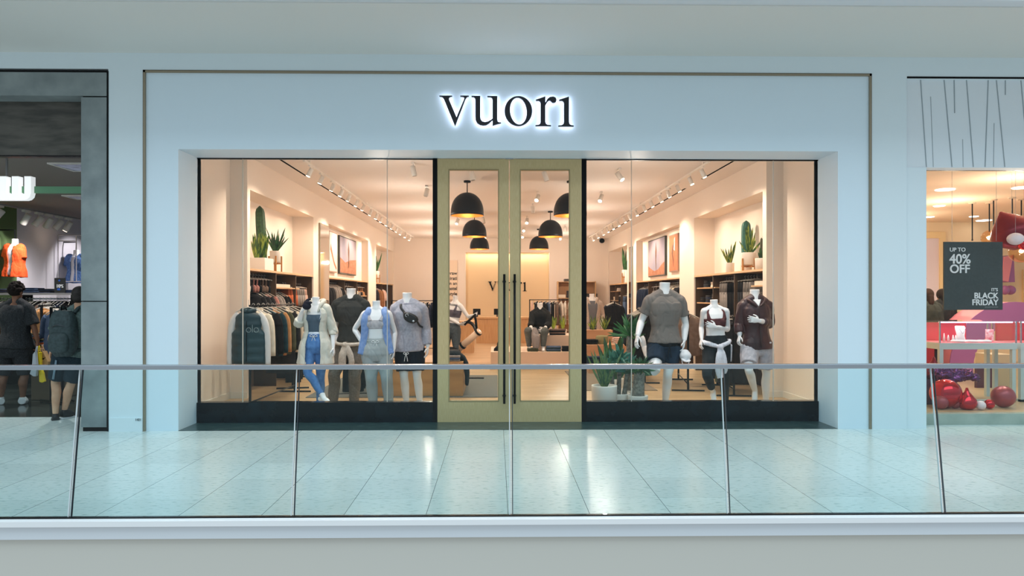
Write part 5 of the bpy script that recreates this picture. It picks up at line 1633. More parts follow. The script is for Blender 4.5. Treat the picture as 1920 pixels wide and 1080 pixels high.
# puffer vest in front: own thing with badge
vest_m = mat('puffer_teal', (20, 50, 58), .45, rgb2=(28, 62, 70), scale=6, bump=.5, bscale=12)
vx, vy = ax(466, 9.30), 9.30
root = empty('puffer_vest', (vx, vy, 1.43), 'dark teal quilted puffer vest over a white shirt, front of the left rack', 'vest')
m = MB()
zs, rx, ry = [], [], []
nq = 6
for k in range(nq*4+1):
    t = k/(nq*4)
    z = 1.345 - .70*t
    bulge = .008*abs(math.sin(t*nq*PI))
    w_ = .085 + (.17-.085)*min(1, t/.10) if t < .10 else (.17 if t < .34 else .17 + .05*min(1, (t-.34)/.08))
    zs.append(z); rx.append(w_+bulge*.5); ry.append(.040+.022*min(1, t/.1)+bulge*1.8)
R = []
for z, a, b in zip(zs, rx, ry):
    R.append([Vector((vx + a*math.cos(2*PI*j/30), vy + b*math.sin(2*PI*j/30), z)) for j in range(30)])
m.loops(R); m.build('quilted_body', vest_m, root, True)
m = MB(); m.tube([(vx+.085*math.sin(a*PI/8), vy+.01-.055*math.cos(a*PI/8), 1.365-.012*math.cos(a*PI/8)) for a in range(17)], .026, 12); m.build('collar', vest_m, root, True)
for s_ in (-1, 1):
    m = MB(); m.tube([(vx+s_*.14, vy+.01, 1.315), (vx+s_*.215, vy+.01, 1.19), (vx+s_*.25, vy+.01, .95), (vx+s_*.255, vy+.01, .62)], [.04, .048, .042, .036], 12, sub=4, flat=(Vector((0,1,0)), .6)); m.build('shirt_sleeve', cloth('white_shirt', (214, 210, 206)), root, True, label='white shirt sleeve')
m = MB(); m.tube([(vx, vy-.078, 1.22), (vx, vy-.085, .68)], .005, 6); m.build('zip', black, root)
lg_ = mat('vest_logo_grey', (130, 150, 152), .5)
for dx in (.03, .13):
    m = MB(); m.tube([(vx+dx+.030*math.cos(a*PI/10), vy-.082, 1.10+.030*math.sin(a*PI/10)) for a in range(21)], .0035, 6, cap=False); m.build('logo_ring', lg_, root)
m = MB(); m.box(vx+.077, vx+.083, vy-.086, vy-.080, 1.07, 1.17); m.build('logo_bar', lg_, root)
m = MB(); m.tube([(vx, vy, 1.50), (vx, vy, 1.42)], .004, 6); m.tube([(vx-.17, vy, 1.335), (vx, vy, 1.40), (vx+.17, vy, 1.335)], .008, 8, sub=3); m.build('hanger', hang_l, root)
rack(ax(549, 11.6), 11.6, ax(560, 13.2), 13.2, 1.10, 'low black rack of dark clothes behind the cream hooded mannequin', [('trousers', 'charcoal'), ('shorts', 'cream'), ('trousers', 'black'), ('trousers', 'black'), ('shorts', 'taupe'), ('trousers', 'charcoal'), ('trousers', 'black')], 'on the low rack behind the cream hooded mannequin', scale=.9)
rack(ax(660, 10.9), 10.9, ax(672, 12.0), 12.0, 1.06, 'low black rack of black coats seen between the legs of the left mannequins', [('coat', 'black'), ('coat', 'charcoal'), ('coat', 'black')], 'on the low rack seen between the left mannequins legs', scale=.75)
rack(ax(735, 19), 19, ax(822, 19), 19, 1.42, 'black rack along the back left, seen between mannequins and the door post', [('jacket', c) for c in ('black', 'charcoal', 'tan', 'black', 'stone grey', 'rust', 'charcoal', 'black', 'navy', 'charcoal')], 'on the rack seen right of the lavender-grey sweatshirt', scale=1)
rack(ax(993, 20), 20, ax(1072, 20), 20, 1.44, 'black rack with dark and white clothes behind the seated mannequin', [('shirt', 'pale pink'), ('jacket', 'black'), ('jacket', 'charcoal'), ('jacket', 'black'), ('jacket', 'slate blue'), ('jacket', 'black'), ('jacket', 'taupe'), ('shirt', 'white'), ('shirt', 'white'), ('shirt', 'white')], 'on the rack behind the seated mannequin', scale=.9)
rack(ax(1290, 11.2), 11.2, ax(1272, 12.7), 12.7, 1.30, 'black rack of brown and grey jackets right of the running mannequin', [('jacket', 'taupe'), ('jacket', 'taupe'), ('jacket', 'stone grey'), ('coat', 'taupe'), ('coat', 'charcoal')], 'on the rack right of the running mannequin')
rack(ax(1209, 12.2), 12.2, ax(1196, 13.6), 13.6, 1.30, 'black rack of dark clothes left behind the running mannequin', [('coat', 'black'), ('coat', 'olive'), ('coat', 'black'), ('jacket', 'charcoal'), ('coat', 'navy')], 'on the rack left behind the running mannequin')
rack(ax(1376, 10.6), 10.6, ax(1345, 11.9), 11.9, 1.22, 'black rack of grey and black clothes between the two right mannequins', [('coat', 'charcoal'), ('coat', 'olive'), ('jacket', 'rose'), ('coat', 'charcoal'), ('coat', 'black'), ('jacket', 'stone grey')], 'on the rack between the two right-hand mannequins')
rack(ax(1152, 18.0), 18.0, ax(1149, 19.6), 19.6, 1.40, 'black rack of navy coats beyond the yucca by the right unit', [('coat', 'black'), ('coat', 'navy'), ('coat', 'black'), ('coat', 'charcoal')], 'on the rack beyond the yucca')

# ------------------------------------------------------------------ plants at the foot of the right window
plant('potted_snake_plant', (ax(1133, 8.95), 8.95, .006), 'snake plant in a large white pot with wooden stand, right window corner by the post', .165, .33, 15, .60, .021, .40, mat('teal_snake_leaf', (40, 84, 60), .45, rgb2=(110, 140, 80), scale=12, stretch=(3,3,1)), .06, 41, hmin=.5)
def yucca(x, y, label, trunk_h, pot_r, heads, seed, leafm, L_=.42, trunks=((0, 0),), r=.035, n=34):
    root = empty('yucca', (x, y, .006), label, 'potted plant')
    rg = random.Random(seed)
    m = MB(); pot_round(m, (x, y, .006), pot_r, .26); m.build('pot', potw, root, True)
    m = MB(); m.lathe((x, y, .22), [(pot_r*.85, 0), (pot_r*.8, .012), (.01, .015)], 20); m.build('soil', mat('soil', (48, 38, 30), .95), root)
    for i, (dx, dy) in enumerate(trunks):
        hh = trunk_h[i % len(trunk_h)]
        m = MB(); m.tube([(x+dx, y+dy, .2), (x+dx*1.3+.01, y+dy, .2+hh*.5), (x+dx*1.5+.02, y+dy, .2+hh)], [r*1.15, r, r*.95], 14, sub=5)
        m.build('trunk', bark, root, True)
        c = Vector((x+dx*1.5+.02, y+dy, .2+hh))
        m = MB()
        for k in range(n):
            a = rg.uniform(0, 2*PI); el = rg.uniform(-.15, 1.5)
            l_ = L_*rg.uniform(.65, 1)
            tip = c + Vector((math.cos(a)*math.cos(el), math.sin(a)*math.cos(el), math.sin(el)))*l_
            blade(m, c + Vector((0, 0, rg.uniform(-.05, .05))), tip, .019, .06)
        m.build('leaves', leafm, root)
    return root
yucca(ax(1178, 9.5), 9.5, 'tall yucca with a grey trunk and a crown of pointed leaves, right window', [.80], .15, 1, 51, leaf_c, .34, ((0, 0),), .045, 34)
yucca(ax(1160, 9.15), 9.15, 'three-stemmed yucca in a low white pot beside the snake plant', [.42, .50, .38], .15, 3, 52, mat('bluegreen_leaf', (40, 100, 88), .45, rgb2=(66, 128, 108), scale=12), .26, ((-.075, 0), (0, .02), (.065, -.01)), .030, 26)
yucca(ax(1196, 8.95), 8.95, 'short stout yucca with drooping leaves nearest the running mannequin', [.36], .13, 1, 53, leaf_b, .26, ((0, 0),), .075, 60)
plant('potted_plant', (ax(1150, 10.2), 10.2, .006), 'broad-leaved dark green plant behind the three-stemmed yucca', .15, .28, 9, .70, .055, .34, leaf_b, .05, 55, hmin=.7)
# ------------------------------------------------------------------ the concrete-framed shop at left
lz1, lz0 = az(136, YP, 100), az(180.5, YP, 100)
pxl, pxr = ax(153, YP), ax(200.5, YP)
zj = az(565, YP, 180)
m = MB(); m.box(-14, pxr, YP-.01, YP+.4, lz0+.004, lz1); structure(m.build('trim_20', concrete))
m = MB(); m.box(pxl, pxr, YP-.01, YP+.4, zj+.006, lz0-.012); m.box(pxl, pxr, YP-.01, YP+.4, .05, zj-.006); structure(m.build('wall_pier', concrete))
m = MB(); m.box(pxl+.01, pxr-.005, YP+.01, YP+.38, 0, lz0+.004); m.box(pxr, xL_w+.004, YP-.004, YP+.2, 0, lz1+.02); m.box(-14, pxr, YP-.004, YP+.2, lz1, lz1+.022)
structure(m.build('trim_21', black))
zpan = az(293, 8.3, 60)
structure(box('wall_dark_panel', mat('dark_stone_panel', (66, 64, 60), .7, rgb2=(92, 88, 82), scale=5, stretch=(.6, 1, 3), detail=9), -14, pxr-.01, 8.25, 8.34, zpan, lz0+.01))
structure(box('trim_22', black, -14, pxr-.01, 8.245, 8.35, zpan-.012, zpan))
ZL = 3.30
LX = -9.58
lc = mat('left_shop_ceiling', (132, 124, 120), .8)
structure(box('ceiling_left', lc, -14, -4.45, 8.3, 20, ZL, ZL+.1))
structure(box('floor_left', mat('dark_gloss_floor', (40, 44, 42), .12, rgb2=(58, 62, 58), scale=3), -14, -4.45, 8.97, 20, -.05, .001))
structure(box('wall_left_shop_side', mat('white_wall_grey', (214, 210, 218), .7), LX-.1, LX, 14.0, 20, 0, ZL))
structure(box('wall_left_shop_green', mat('green_wall', (92, 116, 74), .7, rgb2=(104, 128, 84), scale=2), LX-.1, LX+.001, 8.4, 14.0, 0, ZL))
structure(box('wall_left_shop_back', mat('grey_back_wall', (170, 168, 172), .7), -14, -4.45, 19.9, 20, 0, ZL))
structure(box('wall_divider', wallp, -4.50, -4.42, YP+.3, 20, 0, ZL+.3))
for (x, y) in ((-8.6, 10), (-6.3, 10.5), (-8.4, 13), (-6.6, 14), (-7.4, 17)):
    spot_light('left_shop_lamp', (x, y, ZL-.15), (x-.3, y+.3, 0), 210, (1, .95, .93), 140, .7, .06)
spot_light('left_wall_lamp', (-8.6, 13.2, ZL-.2), (-9.55, 13.4, 1.9), 70, (1, .96, .93), 80, .6, .04)
spot_light('left_wall_lamp', (-8.5, 15.6, ZL-.2), (-9.55, 15.8, 1.9), 80, (1, .96, .96), 80, .6, .04)
# sign letter
lw_ = mat('letter_white_lit', (250, 250, 250), .4, emit=.55)
YS = 8.55
sg = empty('shop_sign', tuple(at(20, 352, YS)), 'big white three-dimensional letter hung on a green bar in the left shop entrance', 'sign')
def q(px, py): return at(px, py, YS)
poly = [(-34, 330), (-12, 330), (-12, 363), (-9, 363), (-9, 330), (-12, 330)]
P = [(-33, 330.5), (-12, 330.5), (-12, 363), (-.5, 363), (-.5, 330.5), (11.5, 330.5), (11.5, 363), (22, 363), (22, 330.5), (34.5, 330.5), (34.5, 363), (45.5, 363), (45.5, 330.5), (58, 330.5), (58, 362), (56, 369), (51, 373.5), (45, 375), (-20, 375), (-28, 372), (-33, 364)]
MB().prism([q(*p) for p in P], (0, .085, 0)).build('letter', lw_, sg)
a_, b_ = q(66, 347), q(160, 359)
MB().box(q(-60, 350).x, q(158, 350).x, YS+.06, YS+.13, q(60, 360.5).z, q(60, 348).z).build('sign_bar', mat('sign_green', (92, 140, 104), .5), sg)
MB().box(q(7, 350).x, q(10, 350).x, YS+.03, YS+.05, q(0, 331).z, ZL).build('hanging_rod', mat('rod_grey', (120, 118, 118), .5), sg)
# ceiling panels, lights
for k, (pa, pb, pc, pd, lb) in enumerate(((95, 160, 308, 321, 'nearer'), (120, 160, 368, 374, 'farther'))):
    Ya, Yb = F*(ZL-H)/(HY-pc), F*(ZL-H)/(HY-pd)
    x0, x1 = ax(pa, Ya), ax(pb+10, Ya)
    o = box('ceiling_panel', mat('panel_glazing', (206, 212, 240), .3, rgb2=(90, 100, 140), scale=6, emit=0), x0, x1, Ya, Yb, ZL-.012, ZL); tag(o, '%s framed glazed ceiling panel in the left shop' % lb, 'ceiling panel')  # glazing mottled pale and dark blue, no emission
    m = MB()
    for (u0, u1, v0, v1) in ((x0-.03, x1+.03, Ya-.03, Ya), (x0-.03, x1+.03, Yb, Yb+.03), (x0-.03, x0, Ya, Yb), (x1, x1+.03, Ya, Yb)): m.box(u0, u1, v0, v1, ZL-.02, ZL)
    m.build('panel_frame', lampw, o)
p = at(102, 362, F*(ZL-H)/(HY-362)); m = MB(); m.lathe((p.x, p.y, ZL-.012), [(.10, 0), (.10, .012)], 24); o = m.build('downlight', mat('downlight_glow', (255, 250, 245), .4, emit=6)); tag(o, 'round glowing recessed downlight in the left shop ceiling', 'downlight')
grl = mat('spot_grey', (150, 148, 150), .45)
o = box('lighting_track', grl, -9.05, -9.01, 12.0, 18.0, ZL-.10, ZL-.07); tag(o, 'grey spotlight track along the left shop side wall', 'lighting track')
spw = ['nearest the sign', 'second past the sign', 'third along', 'fourth along', 'fifth along', 'glowing, last before the pier']
for k, (px, py) in enumerate(((12, 401), (62, 404), (85, 400), (103, 404), (122, 407), (139, 411))):
    Yk = 9.0*F/(931-px)
    o = make_spot((-.7, .1 if k % 2 else -.3, -1), k in (5, 0), 'grey spotlight on the left shop track, ' + spw[k])
    o.location = (-9.03, Yk, ZL-.10)
    o.scale = (1.35, 1.35, 1.35)
# wall torsos
def torso_form(px, py, Y, shirt, inner, lab, arm_y):
    p = at(px, py, Y)
    fg = Fig(Y, 'm', .95, face=(.5, -.86, 0), top=(px+1, py-33*13.5/Y), neck=(px+1, py-26*13.5/Y), shL=(px-12, py-20*13.5/Y), shR=(px+12, py-20*13.5/Y), elL=(px-17, py+2), wrL=(px-16, py+18), elR=(px+16, py+4), wrR=(px+15, py+18), hipL=(px-8, py+30*13.5/Y), hipR=(px+8, py+30*13.5/Y))
    root = empty('wall_torso', tuple(p), lab, 'mannequin')
    mb = MB(); fg.torso(mb, 0, .12, 1.0); mb.tube([fg.N, fg.J['top']+Vector((0,0,.03))], [.06, .055], 14); solid(mb, 'torso_form', WHT, root, voxel=.01)
    mb = MB(); shell(fg, mb, .030, .02, .96, 9, 14, .012, flare=.02, fold=.010, nf=6)
    for b_ in 'LR': fg.arm(mb, b_, .022, .85, .012)
    solid(mb, 'shirt', shirt, root, voxel=.010, wr=.014)
    mb = MB(); fg.torso(mb, .010, .08, .94); solid(mb, 'inner_tee', inner, root, voxel=.01)
    t = fg.J['top']
    m = MB(); m.tube([t, t+Vector((0,0,.20)), t+Vector((-.16,.0,.20)), Vector((LX+.003, t.y, t.z+.20))], .014, 8); m.build('wall_bracket', blackm, root)
torso_form(27, 484, 13.45, cloth('orange_shirt', (216, 74, 34), (232, 90, 44)), cloth('white_tee', (214, 214, 224)), 'orange shirt on a wall-hung torso against the green wall', 0)
torso_form(142, 500, 15.5, cloth('denim_shirt', (62, 92, 148), (96, 126, 176), scale=40), cloth('white_tee', (214, 214, 224)), 'blue denim shirt on a wall-hung torso by the grey pier', 0)
# display frame round the denim torso
root = empty('display_stand', tuple(at(130, 528, 15.2)), 'thin metal display frame round the denim shirt', 'frame')
fr = mat('frame_metal', (190, 186, 190), .4, .4)
for (a, b) in (((109, 441), (109, 528)), ((143, 441), (143, 528)), ((109, 441), (158, 441)), ((109, 528), (158, 528)), ((109, 452), (143, 452))):
    MB().tube([at(a[0], a[1], 15.2), at(b[0], b[1], 15.2)], .010, 8).build('frame_bar', fr, root)
# shelf-rack across, z about eye height
YR = 12.6
zr = az(553, YR, 60)
xa, xb = ax(-60, YR), ax(152, YR)
root = empty('wall_rack', ((xa+xb)/2, YR, .002), 'long grey-topped clothes rack with folded denim on top, left shop', 'garment rack')
box('rack_top', mat('rack_top_grey', (128, 126, 128), .5), xa, xb, YR-.22, YR+.22, zr, zr+.035, root)
MB().tube([(xa, YR, zr-.07), (xb, YR, zr-.07)], .013, 8).build('top_bar', steel, root, True)
for x in (xa+.05, (xa+xb)/2, xb-.05):
    box('upright', blackm, x-.015, x+.015, YR-.2, YR+.2, .002, zr, root)
box('rack_base', blackm, xa, xb, YR-.3, YR+.3, .002, .62, root)
cols = ['charcoal', 'black', 'black', 'olive', 'charcoal', 'charcoal', 'navy', 'black', 'olive', 'black', 'charcoal', 'taupe', 'black', 'navy', 'black', 'charcoal']
n = 30
for k in range(n):
    hang(['jacket', 'shirt', 'jacket'][k % 3], cols[k*len(cols)//n], (xa+.12+(xb-xa-.24)*k/(n-1), YR, zr-.058), PI/2 + random.uniform(-.35, .35)*1.0, 'under the grey rack top in the left shop', 'clothes under the grey rack top in the left shop')
for k, (px, c, nn) in enumerate(((66, ['navy', 'slate blue'], 5), (96, ['navy', 'black'], 4), (2, ['black', 'navy'], 4), (136, ['navy'], 3))):
    folded('folded_stack', (ax(px, YR), YR-.05, zr+.036), nn, c, '%s stack of folded jeans on the grey rack top' % ('tallest', 'dark', 'leftmost', 'rightmost')[k], .21, .28, .018)
sgn = box('sale_sign', mat('sign_black_card', (34, 34, 38), .5), ax(102, 12.38), ax(122, 12.38), 12.38, 12.40, zr+.036, az(521, 12.3, 110)); tag(sgn, 'small black sale card standing on the grey rack top', 'sign')
p = at(112, 539, 12.37); text('lettering', '10%', p, .075, mat('lettering_white', (230, 232, 236), .5), sgn, 'CENTER', bold=.003)
p = at(110.5, 542, 12.375); box('blue_mark', mat('sign_blue', (40, 90, 190), .5), p.x-.03, p.x+.02, 12.372, 12.38, p.z-.02, p.z+.012, sgn)
p = at(111, 526, 12.375); MB().ball(p, .02, .004, .016).build('blue_mark', mat('sign_blue', (40, 90, 190), .5), sgn)
# rack of tan and white clothes nearer, running away from us
rack(ax(78, 10.9), 10.9, ax(96, 12.0), 12.0, 1.40, 'black rack of tan and white-edged jackets between the two shoppers', [('jacket', 'tan'), ('jacket', 'tan'), ('jacket', 'white'), ('jacket', 'tan'), ('shirt', 'white'), ('jacket', 'slate blue')], 'on the rack between the two shoppers')
rack(ax(96, 10.2), 10.2, ax(118, 10.35), 10.35, 1.38, 'short rack of blue denim beside the backpack shopper', [('shirt', 'slate blue'), ('shirt', 'navy')], 'on the short rack beside the backpack shopper', jitter=.3)
o = box('shop_table', mat('table_brown', (96, 84, 66), .6), ax(58, 10.4), ax(100, 10.4), 10.4, 11.2, .002, .74, bevel=.01); tag(o, 'brown table of folded clothes between the two shoppers', 'table')
for k, (px, c, z, nn) in enumerate(((72, ['rust', 'slate blue', 'olive'], .741, 9), (88, ['pale pink', 'rose'], .741, 3))):
    folded('folded_stack', (ax(px, 10.55), 10.58, z), nn, c, ('tall mixed stack of folded clothes on the brown table', 'low pink stack of folded clothes on the brown table')[k], .20, .26, .028)

# ------------------------------------------------------------------ shoppers
def face_head(fg, mb, c, k, f):
    """head with nose, chin, ears; c centre, f facing direction"""
    f = Vector(f).normalized(); u = Vector((0,0,1)); r = f.cross(u).normalized()
    M = Matrix((r, f, u)).transposed()
    mb.ball(c + u*.02*k, .076*k, .096*k, .100*k, 20, 14, M)
    mb.ball(c + f*.022*k - u*.055*k, .058*k, .066*k, .062*k, 16, 10, M)
    mb.tube([c + f*.085*k + u*.02*k, c + f*.112*k - u*.018*k, c + f*.09*k - u*.028*k], [.010*k, .014*k, .010*k], 8)
    mb.tube([c + f*.088*k - r*.022*k - u*.052*k, c + f*.096*k - u*.052*k, c + f*.088*k + r*.022*k - u*.052*k], .007*k, 8)
    for s_ in (-1, 1):
        mb.ball(c + r*.078*k*s_ - f*.005*k, .012*k, .022*k, .034*k, 10, 8, M)
        mb.tube([c + f*.085*k + r*s_*.018*k + u*.035*k, c + f*.082*k + r*s_*.045*k + u*.036*k], .008*k, 8)
def skin(n, a, b): return mat(n, a, .5, rgb2=b, scale=12, spec=.35)
# shopper 1, back view
g1 = Fig(10.0, 'f', 1.12, face=(.1, 1, 0), top=(31, 557), neck=(31, 567), shL=(8, 578), shR=(52, 578), elL=(-4, 618), wrL=(0, 645, .1), tipL=(2, 662, .1), elR=(64.5, 616), wrR=(70.5, 641, .02), tipR=(71, 658, .02),
         hipL=(16, 655), hipR=(43, 655), knL=(8, 704), anL=(1, 745), toeL=(-2, 752, .16), knR=(46, 704), anR=(42.5, 745), toeR=(48, 751, .16))
sk1 = skin('skin_brown', (112, 74, 54), (128, 86, 64))
r = empty('person', (g1.hm.x, 10.0, .002), 'shopper from behind with dark curly gathered hair, black tee and black shorts, holding bags', 'person', None)
mb = g1.body(curl=(.6, 1.1), feet=()); hc = at(30, 548, 10.0); face_head(g1, mb, hc, 1.0, (.1, 1, 0)); solid(mb, 'body', sk1, r, voxel=.0065)
spk = mat('black_speckled', (24, 27, 30), .9, rgb2=(62, 68, 72), scale=120, lo=.5, hi=.75)
mb = MB(); g1.torso(mb, .045, .14, .95, flare=.02); g1.yoke(mb, .018)
for b_ in 'LR': g1.arm(mb, b_, .030, .80, .018)
solid(mb, 't_shirt', spk, r, voxel=.010, wr=.016, seed=3)
mb = MB(); g1.torso(mb, .045, -.04, .30)
for b_ in 'LR': g1.leg(mb, b_, .045, .98, .030)
solid(mb, 'shorts', spk, r, voxel=.010, wr=.016, seed=8)
mb = MB(); rg = random.Random(9)
mb.ball(hc + Vector((0, -.015, .035)), .092, .105, .100)
for k in range(90):
    a = rg.uniform(0, 2*PI); e_ = rg.uniform(-.1, 1.2)
    c = hc + Vector((.015+.085*math.cos(a)*math.cos(e_), -.02+.095*math.sin(a)*math.cos(e_), .045+.105*math.sin(e_)))
    mb.ball(c, rg.uniform(.014, .026), n=8, m=6)
solid(mb, 'hair', mat('hair_black', (16, 13, 12), .8, rgb2=(40, 32, 28), scale=60, spec=.15), r, voxel=.006, smooth=1)
for b_ in 'LR':
    mb = MB(); g1.shoe(mb, b_); o = solid(mb, 'shoe', mat('white_shoe', (206, 208, 210), .5), r, voxel=.007)
# shopper 2, back view with backpack
g2 = Fig(8.75, 'm', .93, face=(.15, 1, 0), top=(149, 568), neck=(149, 579), shL=(116, 595), shR=(180, 595), elL=(97, 632), wrL=(97, 655, .02), tipL=(96, 672, .02), elR=(194, 632), wrR=(192, 660), tipR=(190, 678),
         hipL=(118, 668), hipR=(148, 668), knL=(104, 716, .02), anL=(104, 776, .0), toeL=(102, 785, .17), knR=(133, 720, .03), anR=(121, 768, .10), toeR=(136, 776, .20))
sk2 = skin('skin_light', (196, 148, 118), (208, 164, 134))
r = empty('person', (g2.hm.x, 8.75, .002), 'shopper from behind with short dark hair, grey-green tee, backpack and dark shorts', 'person', None)
mb = g2.body(curl=(.5, .5), feet=()); hc = at(150, 556, 8.75); face_head(g2, mb, hc, .98, (.2, 1, 0)); solid(mb, 'body', sk2, r, voxel=.0065)
mb = MB(); g2.torso(mb, .028, .12, .95, flare=.01); g2.yoke(mb, .016)
for b_ in 'LR': g2.arm(mb, b_, .024, .70, .018)
solid(mb, 't_shirt', cloth('grey_green_tee', (84, 102, 100), (104, 120, 116), scale=60), r, voxel=.009, wr=.014)
mb = MB(); g2.torso(mb, .028, -.05, .22)
for b_ in 'LR': g2.leg(mb, b_, .034, .90, .036)
sh_ = solid(mb, 'shorts', cloth('dark_slate_shorts', (30, 44, 52), (40, 54, 62)), r, voxel=.009, wr=.012)
mb = MB(); kk = g2.J['hipL'].lerp(g2.J['knL'], .3); mb.tube([kk + Vector((.03, -.135, .06)), g2.J['hipL'].lerp(g2.J['knL'], .85) + Vector((.03, -.115, 0))], .014, 8, flat=(Vector((0,1,0)), .4)); mb.build('side_stripe', mat('stripe_blue', (110, 134, 150), .6), sh_, True)
mb = MB(); mb.ball(hc + Vector((0, -.014, .040)), .083, .098, .092); mb.ball(hc + Vector((0, -.035, -.01)), .074, .068, .070); solid(mb, 'hair', mat('hair_dark_short', (26, 20, 18), .7, rgb2=(44, 34, 30), scale=80), r, voxel=.006, smooth=1)
for b_ in 'LR':
    mb = MB(); g2.shoe(mb, b_); s1 = solid(mb, 'shoe', mat('black_shoe', (22, 24, 28), .6), r, voxel=.007)
    an, toe = g2.J['an'+b_], g2.J['toe'+b_]
    d = Vector((toe.x-an.x, toe.y-an.y, 0)).normalized(); zf = min(toe.z, an.z) - .036
    mb = MB(); mb.tube([Vector((an.x, an.y, zf)) - d*.06, Vector((an.x, an.y, zf)) + d*.06, Vector((toe.x, toe.y, zf)) + d*.02], [.036, .036, .038], 14, sub=3, flat=(Vector((0,0,1)), .35)); mb.build('shoe_sole', mat('sole_white', (214, 216, 220), .5), s1, True)
bp = mat('backpack_slate', (38, 52, 54), .7, rgb2=(52, 68, 70), scale=30, bump=.3, bscale=30)
c = at(138, 622, 8.75) + Vector((0, -.21, 0))
root = empty('backpack', tuple(c - Vector((0,0,.28))), 'slate green backpack worn by the shopper next to the grey pier', 'backpack')
mb = MB()
for z, rx, ry in ((0, .13, .09),):
    R = []
    for i in range(13):
        t = i/12
        rr = (1 - abs(2*t-1)**3.2)**.5 if 0 < t < 1 else .25
        R.append((c + Vector((0, .015*(1-t), -.29+.56*t)), Vector((1,0,0)), Vector((0,1,0)), .155*(.45+.55*rr), .105*(.4+.6*rr)*(1.1-.3*t), 3.0))
    mb.loft(R, 26)
solid(mb, 'pack_body', bp, root, voxel=.008, wr=.010)
mb = MB(); R = []
for i in range(9):
    t = i/8; rr = (1 - abs(2*t-1)**3.2)**.5 if 0 < t < 1 else .3
    R.append((c + Vector((0, -.085, -.24+.24*t)), Vector((1,0,0)), Vector((0,1,0)), .120*(.5+.5*rr), .055*(.4+.6*rr), 3.0))
mb.loft(R, 22); solid(mb, 'front_pocket', bp, root, voxel=.008, wr=.006)
for s_ in (-1, 1):
    m = MB(); m.tube([c + Vector((s_*.09, .07, .24)), c + Vector((s_*.11, .17, .31)), c + Vector((s_*.13, .32, .24)), c + Vector((s_*.15, .34, .0)), c + Vector((s_*.13, .16, -.2)), c+Vector((s_*.11, .06, -.22))], .022, 8, sub=3, flat=(Vector((0,1,0)), .6)); m.build('shoulder_strap', bp, root, True)
m = MB(); m.tube([c + Vector((-.03, .02, .27)), c + Vector((-.02, .0, .32)), c + Vector((.02, .0, .32)), c+Vector((.03, .02, .27))], .008, 8, sub=3); m.build('top_handle', black, root, True)
m = MB(); m.tube([c + Vector((-.10, -.075, .06)), c + Vector((0, -.112, .10)), c + Vector((.10, -.075, .06))], .005, 6, sub=4); m.build('zip', mat('zip_grey', (70, 74, 80), .3, .6), root, True)
# carried bags
def carried(name, pts, Y, th, mt, lab, handles=None):
    mb = MB(); mb.prism([at(px, py, Y) for px, py in pts], (0, th, 0)); o = mb.build(name, mt, bevel=.008); tag(o, lab, 'bag')
    if handles:
        m = MB(); m.tube([at(px, py, Y) + Vector((0, th/2, 0)) for px, py in handles], .006, 8, sub=3); m.build('bag_handle', mt, o, True)
    return o
yb = mat('yellow_plastic', (232, 200, 16), .35, bump=.5, bscale=10)
carried('plastic_bag', [(66, 662), (75, 660), (76, 690), (80, 700), (83, 716), (78, 718), (73, 716), (72, 696), (69, 690)], 9.93, .05, yb, 'bright yellow plastic carrier bag in the curly-haired shopper hand', [(70, 662), (70, 652), (72, 649), (73, 661)])
carried('plastic_bag', [(61, 664), (66, 658), (69, 690), (67, 706), (62, 706), (55, 701), (59, 690)], 9.86, .05, mat('silver_plastic', (176, 182, 188), .4, bump=.5, bscale=12), 'silvery white plastic carrier bag beside the yellow one', [(64, 662), (66, 652), (68, 650), (67, 660)])
o = carried('paper_bag', [(75, 662), (80, 658), (84, 667), (90, 678), (89, 692), (76, 690)], 10.02, .10, mat('kraft_paper', (176, 142, 96), .8), 'tan paper carrier bag with a black swoosh mark', [(77, 662), (74, 652), (76, 650), (80, 660)])
mb = MB(); mb.prism([at(px, py, 10.015) for px, py in ((77.5, 671), (78.5, 674), (80.5, 674.5), (83, 672.5), (86, 669.3), (82.5, 671.3), (80, 671.8), (79, 670.6), (79, 668.6))], (0, .003, 0)); mb.build('bag_mark', black, o)
# unit number on the low block
p = at(253, 789, 7.98); 
text('unit_number', '1421', p, .036, mat('number_grey', (110, 118, 122), .6), bpy.data.objects['baseboard_left'], 'LEFT')
# ------------------------------------------------------------------ the jewellery shop at right
YR0 = 8.29
zb1 = az(147.5, YP, 1800); zp0 = az(313.5, YP, 1800); zw1 = az(318, YR0, 1800); zbs = az(775, YR0, 1800)
xr0 = ax(1700.5, YP)
structure(box('trim_30', black, xr0, 14, YP-.004, YP+.2, zb1, zb1+.022))
cream_p = mat('fabric_panel_white', (218, 226, 232), .7)
o = structure(box('wall_header_right', cream_p, xr0, 14, YP+.03, YP+.2, zp0, zb1))
rope = mat('groove_grey', (150, 160, 166), .7)
ropes = [((1726, 147), (1737, 313)), ((1770, 147), (1785, 313)), ((1789, 147), (1790, 212)), ((1812, 147), (1825, 313)), ((1853, 147), (1847, 313)), ((1868, 147), (1884, 313)), ((1885, 147), (1885, 178)), ((1914, 147), (1924, 260)), ((1745, 180), (1750, 313)), ((1864, 230), (1863, 313)), ((1805, 260), (1806, 313))]
m = MB()
for k, (a, b) in enumerate(ropes):
    m.tube([at(a[0], a[1]+1, YP+.028), at(b[0], b[1], YP+.028)], .0055 if k < 8 else .003, 6)
structure(m.build('trim_31', rope))
structure(box('wall_right_jamb', wallp, xr0, ax(1712, YR0), YP+.02, YR0+.1, 0, zp0))
structure(box('trim_32', cream_p, ax(1712, YR0), 14, YP+.2, YR0+.06, zw1, zw1+.06))
structure(box('trim_33', black, ax(1712, YR0), 14, YR0-.01, YR0+.03, zw1-.012, zw1+.002))
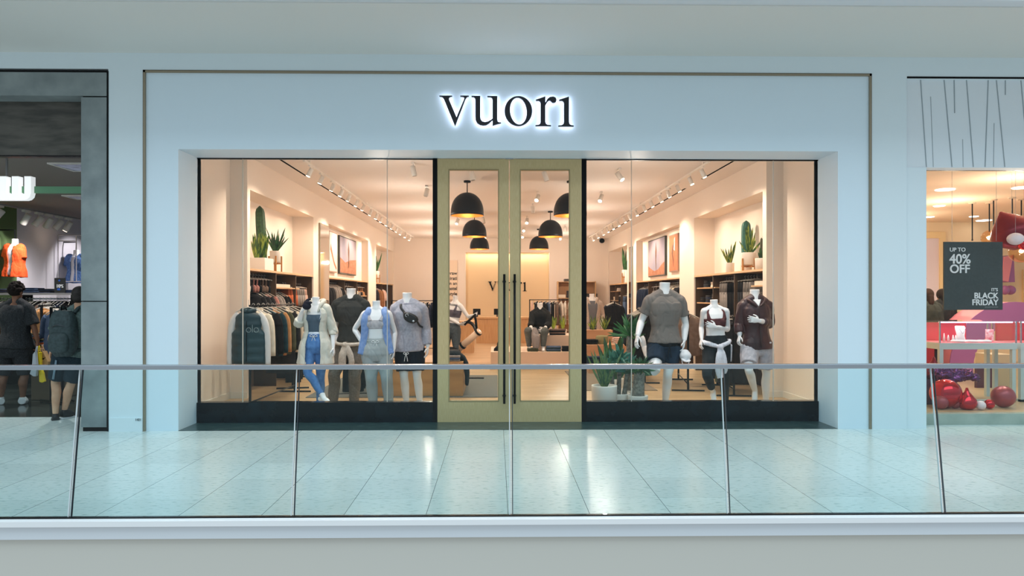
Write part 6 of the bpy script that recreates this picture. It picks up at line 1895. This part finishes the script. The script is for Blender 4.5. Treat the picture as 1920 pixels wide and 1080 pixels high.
structure(box('baseboard_right_shop', mat('sill_stone', (150, 162, 152), .4, rgb2=(166, 176, 166), scale=6), ax(1712, YR0), 14, YR0-.04, YR0+.08, 0, zbs))
root = empty('window_3', (7, YR0, 0), None, None); structure(root)
xm = ax(1992, YR0)
for a, b in ((ax(1712, YR0)+.002, xm-.003), (xm+.003, 13.9)): MB().box(a, b, YR0, YR0+.012, zbs+.001, zw1-.012).build('pane', shopglass, root)
ZR = 3.15
yB = 14.9
creamw = mat('cream_wall', (238, 214, 176), .7)
structure(box('ceiling_right', mat('right_ceiling', (236, 212, 184), .8), 5.0, 14, YR0+.1, yB+.2, ZR, ZR+.1))
structure(box('floor_right', mat('beige_floor', (198, 170, 136), .3), 5.0, 14, YR0+.08, yB+.2, .0, zbs-.004))
structure(box('wall_right_shop_back', creamw, 5.0, 14, yB, yB+.1, 0, ZR))
structure(box('wall_right_shop_left', creamw, 4.98, 5.06, YR0+.1, yB, 0, ZR))
ZF = zbs - .004
# framed doorway with pale poster
xa, xb = ax(1690, yB), ax(1770, yB)
m = MB(); m.box(xb-.13, xb, yB-.06, yB, 0, az(435, yB, 1740)); m.box(xa, xb-.13, yB-.06, yB, az(447, yB, 1740), az(435, yB, 1740)); structure(m.build('trim_34', mat('cream_moulding', (232, 204, 152), .5)))
pst = box('wall_poster', mat('poster_lilac', (222, 208, 216), .6), xa, xb-.13, yB-.03, yB-.01, 0.2, az(447, yB, 1740)); tag(pst, 'large pale lilac wall poster with a pink hat, left end of the right shop', 'poster')
mb = MB(); mb.prism([at(px, py, yB-.04) for px, py in ((1708, 520), (1716, 504), (1726, 510), (1738, 522), (1735, 530), (1727, 531), (1718, 525))], (0, .006, 0)); mb.build('painted_hat', mat('poster_pink', (226, 150, 150), .6), pst)
mb = MB(); mb.prism([at(px, py, yB-.035) for px, py in ((1708, 527), (1722, 527), (1722, 545), (1708, 545))], (0, .004, 0)); mb.build('painted_face', mat('poster_skin', (214, 166, 140), .6), pst)
o = box('cream_door_leaf', mat('cream_moulding', (232, 204, 152), .5), ax(1916, yB), ax(1935, yB), yB-.05, yB, .1, az(506, yB, 1920)); tag(o, 'cream panelled cabinet at the right edge of the photo', 'cabinet')
WR2 = (1.0, .86, .68)
for (x, y) in ((6.4, 10.2), (8.2, 10.2), (6.6, 12.6), (9.4, 12.6)):
    spot_light('right_shop_lamp', (x, y, ZR-.12), (x, y+.2, 0), 95, WR2, 150, .7, .06)
for (x, y) in ((7.0, 9.2), (7.6, 11.5), (8.0, 13.6)):
    ld = bpy.data.lights.new('right_glow', 'POINT'); ld.energy = 34; ld.color = WR2; ld.shadow_soft_size = .05
    lo = bpy.data.objects.new('right_glow', ld); COL.objects.link(lo); lo.location = (x, y, ZR-.5)
dl = mat('downlight_glow', (255, 250, 245), .4, emit=6)
wds = ['nearest the window, long', 'by the left jamb, high', 'by the left jamb, middle', 'left of centre', 'left, low', 'farthest left, lowest', 'right of the first pendant rod', 'below the pendant canopies', 'at the right edge']
for k, (px, py, rr) in enumerate(((1772, 353, .13), (1718, 367, .10), (1761, 384, .09), (1742, 405, .09), (1721, 411, .09), (1730, 398, .06), (1826, 404, .08), (1845, 411.5, .14), (1915, 349, .12))):
    Yk = F*(ZR-H)/(HY-py)
    p = at(px, py, Yk)
    m = MB(); m.lathe((p.x, p.y, ZR-.010), [(rr, 0), (rr, .009)], 24); o = m.build('downlight', dl); tag(o, 'round glowing downlight in the right shop ceiling, ' + wds[k], 'downlight')
# globe pendants
amber = glass_mat('amber_glass', (.93, .72, .48), f0=.10)
for k, (px, pyc, pyb, g) in enumerate(((1823, 378, 450, 0), (1855, 378, 446, 1), (1863, 372, 470, 0), (1898, 368, 440, 0), (1915, 371, 471, 2))):
    Yk = F*(ZR-H)/(HY-pyc)
    p = at(px, pyc, Yk); b = at(px, pyb, Yk)
    root = empty('globe_pendant', (p.x, p.y, ZR), ('thin black pendant rod behind the black sale poster', 'small amber glass globe pendant above the sale poster', 'thin black pendant rod beside the amber globe', 'thin black pendant rod above the dark red balloon', 'large amber glass globe pendant at the right edge, below the balloon')[k], 'pendant lamp')
    m = MB(); m.tube([(p.x, p.y, ZR), (b.x, b.y, b.z+(.10 if g else 0))], .010, 8); m.build('pendant_rod', blackm, root)
    m = MB(); m.lathe((p.x, p.y, ZR-.02), [(.05, 0), (.06, .02)], 20); m.build('canopy', mat('canopy_cream', (206, 186, 160), .5), root)
    rr = {0: .03, 1: .13, 2: .19}[g]
    if g:
        MB().ball(b, rr, n=28, m=18).build('glass_globe', amber, root, True)
        MB().ball(b, .035).build('bulb', mat('bulb_glow2', (255, 210, 150), .4, emit=16), root, True)
    else:
        MB().ball(b, .016).build('rod_end', blackm, root, True)
# poster
YPp = 8.75
pc = mat('poster_charcoal', (50, 60, 62), .45, rgb2=(58, 68, 70), scale=50)
x0, x1 = ax(1770, YPp), ax(1880, YPp)
z1, z0 = az(453.5, YPp, 1825), az(581, YPp, 1825)
po = box('sale_poster', pc, x0, x1, YPp, YPp+.02, z0, z1); tag(po, 'large hanging charcoal sale poster with white lettering in the right shop window', 'poster')
for px in (1785, 1868):
    p = at(px, 452, YPp+.01); MB().tube([p, Vector((p.x, p.y, ZR))], .002, 6).build('hanging_wire', steel, po)
lwt = mat('lettering_white', (230, 232, 236), .5)
def ptext(s_, px, py, size_px, align, b=.0, sx=1.0, nm='lettering'):
    p = at(px, py, YPp-.002); k = 1.0*YPp/F
    return text(nm, s_, p, size_px*k, lwt, po, align, bold=b, sx=sx)
ptext('UP TO', 1780.5, 471.5, 10.5, 'LEFT', .0008, 1.0)
ptext('40%', 1780, 494, 25.5, 'LEFT', .003, .95)
ptext('OFF', 1780.5, 511.5, 22.5, 'LEFT', .003, .98)
ptext("IT'S", 1871, 546, 8.5, 'RIGHT', .0006)
ptext('BLACK', 1871.5, 559.5, 15.5, 'RIGHT', .0022, .97)
ptext('FRIDAY', 1871.5, 572, 15.5, 'RIGHT', .0022, .97)
p = at(1859, 575.8, YPp-.002); box('underline', lwt, p.x-.085, p.x+.085, p.y-.002, p.y+.003, p.z-.001, p.z+.001, po)
# purple arch
lil2 = mat('lilac_panel', (158, 96, 150), .4)
pkp = mat('pink_panel', (226, 138, 150), .4)
Ya = 11.6
root = empty('display_arch', tuple(at(1905, 690, Ya)), 'huge purple arch with a pink left edge standing behind the jewellery case', 'display arch')
n = 40
def arch(mb, R0, R1, Y, th, a0=-.12*PI, a1=1.12*PI, ccx=1905, ccy=690):
    secs = []
    for i in range(n+1):
        a = a0 + (a1-a0)*i/n
        o_ = at(ccx+R1*math.cos(a), ccy-R1*math.sin(a), Y); i_ = at(ccx+R0*math.cos(a), ccy-R0*math.sin(a), Y)
        secs.append([o_, i_, i_+Vector((0, th, 0)), o_+Vector((0, th, 0))])
    mb.loops(secs)
mb = MB(); arch(mb, 80, 124, Ya, .02); mb.build('front_face', lil2, root)
mb = MB(); arch(mb, 80.5, 123.5, Ya+.021, .55); mb.build('pink_side', pkp, root)
# wall "!" shape
root = empty('wall_letter', tuple(at(1890, 520, yB-.3)), 'pink and purple exclamation-shaped wall ornament right of the sale poster', 'ornament')
mb = MB(); mb.prism([at(px, py, yB-.35) for px, py in ((1884, 482), (1901, 478), (1903, 529), (1890, 529))], (0, .3, 0)); mb.build('stroke', lil2, root)
mb = MB(); mb.prism([at(px, py, yB-.37) for px, py in ((1883, 482), (1900, 478), (1891, 528), (1879, 526))], (0, .02, 0)); mb.build('pink_stroke', pkp, root)
mb = MB(); mb.ball(at(1894, 544, yB-.3), .11, .10, .10); mb.ball(at(1884, 544, yB-.4), .09, .08, .10); mb.build('dot', lil2, root, True)
# display cases
casew = mat('case_pale_blue', (196, 208, 208), .4)
pinkb = mat('case_pink_back', (200, 52, 74), .5)
clear = glass_mat('case_glass', (.985, .99, .99), f0=.02)
def case(x0, x1, y0, y1, lab, backw=1.0):
    root = empty('jewellery_case', ((x0+x1)/2, (y0+y1)/2, ZF), lab, 'display case')
    zt_, zb_, zc_ = az(603, y0, 1830), az(643.5, y0, 1830), az(655, y0, 1830)
    box('case_base', casew, x0-.01, x1+.01, y0-.01, y1+.01, zc_, zb_, root)
    for (x, y) in ((x0, y0), (x1-.05, y0), (x0, y1-.05), (x1-.05, y1-.05)): box('leg', casew, x, x+.05, y, y+.05, ZF, zc_, root)
    m = MB(); m.box(x0, x1, y0, y0+.05, ZF, ZF+.03); m.box(x0, x0+.05, y0, y1, ZF, ZF+.03); m.build('foot_rail', casew, root)
    m = MB()
    for (a, b, c, d) in ((x0, x1, y0, y0+.006), (x0, x1, y1-.006, y1), (x0, x0+.006, y0+.006, y1-.006), (x1-.006, x1, y0+.006, y1-.006)): m.box(a, b, c, d, zb_, zt_)
    m.box(x0, x1, y0, y1, zt_, zt_+.006); m.build('glass_box', clear, root)
    m = MB()
    for (x, y) in ((x0, y0), (x1, y0), (x0, y1), (x1, y1)): m.box(x-.008, x+.008, y-.008, y+.008, zb_, zt_+.006)
    m.build('corner_post', steel, root)
    box('pink_back', pinkb, x0+.03, x0+.03+(x1-x0-.06)*backw, y1-.05, y1-.02, zb_, zt_-.03, root)
    box('pink_floor', mat('case_pink_floor', (214, 110, 122), .5), x0+.02, x1-.02, y0+.02, y1-.06, zb_, zb_+.006, root)
    m = MB(); m.box(x0+.02, x1-.02, y0+.03, y0+.055, zt_-.018, zt_-.002); m.build('light_strip', mat('case_light', (240, 230, 255), .4, emit=2), root)
    return root, zb_+.006, zt_
xc0, xc1 = ax(1762, 9.2), ax(1905, 9.2)
_, zc0, zct = case(xc0, xc1, 9.2, 9.74, 'glass-topped jewellery case with a pink interior on pale blue legs', .68)
area_light('case_lamp', ((xc0+xc1)/2, 9.40, zct-.03), (0, 0, 0), xc1-xc0-.1, .04, 2.2, (1, .92, 1))
case(ax(1914, 9.2), ax(2060, 9.2), 9.2, 9.74, 'second pink jewellery case cut by the right edge of the photo')
wd = mat('display_white', (238, 234, 236), .4)
c = Vector((ax(1803, 9.4), 9.42, zc0))
m = MB(); m.loft([(c+Vector((0,0,0)), Vector((1,0,0)), Vector((0,1,0)), .07, .04, 2.2), (c+Vector((0,.0,.08)), Vector((1,0,0)), Vector((0,1,0)), .05, .03, 2.2), (c+Vector((0,.01,.17)), Vector((1,0,0)), Vector((0,1,0)), .068, .03, 2.2), (c+Vector((0,.02,.215)), Vector((1,0,0)), Vector((0,1,0)), .065, .02, 2.2)], 20)
o = m.build('necklace_bust', wd, smooth=True); tag(o, 'white necklace bust in the middle of the jewellery case', 'jewellery stand')
m = MB(); m.tube([c+Vector((-.05,-.03,.20)), c+Vector((-.02,-.04,.14)), c+Vector((0,-.045,.11)), c+Vector((.02,-.04,.14)), c+Vector((.05,-.03,.20))], .003, 6, sub=3); m.build('necklace', steel, o)
for k, px in enumerate((1766, 1778, 1787, 1792)):
    c = Vector((ax(px, 9.38)+(.03 if k == 0 else 0), 9.38, zc0)); m = MB(); m.lathe(c, [(.018, 0), (.012, .06), (.004, .095 if k else .12)], 14); o = m.build('ring_cone', wd, smooth=True)
    tag(o, 'slim white ring cone in the jewellery case, %s' % ('leftmost', 'second', 'third', 'fourth, beside the bust')[k], 'jewellery stand')
for k, px in enumerate((1797, 1822, 1846)):
    c = Vector((ax(px, 9.32), 9.33, zc0)); m = MB(); m.lathe(c, [(.09, 0), (.085, .022), (.07, .028), (.01, .028)], 24); o = m.build('jewellery_tray', wd, smooth=True); tag(o, 'round white jewellery tray in the case, %s' % ('left of three', 'middle of three', 'right of three')[k], 'jewellery tray')
c = Vector((ax(1858, 9.4), 9.42, zc0)); o = box('jewellery_card', mat('card_print', (232, 214, 218), .5, rgb2=(214, 120, 130), scale=30), c.x-.055, c.x+.055, c.y, c.y+.012, c.z, c.z+.17); tag(o, 'white printed card standing in the jewellery case', 'card')
# things behind the case
o = box('counter_block', mat('counter_pale', (222, 212, 208), .5), ax(1770, 12.6), ax(1815, 12.6), 12.6, 13.1, ZF, az(603, 12.6, 1800)); tag(o, 'pale counter block behind the sale poster', 'counter')
o = box('counter_case', mat('case_dark_glass', (44, 52, 54), .15), ax(1772, 12.6), ax(1812, 12.6), 12.55, 12.9, az(597, 12.6, 1800), az(587, 12.6, 1800)); tag(o, 'dark glazed top on the pale counter below the sale poster', 'display case')
o = box('display_board', mat('plum_panel', (88, 48, 68), .5), ax(1832, 10.6), ax(1860, 10.6), 10.6, 10.66, ZF, az(690, 10.6, 1845)); tag(o, 'plum coloured panel standing under the jewellery case', 'panel')
o = box('display_board', mat('red_panel', (150, 30, 44), .5), ax(1708, 11.4), ax(1752, 11.4), 11.4, 11.46, ZF, az(650, 11.4, 1730)); tag(o, 'crimson panel low behind the left end of the jewellery case', 'panel')
o = box('stand_block', mat('greige_block', (188, 176, 150), .6), ax(1862, 10.6), ax(1902, 10.6), 10.62, 11.0, ZF, az(665, 10.6, 1880)); tag(o, 'greige block beside the plum panel under the case', 'block')
# balloons
chr_r = mat('chrome_red', (196, 50, 60), .10, .9)
mat_r = mat('matte_rose', (160, 72, 80), .30, .35)
drk_r = mat('dark_red_pearl', (120, 32, 44), .28, .6)
wht_b = mat('pale_pink_ball', (232, 216, 222), .45)
def balloon(px, py, rpx, Y, mt, lab, shape=0, nm='balloon'):
    c = at(px, py, Y); r = rpx*Y*1.02/F
    if c.z - r < ZF + .002 and shape != 9: c.z = ZF + r + .001
    m = MB()
    if shape == 0: m.ball(c, r, n=36, m=22)
    elif shape == 1:   # pointed drop
        m.lathe(c - Vector((0,0,r)), [(r*.55, 0), (r*.9, r*.28), (r*1.05, r*.75), (r*.95, r*1.15), (r*.62, r*1.6), (r*.25, r*2.05), (.012, r*2.5)], 32)
    o = m.build(nm, mt, None, True); tag(o, lab, 'balloon', None)
    return o
balloon(1773, 738, 27, 8.72, chr_r, 'largest shiny red ball on the right shop window floor')
balloon(1764, 765, 13, 8.62, mat_r, 'dusky rose ball below the largest shiny red one')
balloon(1790, 766, 12, 8.66, mat_r, 'small dusky ball squeezed between the shiny red ones')
balloon(1813, 762, 16, 8.60, chr_r, 'shiny red drop-shaped balloon with a pointed top', 1)
balloon(1839, 768, 8.5, 8.55, wht_b, 'small pale pink ball on the right shop window floor')
balloon(1855, 766, 9, 8.62, chr_r, 'small shiny red ball beside the pale pink one')
balloon(1881, 757, 20, 8.75, mat_r, 'large dusky rose ball at the right of the window floor')
o = box('display_block', mat('plum_panel', (88, 48, 68), .5), ax(1730, 9.0), ax(1776, 9.0), 8.99, 9.16, ZF, az(712, 9.0, 1750)); tag(o, 'plum block behind the largest shiny red ball', 'block')
balloon(1751, 695, 17, 9.07, drk_r, 'dark red pointed balloon half hidden by the handrail', 1)
# diamond-shaped hanging balloon
c = at(1897, 432, 8.9); r = 36*8.9/F
R_ = Matrix.Rotation(math.radians(-38), 3, 'Y')
m = MB(); m.lathe(c, [(.01, -r*1.1), (r*.45, -r*.95), (r*.95, -r*.45), (r*1.08, 0), (r*.80, r*.38), (r*.35, r*.85), (.01, r*1.15)], 30, rot=Matrix.Rotation(math.radians(-32), 3, 'Y'))
o = m.build('balloon', drk_r, smooth=True); tag(o, 'large dark red pointed balloon hanging at the top right', 'balloon')
m = MB(); m.tube([c, Vector((c.x, c.y, ZR))], .0015, 6); m.build('string', steel, o)
c = at(1904, 448, 8.5); m = MB(); m.ball(c, 14*8.5/F, 14*8.5/F, 11.5*8.5/F, n=28, m=18); o = m.build('balloon', wht_b, smooth=True); tag(o, 'pale pink fluted balloon in front of the dark red pointed one', 'balloon')
m = MB(); m.tube([c, Vector((c.x, c.y, ZR))], .0015, 6); m.build('string', steel, o)
c = at(1920, 458, 8.75); m = MB(); m.ball(c, 11*8.7/F); m.tube([c, Vector((c.x, c.y, ZR))], .0015, 6); o = m.build('balloon', chr_r, smooth=True); tag(o, 'crimson balloon cut by the right photo edge', 'balloon')
# foil bow heap under the case
mb = MB(); c = Vector((ax(1786, 8.98), 8.98, az(704, 8.95, 1775)))
mb.ball(c, .26, .09, .085); mb.ball(c + Vector((-.15, 0, .03)), .12, .08, .09); mb.ball(c + Vector((.22, .0, -.02)), .14, .07, .06)
o = solid(mb, 'foil_bow', mat('foil_plum', (110, 60, 104), .14, .9), None, voxel=.010, smooth=1, wr=.06, wscale=15, vert=1.0); tag(o, 'crumpled plum foil bow on top of the largest red ball', 'bow')

# shoppers behind the case
for k, (px, Y, col, hair, lab, f) in enumerate(((1741, 11.8, (52, 54, 48), (52, 36, 28), 'shopper in a dark olive coat bending at the jewellery counter, seen from behind', (.3, 1, 0)), (1768, 12.3, (30, 32, 32), (34, 26, 22), 'shopper in a black coat half hidden by the sale poster', (-.2, 1, 0)), (1718, 12.2, (34, 36, 36), (150, 96, 48), 'copper-haired shopper at the jamb of the right shop', (.5, .8, 0)))):
    g = Fig(Y, 'f', 1.0, face=f, top=(px, 561), neck=(px, 569), shL=(px-15, 576), shR=(px+15, 576), elL=(px-21, 605), wrL=(px-14, 628, .2), elR=(px+20, 605), wrR=(px+14, 628, .2), hipL=(px-8, 634), hipR=(px+8, 634), knL=(px-8, 675), anL=(px-8, 712), knR=(px+8, 675), anR=(px+8, 712))
    dz = Vector((0, 0, 0))
    r = empty('person', (g.hm.x, Y, ZF), lab, 'person')
    mb = g.body(curl=(.8, .8)); hc = at(px, 555, Y) + Vector((.0, .03, 0)); face_head(g, mb, hc, .95, f); solid(mb, 'body', sk2, r, voxel=.010)
    cm = cloth('coat_%d' % k, col, tuple(v+16 for v in col), scale=10)
    mb = MB(); g.torso(mb, .055, -.10, .96, flare=.02); g.yoke(mb, .035)
    for b_ in 'LR': g.arm(mb, b_, .034, 1.9, .016)
    solid(mb, 'coat', cm, r, voxel=.012, wr=.022)
    mb = MB()
    for b_ in 'LR': g.leg(mb, b_, .018, 1.95, .02)
    solid(mb, 'trousers', cloth('dark_trousers', (46, 46, 50)), r, voxel=.012)
    mb = MB(); mb.ball(hc + Vector((0, -.01, .03)), .092, .108, .104); mb.tube([hc + Vector((0, -.07, 0)), hc + Vector((0, -.085, -.10)), hc + Vector((0, -.08, -.20))], [.06, .055, .03], 12, sub=3); solid(mb, 'hair', mat('hair_%d' % k, hair, .85, spec=.1, rgb2=tuple(v+18 for v in hair), scale=40, stretch=(3, 3, .5)), r, voxel=.009)
    for b_ in 'LR':
        mb = MB(); g.foot(mb, b_, .012); solid(mb, 'shoe', black, r, voxel=.01)
